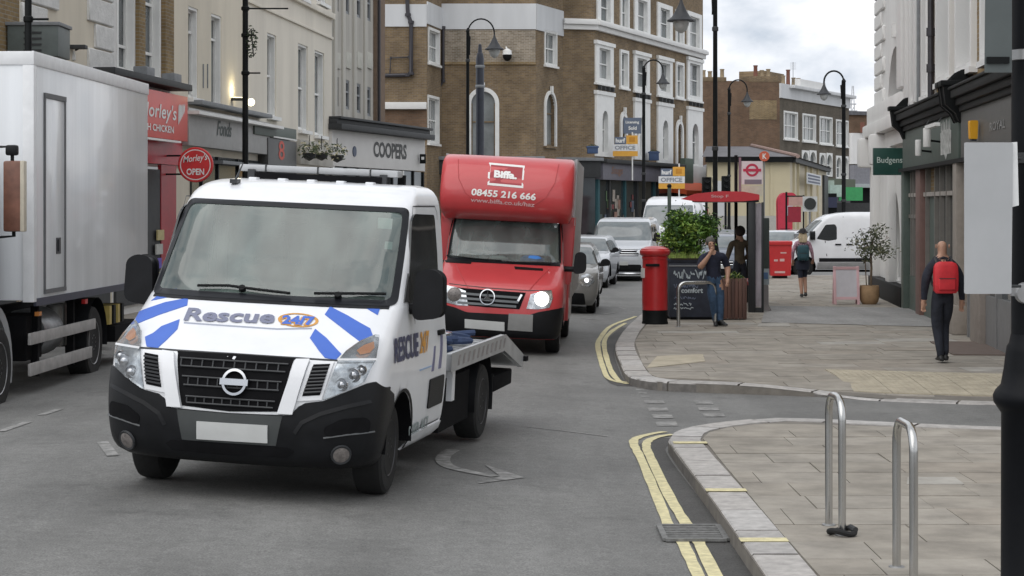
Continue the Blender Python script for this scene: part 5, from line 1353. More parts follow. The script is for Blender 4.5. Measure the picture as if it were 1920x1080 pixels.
nc.letters('24/7', (526, 610), (588, 613), (528, 593), M_org, bold=.075, off=.0065)
nc.line('livery_line', [(345, 606), (430, 612), (520, 618), (585, 617)], .012, mat('grey_blue_line', (.35, .38, .46), .4, var=0), .005)
# grille group
nc.patch('grille', nc.sym([(437, 664), (555, 672), (551, 676), (524, 772), (437, 772)]), V_chas, .004)
def gz(py): return nc.px(437, py)[1]
M_bar = mat('grille_bar_grey', (.038, .04, .043), .5, .0, var=.1)
gx = lambda z: nc.px(549, 676)[0] - .0 - (gz(674) - z) * .27
for i, py in enumerate((678, 692, 711, 727, 748, 760)):
    z = gz(py); b = MB(); w = gx(z) - .02
    n = 17; b.tube([nc.P(-w + 2 * w * k / n, z, .014) for k in range(n + 1)], .007, 6)
    if i % 2 == 0:
        z2 = gz((692, 0, 727, 0, 760)[i]); off = (i // 2) % 2
        for k in range(10):
            x = -w + (2 * w) * (k + .5 * off + .15) / 10
            if abs(x) < w: b.tube([nc.P(x, z, .012), nc.P(x, z2, .012)], .006, 5)
    b.build('grille_bar', M_bar, nv)
for o in nc.patch('grille_side_bar', nc.pxs([(556, 677), (581, 677), (549, 777), (521, 775)]), V_white, .035, mirror=True): pass
wf = nc.pxs([(583, 678), (627, 679), (603, 750), (557, 752)])
nc.patch('vent_surround', wf, V_white, .014, mirror=True)
vi = nc.pxs([(588, 685), (619, 684), (600, 741), (567, 743)])
vn = nc.patch('side_vent', vi, V_chas, .018, mirror=True)
(x0, z0), (x1, z1), (x2, z2), (x3, z3) = vi
for sg in (1, -1):
    for k in range(1, 9):
        t = k / 9; b = MB(); a = (x0 + (x3 - x0) * t, z0 + (z3 - z0) * t); c = (x1 + (x2 - x1) * t, z1 + (z2 - z1) * t)
        b.tube([nc.P(sg * (a[0] + (c[0] - a[0]) * j / 3), a[1] + (c[1] - a[1]) * j / 3, .024) for j in range(4)], .008, 5); b.build('vent_slat', M_bar, nv)
# badge: ring with a bar
bx, bz = nc.px(442, 717); bz0 = bz; b = MB()
def rp(a, r, o): return nc.P(bx + r * math.cos(a), bz0 + r * math.sin(a), o)
b.ring([[rp(2 * math.pi * k / 28, r, o) for k in range(28)] for r, o in ((.072, .02), (.076, .045), (.094, .045), (.098, .02))], 0, (False, False))
b.add([nc.P(bx + x, bz0 + z, .052) for x, z in [(-.105, -.022), (.105, -.022), (.105, .022), (-.105, .022)]] + [nc.P(bx + x, bz0 + z, .02) for x, z in [(-.11, -.026), (.11, -.026), (.11, .026), (-.11, .026)]], [(0, 1, 2, 3), (0, 4, 5, 1), (1, 5, 6, 2), (2, 6, 7, 3), (3, 7, 4, 0)])
b.build('badge', V_chrome, nv)
# bumper
tops = [nc.px(*q) for q in ((545, 779), (562, 757), (604, 752), (650, 733), (682, 719), (697, 716))]; nc.wrap('bumper', V_plast, .275, [(0, tops[0][1] - .01)] + tops + [(1.07, tops[-1][1] - .09)])
for sg in (1, -1):
    arc = [(-.445 * math.cos(t), .36 + .445 * math.sin(t)) for t in [R(-8), R(10), R(25), R(40), R(52)]]
    nc.spatch('bumper_end', [(-.50, .29)] + arc + [(-.30, .80), (-.49, .86)], V_plast, sg, .010)
nc.patch('lower_intake', nc.sym([(437, 832), (540, 838), (552, 846), (540, 856), (437, 852)]), V_chas, .018)
pl_ = nc.sym([(437, 791), (506, 795), (506, 828), (437, 824)])
nc.patch('bumper_recess', nc.sym([(437, 776), (530, 780), (518, 835), (437, 830)]), mat('charcoal_plastic', (.05, .055, .055), .5), .016)
for sg in (1, -1): nc.line('bumper_ridge', [(sg * a, b) for a, b in nc.pxs([(552, 812), (566, 792), (600, 776), (650, 762), (694, 752)])], .03, V_plast, .017, px=False)
nc.patch('number_plate', nc.pxs([(371, 789), (503, 797), (503, 829), (371, 821)]), V_plate, .03)
nc.patch('bumper_scoop', nc.pxs([(606, 802), (640, 785), (684, 782), (693, 790), (690, 812), (610, 818)]), V_chas, .017, mirror=True, r=.03)
for sg in (1, -1):
    q = nc.px(639, 851); p = nc.P(sg * q[0], q[1], .0); n = (nc.P(sg * q[0], q[1], .05) - p).normalized(); u = Vector((0, 0, 1)).cross(n).normalized(); v = n.cross(u)
    b = MB(); b.ring([[p + n * d + (u * math.cos(2 * math.pi * k / 20) + v * math.sin(2 * math.pi * k / 20)) * r for k in range(20)] for r, d in ((.078, .01), (.074, .026), (.06, .022))], 0, (False, False)); o = b.build('fog_lamp_bezel', V_dk, nv)
    b = MB(); b.ring([[p + n * d + (u * math.cos(2 * math.pi * k / 20) + v * math.sin(2 * math.pi * k / 20)) * r for k in range(20)] for r, d in ((.06, .022), (.04, .03), (.002, .032))], 0, (False, False)); b.build('fog_lamp', V_fog, nv)
for sg in (1, -1): nc.line('bumper_crease_highlight', [(sg * a, b) for a, b in nc.pxs([(606, 820), (650, 814), (700, 808)])], .012, mat('plastic_highlight', (.06, .064, .066), .4), .018, px=False)  # paler ribbon: highlight along the bumper crease painted as colour
# headlamps
hl = nc.pxs([(648, 664), (675, 645), (702, 633), (709, 634), (706, 658), (701, 678), (680, 717), (650, 732), (606, 750), (618, 715), (633, 680)])
hh = nc.patch('headlamp', hl, V_lens, .010, .04, mirror=True)
G_lens = glass_mat('headlamp_cover', (.93, .95, .96), ior=1.45, film=(.6, .62, .64), film_amt=.10)
am = nc.pxs([(668, 660), (682, 650), (700, 643), (701, 655), (692, 664), (675, 668)])
for i, sg in enumerate((1, -1)):
    b = MB(); vs, fs, be = cut_poly([am], .05); b.add([nc.P(sg * x, z, .016) for x, z in vs], fs); b.build('indicator_lens', V_amber, hh[i], fix=False)
    for (px_, py_, r) in ((662, 704, .055), (640, 722, .05), (677, 695, .04)):
        q = nc.px(px_, py_); p = nc.P(sg * q[0], q[1], .012); b = MB(); b.lathe([(r, 0), (r * .9, -.012), (r * .55, .004), (r * .5, -.02), (.004, -.026)], 16, p, 'y', caps=(False, True)); b.build('lamp_reflector', V_chrome, hh[i])
    b = MB(); vs, fs, be = cut_poly([hl], .06); b.add([nc.P(sg * x, z, .034) for x, z in vs], fs, 0, True)
    for a, c in be: b.add([nc.P(sg * vs[a][0], vs[a][1], .034), nc.P(sg * vs[c][0], vs[c][1], .034), nc.P(sg * vs[c][0], vs[c][1], .005), nc.P(sg * vs[a][0], vs[a][1], .005)], [(0, 1, 2, 3)])
    b.build('lamp_cover', G_lens, hh[i])
for sg in (1, -1): nc.line('headlamp_divider', [(sg * a, b) for a, b in nc.pxs([(632, 679), (660, 679), (702, 678)])], .016, V_white, .036, px=False)
# doors and sides
for sg in (1, -1):
    w = [(.25, 1.46), (.50, 2.08), (.62, 2.14), (1.36, 2.13), (1.40, 1.40), (.80, 1.36)]
    nc.spatch('door_window', w, V_side, sg, .004, r=.05)
    nc.spatch('quarter_trim', [(.14, 1.46), (.30, 1.68), (.30, 1.46)], V_dk, sg, .006)
    for pts in ([(.48, .45), (.47, 1.30), (.30, 1.48), (.60, 2.2), (.74, 2.2), (1.42, 2.2)], [(1.50, .42), (1.50, 1.4), (1.47, 2.15), (1.42, 2.2)], [(.50, .42), (1.50, .42)]):
        b = MB(); L, Q = [], []
        for i in range(len(pts)):
            a, c = Vector(pts[max(i - 1, 0)]), Vector(pts[min(i + 1, len(pts) - 1)]); n = Vector((-(c - a).y, (c - a).x)).normalized() * .006; p = Vector(pts[i])
            for l, k in ((L, n), (Q, -n)): l.append((sg * (nc.at((p + k).y)[1] + .002), (p + k).x, (p + k).y))
        b.grid([L, Q], 0, False); b.build('door_seam', V_dk, nv, fix=False)
    b = MB(); b.box((sg * (nc.at(1.16)[1] + .012), 1.36, 1.16), (.03, .20, .045)); b.build('door_handle', K_blk, nv, bevel=.012)
    nc.spatch('rubbing_strip', [(.95, .56), (1.50, .56), (1.50, .80), (.95, .80)], V_plast, sg, .012, r=.03)
    nc.spatch('sill', [(.46, .28), (1.59, .28), (1.59, .40), (.46, .40)], V_white, sg, .012)
    box_mirror(nv, 1.0, .30, 1.335, sg, h=.375, w=.21, arm=.07)
    arcp = [(0 + r * math.cos(t), .36 + r * math.sin(t)) for r, t in [(.43, R(a)) for a in range(-8, 190, 11)]]
    b = MB(); b.grid([[(sg * (nc.at(z)[1] + .004), y, z) for y, z in arcp], [(sg * (nc.at(z)[1] + .012), y * 1.06, .36 + (z - .36) * 1.06) for y, z in arcp]]); b.build('arch_trim', V_plast, nv, fix=False)
M_side_let = mat('navy_side_lettering', (.05, .055, .11), .4, var=0)
nc.sletters('RESCUE', (738, 682), (783, 668), (738, 634), M_side_let, bold=.04)
nc.sletters('24/7', (786, 664), (802, 660), (787, 622), M_org, bold=.04)
nc.sletters('0203 417', (764, 822), (802, 800), (764, 800), mat('faded_side_lettering', (.28, .33, .33), .5, var=0), bold=.03)
for pts in ([(1.02, .86), (1.10, .86), (1.16, 1.06), (1.10, 1.06)], [(1.28, .86), (1.38, .86), (1.46, 1.16), (1.38, 1.16)]): nc.spatch('livery_stripe', pts, mat('violet_grey_stripe', (.14, .14, .24), .4), 1, .004)
for k in range(4): nc.spatch('livery_line', [(.58, .90 - .0 + k * 0), (1.0, .90), (1.0, .912), (.58, .912)], mat('pale_blue_line', (.3, .42, .6), .4, var=0), 1, .0045) if k == 0 else None
# roof bar, aerial
b = MB(); b.box((-.12, 1.66, 2.455), (1.40, .20, .06)); lb = b.build('light_bar', mat('pale_light_bar', (.42, .43, .44), .35, var=.1), nv, bevel=.02)
for x in (-.58, -.12, .34): b = MB(); b.box((x, 1.66, 2.455), (.012, .21, .064)); b.build('light_bar_joint', K_dk, lb)
for x in (-.70, .46): b = MB(); b.box((x, 1.60, 2.40), (.06, .14, .09)); b.build('light_bar_foot', V_dk, nv)
b = MB(); b.box((-.1, 1.58, 2.395), (1.1, .12, .055)); b.build('wiring_tray', V_chas, nv)
for i in range(5): b = MB(); b.box((-.55 + .25 * i, 1.15, 2.362), (.07, .10, .03)); b.build('roof_stud', V_white, nv, bevel=.01)
b = MB(); b.box((-.60, .80, 2.335), (.06, .10, .035)); b.tube([(-.60, .80, 2.34), (-.57, .90, 2.49)], [.011, .005], 6); b.build('aerial', V_dk, nv)
# wheels, chassis, bed
for sg in (1, -1):
    wheel(nv, sg * .87, 0, .355, .235, V_rimd, sg, R(2)); wheel(nv, sg * .88, 3.68, .355, .235, V_rimd, sg)
    b = MB(); rr_ = .43; b.grid([[(x, 3.68 + rr_ * math.cos(t), .40 + rr_ * math.sin(t)) for t in [R(a) for a in range(-15, 196, 14)]] for x in (sg * .72, sg * 1.0)]); b.build('mudguard', V_plast, nv, fix=False)
    b = MB(); b.box((sg * .86, 4.16, .40), (.28, .012, .34)); b.build('mud_flap', V_rub, nv)
    b = MB(); b.prism([(1.85, .79), (1.85, .94), (4.45, .94), (5.55, .66), (5.55, .53), (4.42, .79)], sg * 1.03 - .025, sg * 1.03 + .025, 'x'); ra = b.build('side_rail', V_alu, nv, bevel=.006)
    for k in range(11):
        y = 2.1 + .22 * k; b = MB(); b.add([(sg * 1.057, y, .82), (sg * 1.057, y + .09, .82), (sg * 1.057, y + .15, .91), (sg * 1.057, y + .06, .91)], [(0, 1, 2, 3)]); b.build('rail_marker', mat('rail_marker_grey', (.26, .24, .24), .5, var=.3, scale=20), ra, fix=False)
    b = MB(); b.box((sg * 1.05, 5.6, .62), (.08, .12, .05)); b.build('ramp_hook', V_chas, nv)
    b = MB(); b.box2((sg * .38, 1.3, .48), (sg * .46, 4.9, .66)); b.build('chassis_rail', V_chas, nv)
b = MB(); b.add([(-1.0, 1.8, .875), (1.0, 1.8, .875), (1.0, 4.44, .875), (-1.0, 4.44, .875), (-1.0, 5.54, .60), (1.0, 5.54, .60)], [(0, 1, 2, 3), (3, 2, 5, 4)]); b.add([(-1.0, 1.8, .80), (1.0, 1.8, .80), (1.0, 4.44, .80), (-1.0, 4.44, .80), (-1.0, 5.54, .54), (1.0, 5.54, .54)], [(0, 1, 2, 3), (3, 2, 5, 4)]); b.build('bed_deck', V_alu, nv, fix=False)
for k in range(9): b = MB(); b.box2((-.98, 2.2 + .26 * k, .876), (.98, 2.235 + .26 * k, .888)); b.build('tread_bar', V_alu, nv)
b = MB(); b.box2((-.9, 4.5, .36), (.95, 5.5, .52)); b.build('tail_box', V_chas, nv, bevel=.02)
b = MB(); b.box2((-.8, 1.9, .25), (.95, 3.2, .70)); b.build('underbody_locker', V_chas, nv)
b = MB(); b.box2((.9, 2.18, .50), (1.0, 2.30, .78)); b.build('fuel_flap', V_white, nv)
b = MB(); b.box((-.1, 1.84, 1.2), (1.6, .05, .62))
for x in (-.8, .55): b.box((x, 1.84, 1.65), (.06, .06, 1.6))
b.build('headboard', V_chas, nv)
st_ = thing('tie_down_strap', 'heap of dark blue ratchet straps lying on the flat bed of the recovery truck', 'straps', nM @ Vector((.55, 3.1, .885)))
st_.rotation_euler = nv.rotation_euler
rr = random.Random(4); b = MB()
for k in range(7):
    p = [(rr.uniform(-.35, .35), -.7 + .28 * j + rr.uniform(-.1, .1), .03 + rr.uniform(0, .09)) for j in range(6)]; b.tube([tuple(q) for q in smooth_line(p, 4)], .03, 6)
b.build('webbing', mat('navy_webbing', (.03, .05, .11), .8, var=.3), st_)
b = MB(); b.box((.1, .2, .08), (.16, .3, .1)); b.build('ratchet', V_lens, st_, bevel=.02)
# ------------------------------------------------------------------ red luton van
lv = thing('luton_van', 'red luton van with white frontal lettering and one lit headlamp following the recovery truck', 'van')
lM = place(lv, -.20, 30.4, -R(3.3))
rows = [(.24, -.86, .88, .35, 2.8), (.32, -.93, .93, .38, 2.9), (.55, -.96, .96, .40, 3.0), (.80, -.94, .97, .42, 3.0), (.98, -.88, .97, .42, 2.9), (1.06, -.78, .96, .40, 2.8), (1.18, -.52, .95, .36, 2.8), (1.30, -.22, .93, .32, 2.8), (1.34, -.10, .92, .30, 2.8),
        (1.36, -.04, .915, .30, 2.8), (1.7, .20, .89, .26, 2.9), (2.02, .44, .85, .22, 3), (2.10, .52, .83, .22, 3), (2.2, .70, .80, .2, 3)]
lc = Cab(lv, lM, rows, 1.5)
ZL = [.24, .28, .32, .43, .55, .68, .80, .90, .98, 1.02, 1.06, 1.12, 1.18, 1.24, 1.30, 1.34, 1.36, 1.46, 1.56, 1.7, 1.8, 1.92, 2.02, 2.06, 2.10, 2.2]
lc.shell('body', V_red, 0, 0, zs=ZL, skip=lambda z, a: 1.36 < z < 2.02 and a < R(67.4), arches=((0, .35, .41),), step=.09)
windscreen(lc, 1.352, 2.025, .955, .03, glass=glass_mat('van_windscreen_glass', (.58, .66, .64), ior=1.8, film=(.40, .47, .45), film_amt=.34))  # pale film colour stands in for sky reflection on the van screen
interior(lv, .35, 1.30, .75, 1.0, 1.35)
b = MB(); b.box2((-.8, 1.4, .4), (.8, 1.46, 2.1)); b.build('cab_back_panel', V_in, lv); b = MB(); b.box2((-.78, -.2, .4), (.78, 1.4, .8)); b.build('floor_pan', V_chas, lv)
def on_dash(name, lab, cat, x, y, m, s, sq):
    t = thing(name, lab, cat, lM @ Vector((x, y, 1.37))); t.rotation_euler = lv.rotation_euler; b = MB(); b.ball((0, 0, .03), s, 10, 0, sq); b.build('body', m, t); b = MB(); b.box((.02, .03, .03), (s * 1.5, s * .6, .03)); b.build('fold', m, t)
on_dash('dashboard_papers', 'loose white papers on the dashboard of the red van', 'papers', -.08, .10, W_paint, .15, (1, .4, .3)); on_dash('dashboard_cloth', 'bright blue cloth on the dashboard of the red van', 'cloth', .44, .10, mat('bright_blue_cloth', (.06, .22, .62), .8), .2, (1, .4, .4))
lc.patch('scuttle_panel', [(-.88, 1.325), (.88, 1.325), (.87, 1.36), (-.87, 1.36)], V_plast, .006)
for pts in ([(834, 488), (884, 492), (883, 495), (836, 492)], [(964, 500), (1018, 504), (1018, 508), (966, 505)]): lc.patch('bonnet_vent', lc.pxs(pts), K_blk, .006)
for pts in ([(840, 481), (890, 488), (940, 492)], [(950, 494), (1000, 497), (1032, 498)]): b = MB(); b.tube([lc.P(*q, .03) for q in lc.pxs(pts)], .011, 6); b.build('wiper', K_blk, lv)
lc.line('bonnet_seam', [(842, 532), (915, 540), (990, 545), (1034, 545)], .012, V_dk, .004)
for sg in (1, -1): lc.line('bonnet_crease', [(sg * a, b) for a, b in lc.pxs([(1030, 505), (1005, 530), (992, 545)])], .014, mat('deep_red_crease', (.40, .02, .022), .4, var=0), .004, px=False)
lc.patch('grille', lc.pxs([(845, 538), (915, 544), (986, 549), (974, 580), (912, 576), (853, 570)]), V_chas, .006)
for pts in ([(851, 549), (975, 559)], [(855, 558), (972, 567)], [(858, 567), (968, 575)]): lc.line('grille_bar', pts, .035, mat('grille_dull_grey', (.10, .11, .115), .4, .3), .016)
for p in (((857, 546), (855, 554)), ((978, 553), (971, 565))): lc.line('grille_clip', list(p), .03, V_chrome, .022)
# three-pointed badge
bx, bz0 = lc.px(914, 558); b = MB()
b.ring([[lc.P(bx + r * math.cos(2 * math.pi * k / 26), bz0 + r * math.sin(2 * math.pi * k / 26), o) for k in range(26)] for r, o in ((.098, .02), (.1, .04), (.114, .04), (.118, .02))], 0, (False, False))
for k in range(3):
    a = R(90 + 120 * k); t = lc.P(bx + .1 * math.cos(a), bz0 + .1 * math.sin(a), .035); l = lc.P(bx + .02 * math.cos(a + R(60)), bz0 + .02 * math.sin(a + R(60)), .03); r_ = lc.P(bx + .02 * math.cos(a - R(60)), bz0 + .02 * math.sin(a - R(60)), .03); b.add([t, l, lc.P(bx, bz0, .05), r_], [(0, 1, 2), (0, 2, 3)])
b.build('badge', V_chrome, lv, fix=False)
lc.wrap('bumper', V_plast, .245, [(0, .60), (.45, .60), (.62, .66), (1.0, .74)])
lc.patch('number_plate', lc.pxs([(872, 598), (946, 604), (946, 620), (872, 614)]), V_plate, .03)
lc.patch('bumper_plate', lc.pxs([(954, 588), (999, 590), (998, 621), (952, 618)]), mat('dull_grey_panel', (.24, .24, .235), .7, var=.1), .034)
hl = lc.pxs([(995, 552), (1015, 547), (1034, 545), (1036, 560), (1030, 577), (1008, 580), (987, 579)]); hp = lc.patch('headlamp', hl, V_lens, .008, mirror=True)
for i, sg in enumerate((1, -1)):
    q = lc.px(1015, 561); b = MB(); b.lathe([(.11, 0), (.10, -.03), (.05, -.045), (.004, -.048)], 16, lc.P(sg * q[0], q[1], .01), 'y', caps=(False, True)); b.build('lamp_reflector', V_lit if sg > 0 else V_fog, hp[i])
for sg in (1, -1):
    lc.spatch('door_window', [(.25, 1.36), (.5, 1.95), (1.25, 1.95), (1.25, 1.36)], V_side, sg, .004, r=.04); box_mirror(lv, .93, .30, 1.22, sg, h=.32, w=.17, arm=.16)
    b = MB(); b.box((sg * .975, 1.15, 1.05), (.03, .18, .04)); b.build('door_handle', K_blk, lv, bevel=.01)
    wheel(lv, sg * .82, 0, .34, .22, V_rim, sg); wheel(lv, sg * .84, 3.66, .34, .24, V_rim, sg)
    b = MB(); b.box2((sg * .35, 1.4, .42), (sg * .45, 6.0, .6)); b.build('chassis_rail', V_chas, lv)
    b = MB(); b.box2((sg * .98, 1.7, .42), (sg * 1.0, 3.1, .80)); b.build('side_guard', V_alu, lv)
# luton body and moulded front
rowsb = [(1.98, .30, .96, .10, 3.5), (2.06, .02, 1.0, .16, 3.2), (2.16, -.14, 1.02, .18, 3.0), (2.35, -.20, 1.03, .20, 3.0), (2.6, -.15, 1.03, .22, 3.0), (2.8, -.02, 1.03, .22, 3.0), (2.9, .10, 1.02, .22, 3.0), (2.96, .28, 1.0, .22, 3.0), (2.985, .45, .97, .2, 3)]
bc = Cab(lv, lM, rowsb, .9)
bc.shell('luton_moulding', V_red, 0, 0, zs=[1.98, 2.02, 2.06, 2.11, 2.16, 2.25, 2.35, 2.47, 2.6, 2.7, 2.8, 2.85, 2.9, 2.93, 2.96, 2.985], step=.12)
M_lbox = mat('luton_box_grey', (.36, .36, .36), .5, var=.08)
b = MB(); b.box2((-1.04, .9, 1.98), (1.04, 1.5, 2.98)); b.box2((-1.04, 1.5, .78), (1.04, 6.0, 2.98)); b.build('load_box', M_lbox, lv, bevel=.02)
for sg in (1, -1): b = MB(); b.box2((sg * 1.042, .88, 1.95), (sg * 1.01, 1.2, 3.0)); b.build('corner_trim', V_alu, lv)
for sg in (1, -1): b = MB(); b.prism([(sg * .80, 2.06), (sg * 1.03, 2.06), (sg * 1.0, 1.05), (sg * .90, 1.05)], .62, 1.46, 'y'); b.build('pillar_fairing', V_red, lv, bevel=.02)
for sg in (1, -1): b = MB(); b.add([(sg * 1.0, 1.3, .42), (sg * 1.0, 1.52, .42), (sg * 1.03, 1.52, 2.0), (sg * 1.03, .55, 2.0), (sg * .95, .95, 1.5), (sg * .985, 1.3, 1.2)], [(0, 1, 2, 3, 4, 5)]); b.add([(sg * .9, 1.3, .42), (sg * 1.0, 1.3, .42), (sg * .985, 1.3, 1.2), (sg * .95, .95, 1.5), (sg * .85, .95, 1.5)], [(0, 1, 2, 3, 4)]); b.build('bulkhead_fairing', V_red, lv, fix=False)
for sg in (1, -1): bc.line('moulding_crease', [(sg * .78, 2.9), (sg * .74, 2.6), (sg * .62, 2.38), (sg * .42, 2.24)], .012, mat('deep_red_crease', (.40, .02, .022), .4), .004, px=False)
o = bc.pxs([(917, 305), (984, 311), (981, 353), (914, 347)]); i_ = bc.pxs([(920.5, 309), (980.5, 314.5), (978, 348.5), (917.5, 343)])
bc.patch('logo_frame', o, TXT_w, .004, .2, holes=[i_], base=None)
bc.patch('logo_panel', i_, mat('dark_red_logo_panel', (.34, .02, .03), .4, var=0), .002, .2, base=None)
bc.letters('Biffa.', (926, 333), (969, 337), (927, 319), TXT_w, bold=.05, off=.006)
bc.letters('08455 216 666', (883, 366), (1004, 376), (885, 353), TXT_w, bold=.03, off=.004)
bc.letters('www.biffa.co.uk/haz', (882, 378), (1002, 388), (883, 370), mat('pinkish_white_lettering', (.62, .42, .42), .5, var=0), bold=.02, off=.004)
b = MB(); b.ball((.8, .42, 2.0), .025, 8); b.build('marker_lamp', V_drl, lv)
# ------------------------------------------------------------------ generic smaller vehicles
def vehicle(root, M, rows, rear, paint, z_belt, z_ws0, z_ws1, wb, r, track, ws_glass=None, f=.95, lamp=None, grille=None, lower=None, plate=True, side_win=None, mirror_z=None, lit=False, kind='alloy', zn=None, mir=(.2, .15)):
    c = Cab(root, M, rows, rear); zs = sorted(set([round(q[0], 3) for q in rows] + [round(rows[0][0] + (rows[-1][0] - rows[0][0]) * i / 20, 3) for i in range(21)] + [z_ws0, z_ws1]))
    c.shell('body', paint, 0, 0, zs=zs, arches=((0, r, r + .06), (wb, r, r + .06)), step=.07)
    b = MB(); b.box2((-track * .72, -.3, .18), (track * .72, wb + .5, rows[-1][0] * .5)); b.build('underbody', V_chas, root)
    w = c.patch('windscreen', screen_outline(c, z_ws0, z_ws1, f, .06), ws_glass or G_ws, .005, .1)
    if lower: c.patch('bumper_insert', [(-lower[0], lower[1]), (lower[0], lower[1]), (lower[0] * .93, lower[2]), (-lower[0] * .93, lower[2])], V_plast, .006, r=.04)
    if grille:
        c.patch('grille', [(-grille[0], grille[1]), (grille[0], grille[1]), (grille[0] * 1.05, grille[2]), (-grille[0] * 1.05, grille[2])], V_chas, .007, r=.03)
        for k in range(grille[3]):
            z = grille[1] + (grille[2] - grille[1]) * (k + .5) / grille[3]; c.line('grille_bar', [(-grille[0], z), (0, z), (grille[0], z)], .02, V_chrome, .014, px=False)
    if lamp:
        hp = c.patch('headlamp', lamp, V_lens, .008, .05, mirror=True)
        if lit:
            cx = sum(p[0] for p in lamp) / len(lamp); cz = sum(p[1] for p in lamp) / len(lamp)
            for sg, o in ((1, hp[0]), (-1, hp[1])): b = MB(); b.lathe([(.05, 0), (.04, -.02), (.004, -.025)], 12, c.P(sg * cx, cz, .012), 'y'); b.build('lamp_reflector', V_drl, o)
    if plate: c.patch('number_plate', [(-.26, plate), (.26, plate), (.26, plate + .11), (-.26, plate + .11)], V_plate, .02)
    for sg in (1, -1):
        for q in side_win or []: c.spatch('side_window', q, V_side, sg, .004, r=.05)
        wheel(root, sg * (track - .02), 0, r, .2, V_rim if kind == 'alloy' else V_rim, sg, style=kind); wheel(root, sg * (track - .02), wb, r, .2, V_rim, sg, style=kind)
        if mirror_z: box_mirror(root, c.at(mirror_z)[1], mirror_y(c, mirror_z), mirror_z, sg, h=mir[1], w=mir[0], arm=.04)
    return c
def mirror_y(c, z): y0, w, d, n = c.at(z); return y0 + d + .1
G_ws = mat('reflecting_windscreen', (.17, .19, .195), .06, var=.25, scale=1.5, spec=.8)
# silver van
v = thing('silver_van', 'silver panel van with chrome grille bars behind the pillar box', 'van'); M_ = place(v, 3.45, 61.8, -R(8))
TR = [(.22, -.85, .86, .35, 2.8), (.4, -.95, .93, .38, 2.9), (.65, -.97, .95, .4, 2.9), (.9, -.93, .955, .4, 2.8), (1.0, -.85, .955, .4, 2.7), (1.12, -.45, .945, .35, 2.7), (1.22, -.12, .935, .3, 2.7), (1.25, -.05, .93, .3, 2.8), (1.6, .3, .89, .24, 2.9), (1.82, .55, .83, .2, 3), (1.9, .75, .78, .2, 3), (1.95, 1.2, .70, .2, 3)]
c = vehicle(v, M_, TR, 4.1, V_wgrey, 1.2, 1.25, 1.82, 3.1, .33, .80, lamp=[(.52, .92), (.62, 1.02), (.88, 1.02), (.93, .86), (.84, .76), (.60, .84)], grille=(.58, .78, .98, 3), lower=(.7, .30, .52), plate=.50, side_win=[[(.2, 1.25), (.45, 1.72), (1.1, 1.74), (1.1, 1.25)], [(1.3, 1.25), (1.3, 1.74), (2.6, 1.74), (2.6, 1.25)]], mirror_z=1.22, mir=(.18, .26))
b = MB(); b.prism([(0, -.09), (.07, 0), (0, .09), (-.07, 0)], 0, -.03, 'y'); b.build('badge', V_chrome, v, T(*c.P(0, .93, .02)))
c.line('sill_line', [(-.8, .26), (0, .26), (.8, .26)], .05, V_chrome, .01, px=False)
# small grey hatchback
v = thing('grey_hatchback', 'small grey beige hatchback half hidden beside the red luton van', 'car'); M_ = place(v, .97, 42.2, -R(4.2))
HB = [(.18, -.70, .74, .3, 2.4), (.3, -.80, .82, .34, 2.4), (.5, -.83, .86, .38, 2.4), (.72, -.78, .865, .42, 2.3), (.86, -.66, .86, .42, 2.3), (.95, -.40, .85, .40, 2.3), (1.0, .0, .83, .34, 2.4), (1.02, .12, .82, .32, 2.5), (1.22, .42, .74, .26, 2.7), (1.38, .70, .65, .22, 2.8), (1.42, .9, .60, .2, 2.9), (1.44, 1.3, .54, .2, 3)]
c = vehicle(v, M_, HB, 3.0, V_beige, .9, 1.03, 1.37, 2.5, .31, .74, lamp=[(.46, .66), (.50, .80), (.62, .85), (.74, .80), (.77, .68), (.66, .58), (.52, .58)], grille=(.34, .56, .76, 3), lower=(.62, .20, .44), plate=.42, side_win=[[(.35, 1.02), (.60, 1.32), (1.2, 1.33), (1.2, 1.02)], [(1.28, 1.02), (1.28, 1.33), (2.2, 1.30), (2.6, 1.05)]], mirror_z=1.0, mir=(.19, .14), lit=True)
# light cars further back
def small_car(name, label, x, y, head, paint, roll=None):
    v = thing(name, label, 'car'); M_ = place(v, x, y, head, roll)
    vehicle(v, M_, HB, 3.0, paint, .9, 1.03, 1.37, 2.5, .31, .74, lamp=[(.46, .66), (.50, .78), (.66, .80), (.77, .70), (.66, .60)], grille=(.34, .50, .66, 2), lower=(.6, .22, .42), plate=.42, side_win=[[(.35, 1.02), (.60, 1.32), (1.2, 1.33), (1.2, 1.02)], [(1.28, 1.02), (1.28, 1.33), (2.2, 1.30), (2.6, 1.05)]], mirror_z=1.0, mir=(.17, .13))
small_car('pale_hatchback', 'pale silver car in the queue just right of the red luton box', 1.92, 56, -R(8), V_wgrey)
small_car('blue_grey_car', 'blue grey car behind the leafy planter and the leaning man', 6.6, 61, -R(14), mat('blue_grey_paint', (.10, .12, .16), .3, .3, var=.05, coat=.5))
small_car('silver_car', 'silver grey car glimpsed above the red postal box', 9.4, 72, -R(35), V_wgrey)
small_car('grey_car', 'dark grey car nosed in beside the front of the white panel van', 10.4, 73.5, R(60), mat('dark_grey_paint_car', (.16, .17, .18), .3, .3, var=.05, coat=.5))
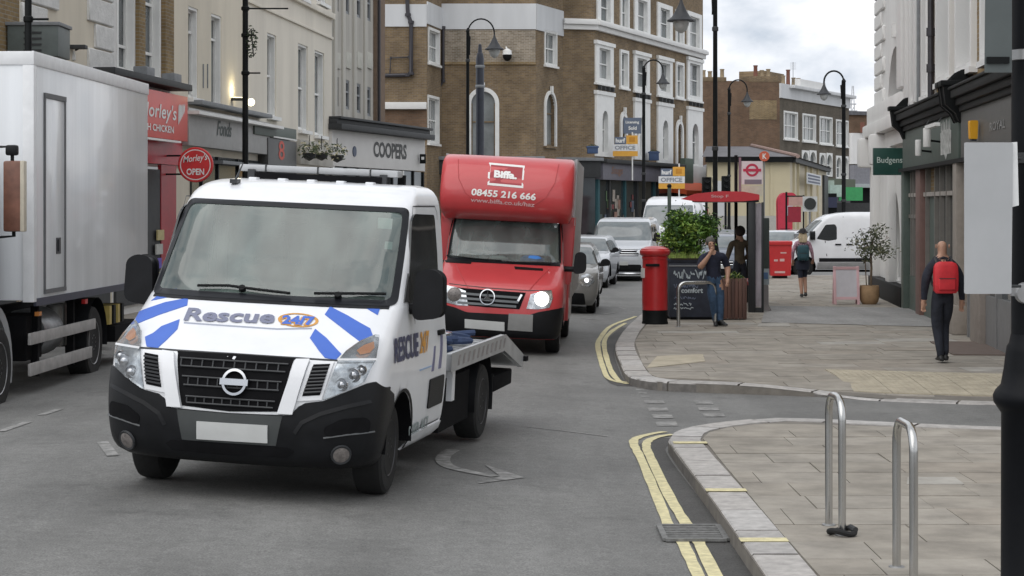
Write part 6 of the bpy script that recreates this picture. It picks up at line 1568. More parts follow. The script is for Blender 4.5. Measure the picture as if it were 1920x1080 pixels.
# white vans
SP = [(.26, -.82, .86, .34, 2.7), (.45, -.92, .94, .38, 2.8), (.75, -.93, .96, .4, 2.8), (.95, -.85, .96, .4, 2.7), (1.05, -.62, .955, .36, 2.7), (1.2, -.2, .945, .3, 2.7), (1.24, -.1, .94, .3, 2.8), (1.6, .25, .91, .24, 2.9), (1.9, .6, .87, .2, 3), (2.03, .85, .83, .2, 3), (2.10, 1.25, .77, .2, 3), (2.13, 1.6, .72, .2, 3)]
def white_van(label, x, y, head):
    v = thing('white_van', label, 'van'); M_ = place(v, x, y, head, 0)
    c = vehicle(v, M_, SP, 4.6, V_white, 1.2, 1.25, 1.86, 3.3, .34, .80, lamp=[(.55, .80), (.6, 1.0), (.85, 1.0), (.9, .8)], grille=(.5, .7, .9, 2), lower=(.8, .30, .6), plate=.5, side_win=[[(.42, 1.26), (.72, 1.72), (1.02, 1.74), (1.08, 1.66), (1.08, 1.24), (.80, 1.20)]], mirror_z=1.22, mir=(.18, .3), kind='steel')
    for sg in (1, -1):
        for pts in ([(1.30, .42), (1.30, 1.98)], [(2.75, .42), (2.75, 1.98)], [(.75, .7), (.70, 1.2)]):
            b = MB(); b.add([(sg * (c.at(z)[1] + .003), y + d, z) for (y, z) in pts for d in (-.012, .012)], [(0, 1, 3, 2)]); b.build('door_seam', V_dk, v, fix=False)
        c.spatch('rubbing_strip', [(.5, .52), (2.85, .52), (2.85, .64), (.5, .64)], V_plast, sg, .015); c.spatch('rubbing_strip', [(3.75, .52), (4.55, .52), (4.55, .64), (3.75, .64)], V_plast, sg, .015)
        c.spatch('sill', [(.45, .28), (2.9, .28), (2.9, .5), (.45, .5)], mat('dusty_sill_grey', (.33, .33, .33), .6), sg, .008)
        for y in (1.12, 1.48): b = MB(); b.box((sg * (c.at(1.08)[1] + .012), y, 1.08), (.03, .2, .05)); b.build('door_handle', K_blk, v, bevel=.01)
        c.spatch('body_crease', [(1.36, 1.30), (2.7, 1.30), (2.7, 1.315), (1.36, 1.315)], V_wgrey, sg, .004)
        b = MB(); b.box2((sg * .9, 4.6, 1.3), (sg * .93, 4.63, 1.75)); b.build('tail_lamp', mat('tail_lamp_red', (.45, .02, .02), .3), v)
    return v
white_van('white panel van seen side on beyond the woman with the backpack', 9.45, 64.9, R(-90))
white_van('white high roofed van half hidden behind the bush in the planter', 5.9, 75, R(-12)).scale = (1.08, 1.08, 1.27)
# ------------------------------------------------------------------ parked box lorry on the left
bt = thing('box_lorry', 'large white box lorry parked at the left kerb with a closed side door', 'lorry')
HD = -math.atan(.0314); bM_ = place(bt, -6.92, 23.4, HD, 0.0); bt.location.z = 0; bM_ = T(-6.92, 23.4, 0) @ Matrix.Rotation(HD, 4, 'Z')
L_white = mat('lorry_white_panel', (.78, .80, .82), .24, var=.09, scale=3.2, streak=.05, spec=.5, coat=.25, detail=10)
L_trim = mat('lorry_white_trim', (.78, .79, .80), .4, var=.06)
L_rail = mat('pale_grey_guard_rail', (.40, .39, .38), .5, .2, var=.2, scale=6)
HW, ZB, ZT, LB = 1.25, 1.19, 4.12, 6.3
b = MB(); b.box2((-HW, .0, ZB), (HW, LB, ZT - .02)); b.build('load_box', L_white, bt, bevel=.015)
for sg in (1, -1):
    b = MB(); b.box2((sg * (HW - .12), -.025, ZB - .02), (sg * (HW + .018), .10, ZT - .14)); b.build('corner_post', L_trim, bt, bevel=.012)
    b = MB(); b.box2((sg * (HW - .02), -.02, ZT - .14), (sg * (HW + .02), LB, ZT + .03)); b.build('roof_edge_trim', L_trim, bt, bevel=.02)
    b = MB(); b.box2((sg * (HW - .02), .1, ZB - .07), (sg * (HW + .012), LB, ZB + .02)); b.build('bottom_rail', mat('dark_blue_grey_rail', (.05, .055, .08), .5), bt)
    b = MB(); b.box2((sg * .45, -2.2, .62), (sg * .55, 6.1, .9)); b.build('chassis_rail', V_chas, bt)
    for z0, z1 in ((.66, .80), (.29, .44)): b = MB(); b.box2((sg * (HW - .07), .02, z0), (sg * (HW - .03), 3.2 if z0 > .5 else 3.0, z1)); b.build('guard_rail', L_rail, bt, bevel=.01)
    for y in (.5, 2.2): b = MB(); b.box2((sg * (HW - .17), y, .25), (sg * (HW - .08), y + .07, 1.1)); b.build('guard_post', V_chas, bt)
    for y in (-1.05, 3.35): wheel(bt, sg * 1.02, y, .49, .30, V_rim, sg, style='truck', z=.47)
    b = MB(); b.grid([[(x, 3.35 + .58 * math.cos(R(a)), .5 + .58 * math.sin(R(a))) for a in range(-10, 195, 15)] for x in (sg * .82, sg * 1.2)]); b.build('mudguard', V_plast, bt, fix=False)
b = MB(); b.box2((-HW, -.02, ZT - .14), (HW, .12, ZT + .025)); b.build('front_roof_trim', L_trim, bt, bevel=.02)
b = MB(); b.box2((HW - .01, .50, 1.30), (HW + .012, 1.40, 3.62)); dr = b.build('side_door', L_white, bt, bevel=.008)
for a, c in (((HW, .46, 1.28), (HW + .022, .50, 3.66)), ((HW, 1.40, 1.28), (HW + .022, 1.45, 3.66)), ((HW, .46, 3.62), (HW + .026, 1.45, 3.68)), ((HW, .46, 1.25), (HW + .026, 1.45, 1.30))): b = MB(); b.box2(a, c); b.build('door_gasket', mat('gasket_grey', (.13, .135, .14), .6), dr)
b = MB(); b.box2((HW, 1.0, 1.72), (HW + .02, 1.2, 1.92)); b.box2((HW + .02, 1.06, 1.75), (HW + .035, 1.12, 1.90)); b.build('door_latch', V_dk, dr)
b = MB(); b.lathe([(.30, 1.1), (.31, 1.13), (.31, 1.95), (.30, 1.98)], 20, (HW - .45, 0, .72), 'y'); b.build('fuel_tank', mat('tank_dull_aluminium', (.28, .29, .30), .4, .6, var=.3), bt)
b = MB(); b.box2((HW - .6, .25, .45), (HW - .15, .95, 1.0)); b.build('battery_box', V_chas, bt, bevel=.02)
b = MB()
for k in range(3): b.lathe([(.10, .5), (.11, .53), (.11, 1.0), (.09, 1.04)], 12, (HW - .30, 2.05 + .25 * k, .0))
b.build('air_tank', mat('grey_air_tank', (.17, .17, .16), .5, .3), bt)
b = MB(); b.box((HW - .02, .3, 1.02), (.05, .13, .05)); b.build('side_marker', V_amber, bt); b = MB(); b.box((HW - .02, 2.55, 1.06), (.05, .13, .06)); b.build('side_marker', mat('tail_lamp_red', (.45, .02, .02), .3), bt)
b = MB(); b.box2((-1.1, 4.4, .40), (1.2, 6.3, .62)); b.build('tail_lift', V_chas, bt)
for k in range(4): b = MB(); b.box2((.9, 4.15 + .25 * k, .66), (1.18, 4.28 + .25 * k, .92)); b.build('hazard_panel', mat('hazard_yellow', (.52, .40, .12), .5, var=.2) if k % 2 == 0 else K_blk, bt)
for z in (.30, .20): b = MB(); b.box2((.7, 4.2, z), (1.2, 4.24, z + .04)); b.build('step_bar', L_rail, bt)
L_cab = mat('lorry_cab_grey', (.30, .31, .32), .35, var=.08, coat=.4)
crow = [(.45, -2.75, .93, .2, 3.2), (.9, -2.8, .95, .2, 3.2), (1.5, -2.75, .95, .2, 3.2), (1.9, -2.6, .94, .2, 3.2), (2.5, -2.35, .90, .2, 3.2), (2.9, -2.1, .86, .2, 3.2), (3.0, -1.8, .82, .2, 3.2)]
cc_ = Cab(bt, bM_, crow, -.35); cc_.shell('cab', L_cab, 0, 0, zs=[.45, .6, .75, .9, 1.1, 1.3, 1.5, 1.7, 1.9, 2.1, 2.3, 2.5, 2.7, 2.9, 3.0], arches=((-1.05, .47, .60),), step=.12)
cc_.patch('windscreen', screen_outline(cc_, 1.6, 2.6, .94), G_ws, .006, .15)
cc_.patch('windscreen_frame', screen_outline(cc_, 1.57, 2.63, .955), V_frit, .004, .15)
cc_.wrap('bumper', V_plast, .46, [(0, .78), (1, .78)])
cc_.patch('grille', [(-.6, .95), (.6, .95), (.62, 1.38), (-.62, 1.38)], V_chas, .01)
for k in range(4): cc_.line('grille_bar', [(-.58, 1.0 + .1 * k), (0, 1.0 + .1 * k), (.58, 1.0 + .1 * k)], .03, V_rim, .02, px=False)
cc_.patch('headlamp', [(.55, .58), (.84, .58), (.84, .74), (.58, .74)], V_lens, .02, mirror=True)
for sg in (1, -1):
    cc_.spatch('door_window', [(-2.2, 1.6), (-1.9, 2.5), (-.9, 2.5), (-.9, 1.6)], V_side, sg, .005)
    b = MB(); b.ring([[(x, -1.05 + r * math.cos(R(a)), .47 + r * math.sin(R(a))) for x, r in ((sg * .90, .62), (sg * 1.08, .62), (sg * 1.10, .72), (sg * .90, .86))] for a in range(-18, 200, 12)], 0, (True, True), True, False); b.build('wheel_arch', L_cab, bt, fix=False)
mo = at(26, 368, 22.3); ml = bM_.inverted() @ mo
b = MB(); b.tube([(.93, ml.y + .1, ml.z + .56), (ml.x - .02, ml.y, ml.z + .56), (ml.x, ml.y, ml.z - .45), (.93, ml.y + .1, ml.z - .48)], .022, 8); b.build('mirror_arm', V_plast, bt)
b = MB(); b.box((ml.x + .02, ml.y - .05, ml.z), (.24, .09, .80)); mh = b.build('door_mirror', mat('mirror_back_brown', (.17, .075, .05), .35, var=.5, scale=3), bt, bevel=.03)
b = MB(); b.box((ml.x + .12, ml.y - .04, ml.z), (.05, .12, .80)); b.build('mirror_edge', mat('cream_mirror_edge', (.55, .50, .40), .5), mh, bevel=.015)
b = MB(); b.box((ml.x - .02, ml.y, ml.z + .52), (.14, .1, .12)); b.build('mirror_bracket', V_plast, mh, bevel=.03)

# ------------------------------------------------------------------ lamp columns
def lamp_post(name, label, pole_x, top_y, lamp_x, lamp_y, Y, r=.07, lw=.62, base_z=.12):
    X, ztop = X_at(pole_x, Y), Z_at(top_y, Y); lx, lz = X_at(lamp_x, Y) - X, Z_at(lamp_y, Y)
    t = thing(name, label, 'street lamp', (X, Y, base_z)); zt, lz = ztop - base_z, lz - base_z
    b = MB(); b.lathe([(r * 2.2, 0), (r * 2.2, .9), (r * 1.5, 1.1), (r * 1.2, 1.2), (r, 1.3), (r * .85, zt - .05), (r * 1.1, zt), (r * .3, zt + .12)], 14); b.build('column', K_blk, t)
    s = 1 if lx > 0 else -1; a = abs(lx); h = lw * .95
    zc = max(zt - .1, lz + .55); P_ = [(s * r, 0, zt - a * .9)]
    for k in range(13):
        q = math.pi - math.pi * k / 12; P_.append((s * (a / 2 + a / 2 * math.cos(q)) + (s * r * .6 if k == 0 else 0), 0, zc + a * .55 * math.sin(q)))
    P_.append((lx, 0, lz + lw * .62)); b = MB(); b.tube(P_, r * .42, 8); b.tube([(s * r * .9, 0, zt - a * .9), (s * r * 1.3, 0, zt - a * .2)], r * .35, 6); b.build('swan_neck', K_blk, t)
    b = MB(); b.lathe([(.03, lw * .75), (.05, lw * .62), (lw * .12, lw * .52), (lw * .20, lw * .34), (lw * .34, lw * .12), (lw * .50, 0), (lw * .50, -.03), (lw * .2, -.02)], 20, (lx, 0, lz)); b.build('lamp_shade', mat('lamp_shade_grey', (.022, .024, .028), .55, var=.2), t)
    b = MB(); b.lathe([(lw * .30, -.025), (lw * .30, -lw * .12), (lw * .20, -lw * .36), (lw * .06, -lw * .46), (.01, -lw * .47)], 18, (lx, 0, lz)); b.build('lamp_glass', mat('lamp_bowl_glass', (.42, .43, .42), .15, var=.2, spec=.6), t)
    b = MB()
    for z in (2.4, 3.6, zt - 1.2): b = MB(); b.lathe([(r * 1.0, z), (r * 1.25, z + .02), (r * 1.25, z + .1), (r, z + .12)], 12); b.build('collar', K_dk, t)
    return t
lamp_post('street_lamp', 'black swan neck street lamp beside the thick column in front of the arched window', 877, 58, 927, 92, 76, .07, .74)
lamp_post('street_lamp', 'tall black street lamp by the bus shelter with its lantern near the top edge', 1341, -30, 1277, 38, 50, .065, .70)
lamp_post('street_lamp', 'slim street lamp between the agent board and the tall white windows', 1207, 128, 1243, 156, 88, .08, .62)
lamp_post('street_lamp', 'faint street lamp over the slate roof of the cream station', 1367, 168, 1401, 190, 94, .075, .60)
lamp_post('street_lamp', 'black swan neck lamp nearest the white corner building in front of the far terrace', 1582, 152, 1545, 176, 90, .10, .66)
tcx = thing('camera_column', 'thick dark tapering column with a spike standing behind the red luton van', 'column', (X_at(900, 78), 78, .12))
b = MB(); z = lambda py: Z_at(py, 78) - .12; b.lathe([(.24, 0), (.22, 1.2), (.17, 1.4), (.165, z(180)), (.16, z(110)), (.12, z(100)), (.09, z(99)), (.06, z(84)), (.01, z(82))], 16); b.build('shaft', mat('navy_black_column', (.018, .022, .035), .4, var=.2), tcx)
for q in (128, 165): b = MB(); b.lathe([(.175, z(q)), (.19, z(q) + .02), (.19, z(q) + .1), (.175, z(q) + .12)], 16); b.build('collar', K_lead, tcx)
def plain_column(label, px, Y, r, ztop, fit):
    t = thing('lamp_column', label, 'column', (X_at(px, Y), Y, .12)); b = MB(); b.lathe([(r * 1.7, 0), (r * 1.7, 1.0), (r, 1.2), (r * .85, ztop)], 14); b.build('shaft', K_blk, t)
    for z_, d in fit:
        b = MB(); b.tube([(0, 0, z_), (d, 0, z_)], .02, 6); b.lathe([(r * 1.02, z_ - .05), (r * 1.3, z_ - .03), (r * 1.3, z_ + .03), (r * 1.02, z_ + .05)], 12); b.build('bracket', K_blk, t)
    return t
c2 = plain_column('black lamp column with a leafy bracket in front of the pale cream building', 460, 46, .075, 8.5, ((Z_at(16, 46) - .12, 1.0), (Z_at(137, 46) - .12, .35), (Z_at(66, 46) - .12, .25)))
hb = thing('dried_basket', 'small tangle of green foliage hanging on the left lamp column', 'plant', at(471, 78, 46)); b = MB(); leaves(b, (0, 0, 0), .26, 140, .05, (0, 1), 5, (.6, .6, 1.5)); b.build('foliage', [mat('dull_leaf', (.05, .075, .03), .7), mat('dark_leaf', (.02, .035, .015), .7)], hb, fix=False)
b = MB(); b.tube([(-.12, 0, .1), (0, 0, .3), (.05, 0, -.3)], .015); b.build('stem', K_dk, hb)
wl3 = thing('uplighter', 'lit wall light glowing beside the left lamp column', 'light', at(467, 192, 50.6)); b = MB(); b.box((-.2, 0, .02), (.34, .2, .07)); b.build('housing', K_dk, wl3, bevel=.02); b = MB(); b.ball((.06, -.08, 0), .10, 10); b.build('lamp_glass', mat('warm_lit_lamp', (1, .95, .75), .4, var=0, emit=((1, .90, .55), 3.0)), wl3)
plain_column('black lamp column at the far left rising behind the box lorry', 53, 31, .06, 8, ((Z_at(36, 31) - .12, .32),))
ub = thing('wall_uplight', 'small lit uplighter washing the cream wall left of the lamp column', 'light', at(449, 186, 49.0)); b = MB(); b.box((0, 0, 0), (.4, .2, .07)); b.build('housing', K_dk, ub, bevel=.02)
b = MB(); b.box((0, 0, .04), (.3, .12, .015)); b.build('lamp_glass', mat('warm_lit_lamp', (1, .95, .75), .4), ub)
pl1 = bpy.data.lights.new('uplight', 'POINT'); pl1.energy = 6; pl1.color = (1, .85, .5); pl1.shadow_soft_size = .06; lo = bpy.data.objects.new('uplight', pl1); sc.collection.objects.link(lo); lo.parent = ub; lo.location = (-.02, -.02, .22)
# hanging baskets on the far left shop
for i, (px, py, lab) in enumerate(((580, 287, 'left hanging basket of pale flowers on the stone shop fascia'), (603, 287, 'middle hanging basket of pale flowers on the stone shop fascia'), (632, 291, 'hanging basket of white flowers beside the white corner shop'))):
    t = thing('hanging_basket', lab, 'flower basket', at(px, py, 56 + 1.5 * i), 0, 'hanging baskets'); b = MB(); b.lathe([(.02, -.22), (.16, -.14), (.21, 0)], 12); b.build('basket', K_dk, t); b = MB(); leaves(b, (0, 0, .08), .34, 200, .055, (0, 1, 2), i, (1, 1, .8)); b.build('foliage', [mat('dull_leaf', (.05, .075, .03), .7), mat('cream_petal', (.66, .60, .42), .7), mat('olive_leaf', (.11, .13, .06), .7)], t, fix=False)['kind'] = 'stuff'; b = MB(); b.tube([(0, .1, .5), (0, 0, .45), (0, 0, .1)], .012); b.build('bracket', K_blk, t)

# ------------------------------------------------------------------ street furniture on the far pavement
G = lambda px, py, z=.12: ground_at(px, py, z)
q = G(1228, 607); pb = thing('pillar_box', 'round red pillar box with a black base at the kerb', 'post box', q)
Rp = .235
b = MB(); b.lathe([(Rp * 1.04, 0), (Rp * 1.04, .03), (Rp, .05), (Rp, .26)], 32); b.build('base', K_blk, pb)
b = MB(); b.lathe([(Rp, .26), (Rp, 1.21), (Rp * 1.04, 1.22), (Rp * 1.04, 1.25), (Rp, 1.26), (Rp, 1.28)], 32, caps=(False, False)); bo = b.build('body', P_red, pb)
b = MB(); b.lathe([(Rp * 1.08, 1.27), (Rp * 1.20, 1.30), (Rp * 1.22, 1.33), (Rp * 1.22, 1.36), (Rp * 1.15, 1.375), (Rp * 1.10, 1.40), (Rp * .7, 1.44), (.01, 1.455)], 32); b.build('cap', P_red, pb)
b = MB(); b.box((-.06, -Rp - .002, 1.10), (.26, .05, .05)); b.build('slot', K_blk, bo, bevel=.008); b = MB(); b.box((0, -Rp + .0, .95), (.14, .03, .18)); b.build('notice_plate', W_paint, bo, mt=Matrix.Rotation(R(-75), 4, 'Z'))
b = MB(); b.grid([[((Rp + .004) * math.sin(R(a)), -(Rp + .004) * math.cos(R(a)), z) for a in range(-115, -35, 8)] for z in (.36, .88)]); b.build('door', mat('pillar_door_red', (.46, .02, .023), .35, var=.05), bo, fix=False)
def cycle_stand(label, p0, p1, h, r=.026):
    t = thing('cycle_stand', label, 'cycle stand', p0, 0, None); v = Vector(p1) - Vector(p0); v.z = 0; L = v.length; u = v.normalized(); k = .14; P_ = [Vector((0, 0, -.05)), Vector((0, 0, h - k - .1)), Vector((0, 0, h - k))]
    for i in range(1, 8):
        a = math.pi / 2 * i / 8; P_.append(u * (k - k * math.cos(a)) + Vector((0, 0, h - k + k * math.sin(a))))
    P_ += [u * k + Vector((0, 0, h)), u * (L - k) + Vector((0, 0, h))]
    for i in range(1, 8):
        a = math.pi / 2 * i / 8; P_.append(u * (L - k + k * math.sin(a)) + Vector((0, 0, h - k + k * math.cos(a))))
    P_ += [u * L + Vector((0, 0, h - k)), u * L + Vector((0, 0, h - k - .1)), u * L + Vector((0, 0, -.05))]
    b = MB(); b.tube(P_, r, 16); b.build('hoop', mat('brushed_stainless', (.50, .50, .49), .24, 1.0, var=.2, scale=4, streak=.08), t, ang=60)
    for o in (Vector((0, 0, 0)), u * L): b = MB(); b.lathe([(r * 1.9, 0), (r * 1.8, .006), (r * 1.05, .008)], 14, o); b.build('foot_plate', mat('dull_steel', (.3, .3, .3), .5, .8, var=.2), t)
    return t
cycle_stand('stainless cycle stand by the chalkboard planter behind the pillar box', G(1272, 613), G(1341, 612), .80, .032)
pN, pF = G(1579, 1003), G(1554, 984); cycle_stand('left of the two near stainless cycle stands with a black lock at its foot', pN, pF, .90)
pN2 = Vector((X_at(1713, 11.45), 11.45, .12)); pF2 = Vector((X_at(1681, 11.95), 11.95, .12)); cycle_stand('right of the two near stainless cycle stands closest to the black lamp post', pN2, pF2, .895)
lk = thing('cycle_lock', 'black cycle lock left lying round the foot of the near left stand', 'lock', (pN.x - .005, pN.y - .02, .12)); b = MB(); n = 20
b.tube([(.085 * math.cos(2 * math.pi * k / n) * 1.0, .07 * math.sin(2 * math.pi * k / n), .028 + .012 * math.sin(4 * math.pi * k / n)) for k in range(n + 1)], .019, 8); b.build('shackle', V_rub, lk); b = MB(); b.tube([(.06, .03, .05), (.085, -.03, .04)], .022, 8); b.build('barrel', K_dk, lk)
# planter with bush and chalk lettering
q = G(1297, 600); pt = thing('chalkboard_planter', 'tall black planter with chalk scribbles on its front and a rim shelf', 'planter', (q.x, q.y + .45, .12))
M_ch = mat('chalkboard_navy', (.022, .028, .045), .6, var=.3, scale=5)
b = MB(); b.box2((-.43, -.40, .05), (.43, .40, 1.12)); b.build('box', M_ch, pt, bevel=.01); b = MB(); b.box2((-.46, -.43, 1.12), (.46, .43, 1.19)); b.build('rim', M_ch, pt, bevel=.01); b = MB(); b.box2((-.44, -.415, 1.03), (.44, -.40, 1.06)); b.build('ledge', K_lead, pt)
b = MB(); b.box2((-.40, -.36, 0), (.40, .36, .05)); b.build('plinth', K_blk, pt)
M_chalk = mat('chalk', (.46, .52, .55), .9, var=.3, scale=30); M_chb = mat('faint_chalk', (.16, .19, .26), .9, var=.3, scale=30)
rr = random.Random(11)
for (z, h, m, n) in ((.80, .16, M_chalk, 8), (.62, .08, M_chb, 6), (.40, .05, M_chb, 5), (.28, .05, M_chalk, 4), (.20, .04, M_chalk, 4)):
    b = MB(); x = -.34
    for k in range(n):
        w = rr.uniform(.05, .1); P_ = [(x + w * i / 5, -.405, z + h * rr.uniform(-.1, 1)) for i in range(6)]; b.tube(smooth_line(P_, 3), .009 if h > .1 else .007, 4); x += w + .01
    tag(b.build('chalk_writing', m, pt), kind='stuff')
b = MB(); add_text(b, 'comfort', (-.2, -.405, .52), (1, 0, 0), (0, 0, 1), .42, .1, (0, -1, 0), bold=.03); b.build('lettering', M_chalk, pt, fix=False)
L1, L2, L3, L4 = mat('leaf_mid_green', (.13, .25, .04), .6, var=.3, scale=3), mat('leaf_dark_green', (.04, .095, .02), .6, var=.3), mat('leaf_bright_green', (.26, .38, .065), .6, var=.3), mat('leaf_yellow_green', (.26, .30, .08), .65)
bs = thing('leafy_bush', 'bright green leafy bush growing in the chalkboard planter', 'bush', (q.x - .02, q.y + .45, 1.3)); b = MB(); leaves(b, (.02, 0, .52), .47, 6500, .05, (0, 0, 1, 1, 2), 2, (1.0, .85, .92), .25, 60); tag(b.build('foliage', [L1, L2, L3], bs, fix=False), kind='stuff')
b = MB()
for k in range(7): a = k * .9; b.tube([(.03 * math.cos(a), .03 * math.sin(a), -.05), (.12 * math.cos(a), .12 * math.sin(a), .25), (.28 * math.cos(a), .25 * math.sin(a), .6)], [.018, .012, .005], 5)
b.build('stem', mat('twig_brown', (.07, .05, .03), .8), bs)
gt = thing('trailing_plant', 'low yellow green grassy plant spilling over the planter rim', 'plant', (q.x, q.y + .3, 1.3)); b = MB(); rr = random.Random(8)
for k in range(500): x, y = rr.uniform(-.45, .42), rr.uniform(-.3, .3); a = rr.uniform(0, 6.28); l = rr.uniform(.06, .16); b.add([(x, y, 0), (x + .012, y, 0), (x + l * .5 * math.cos(a), y + l * .5 * math.sin(a), l)], [(0, 1, 2)], rr.choice((0, 0, 1)))
tag(b.build('foliage', [L3, L4], gt, fix=False), kind='stuff'); b = MB(); b.box((0, 0, -.005), (.8, .6, .03)); b.build('soil', mat('soil', (.03, .022, .015), .95), gt)
sh = thing('straggly_shrub', 'thin pale shrub with sparse leaves left of the leafy bush', 'bush', (q.x - .42, q.y + .75, .12)); b = MB(); leaves(b, (0, 0, 1.5), .42, 330, .035, (0, 1), 4, (.6, .6, .8), .1, 14); tag(b.build('foliage', [L4, mat('olive_leaf', (.11, .13, .06), .7)], sh, fix=False), kind='stuff'); b = MB()
for k in range(5): b.tube([(.02 * k - .04, 0, 0), (.04 * k - .08, .02, .9), (.12 * k - .24, .04, 1.75)], [.015, .01, .005], 5)
b.build('stem', mat('twig_brown', (.07, .05, .03), .8), sh); b = MB(); b.lathe([(.16, 0), (.2, .35), (.21, .38)], 14); b.build('pot', K_dk, sh)
# slatted wooden planter
q = G(1378, 600); wp = thing('slatted_planter', 'brown wooden planter of upright slats beside the leaning man', 'planter', (q.x, q.y + .22, .12))
M_wood = [mat('weathered_brown_slat_%d' % i, c, .75, var=.35, scale=8, streak=.1, bump=.2) for i, c in enumerate([(.11, .055, .042), (.13, .068, .052), (.095, .05, .04)])]
for k in range(6):
    for y in (-.2, .2): b = MB(); b.box((-.175 + .07 * k, y, .41), (.062, .022, .78)); b.build('slat', M_wood[k % 3], wp, bevel=.004)
    for x in (-.22, .22): b = MB(); b.box((x, -.165 + .066 * k, .41), (.022, .060, .78)); b.build('slat', M_wood[(k + 1) % 3], wp, bevel=.004)
b = MB(); b.box((0, 0, .72), (.4, .38, .04)); b.build('soil', mat('soil', (.03, .022, .015), .95), wp)
pp = thing('planter_plant', 'small yellow green plant in the slatted wooden planter', 'plant', (wp.location.x, wp.location.y, .86)); b = MB(); leaves(b, (0, 0, .07), .19, 220, .04, (0, 1), 9, (1, .9, .6)); tag(b.build('foliage', [L2, L4], pp, fix=False), kind='stuff'); b = MB(); b.tube([(0, 0, -.03), (.02, 0, .12)], .01); b.build('stem', K_dk, pp)
# bus shelter
q = G(1412, 586); Ys = q.y; bsx = q.x; bs_ = thing('bus_shelter', 'bus shelter with a curved red roof fascia and dark framed end panel', 'bus shelter', (bsx, Ys, .12), -R(6.3))
P_roof = mat('bus_red', (.52, .03, .04), .4, var=.06); M_bsf = mat('shelter_black', (.014, .016, .018), .4, var=.1)
zt = Z_at(372, Ys) - .12
for y in (0, 4.2):
    b = MB(); b.box2((-.10, y - .06, 0), (.05, y + .10, zt - .06)); b.build('post', M_bsf, bs_, bevel=.012)
    b = MB(); b.box2((.17, y - .03, 0), (.22, y + .04, zt - .08)); b.build('post', M_bsf, bs_, bevel=.008)
    b = MB(); b.box2((.05, y, .12), (.17, y + .02, zt - .1)); b.build('end_panel', glass_mat('shelter_panel', (.75, .72, .76), film=(.5, .46, .50), film_amt=.6), bs_)
    b = MB(); b.box2((-.08, y - .02, 0), (.2, y + .06, .10)); b.build('foot_rail', M_bsf, bs_)
b = MB(); sec = [(-1.45, -.01), (-1.2, .085), (-.7, .14), (-.2, .13), (.12, .07), (.12, -.02), (-.2, -.05), (-.7, -.06), (-1.2, -.05)]
b.prism([(x, zt + z) for x, z in sec], -.12, 4.5, 'y', smooth=False); b.build('roof', P_roof, bs_, bevel=.01)
b = MB(); b.box2((-1.25, -.05, zt - .075), (.12, 4.4, zt - .03)); b.build('roof_gutter', M_bsf, bs_)
b = MB(); add_text(b, 'Stop F', (-.86, -.125, zt + .0), (1, 0, .0), (0, 0, 1), .36, .075, (0, -1, 0), bold=.02); b.build('lettering', mat('pink_white_lettering', (.62, .36, .36), .5, var=0), bs_, fix=False)
for k in range(3): b = MB(); b.box2((.16, .15 + 1.38 * k, .3), (.18, 1.42 + 1.38 * k, zt - .15)); b.build('back_pane', glass_mat('shelter_glass', (.82, .86, .85), film_amt=.08), bs_)
b = MB(); b.box2((-.1, 1.0, .52), (.12, 3.6, .58)); b.build('bench', P_roof, bs_, bevel=.01)
tm = thing('ticket_machine', 'slim grey pavement machine with a small pale screen behind the shelter end', 'machine', G(1434, 583)); b = MB(); b.prism(rounded([(-.14, 0), (.14, 0), (.07, .12), (.07, .55), (-.07, .55), (-.07, .12)], .04), -.08, .08, 'y'); b.build('pedestal', mat('pinkish_grey_metal', (.26, .24, .24), .5), tm); b = MB(); b.box((0, 0, .72), (.17, .16, .34)); b.build('screen_housing', mat('pale_blue_grey_panel', (.36, .41, .44), .4), tm, bevel=.015); b = MB(); b.box((0, -.085, .74), (.11, .01, .14)); b.build('screen', mat('blue_screen', (.10, .18, .34), .2), tm); b = MB(); b.box((0, .02, 1.42), (.18, .16, 1.06)); b.build('upper_cabinet', mat('dark_green_grey_cabinet', (.06, .075, .07), .5), tm, bevel=.02)
# bus stop flag
q = (X_at(1380, 44), 44, .12); bf = thing('bus_stop_flag', 'bus stop flag with a red roundel on white above the shelter', 'sign', q); s = 44 / F_PX; cx = (1410 - 1380) * s; zc = Z_at(324, 44) - .12
b = MB(); b.tube([(0, 0, 0), (0, 0, Z_at(291, 44) - .12)], .038, 10); b.build('pole', K_blk, bf)
b = MB(); b.box((cx, 0, zc), (.47, .04, .52)); b.build('panel', mat('pale_pink_white_panel', (.70, .66, .68), .45, var=.03), bf); b = MB(); b.box((cx - .27, 0, zc - .05), (.05, .05, .78)); b.build('panel_edge', mat('mauve_panel_edge', (.26, .17, .21), .5), bf); b = MB(); b.box((cx, 0, zc - .40), (.47, .04, .22)); b.build('route_panel', mat('cream_route_panel', (.56, .54, .44), .6), bf)
b = MB(); c0 = zc + .06; b.ring([[(cx + r * math.cos(2 * math.pi * k / 30), -.024 - .001, c0 + r * math.sin(2 * math.pi * k / 30)) for k in range(30)] for r in (.095, .145)], 0, (False, False), False); b.box((cx, -.024, c0), (.40, .012, .062)); b.build('roundel', mat('roundel_red', (.50, .04, .09), .45, var=0), bf, fix=False)
b = MB(); b.box((cx + .02, -.024, zc - .20), (.38, .01, .10)); b.build('name_bar', mat('grey_name_bar', (.22, .20, .24), .5, var=0), bf)
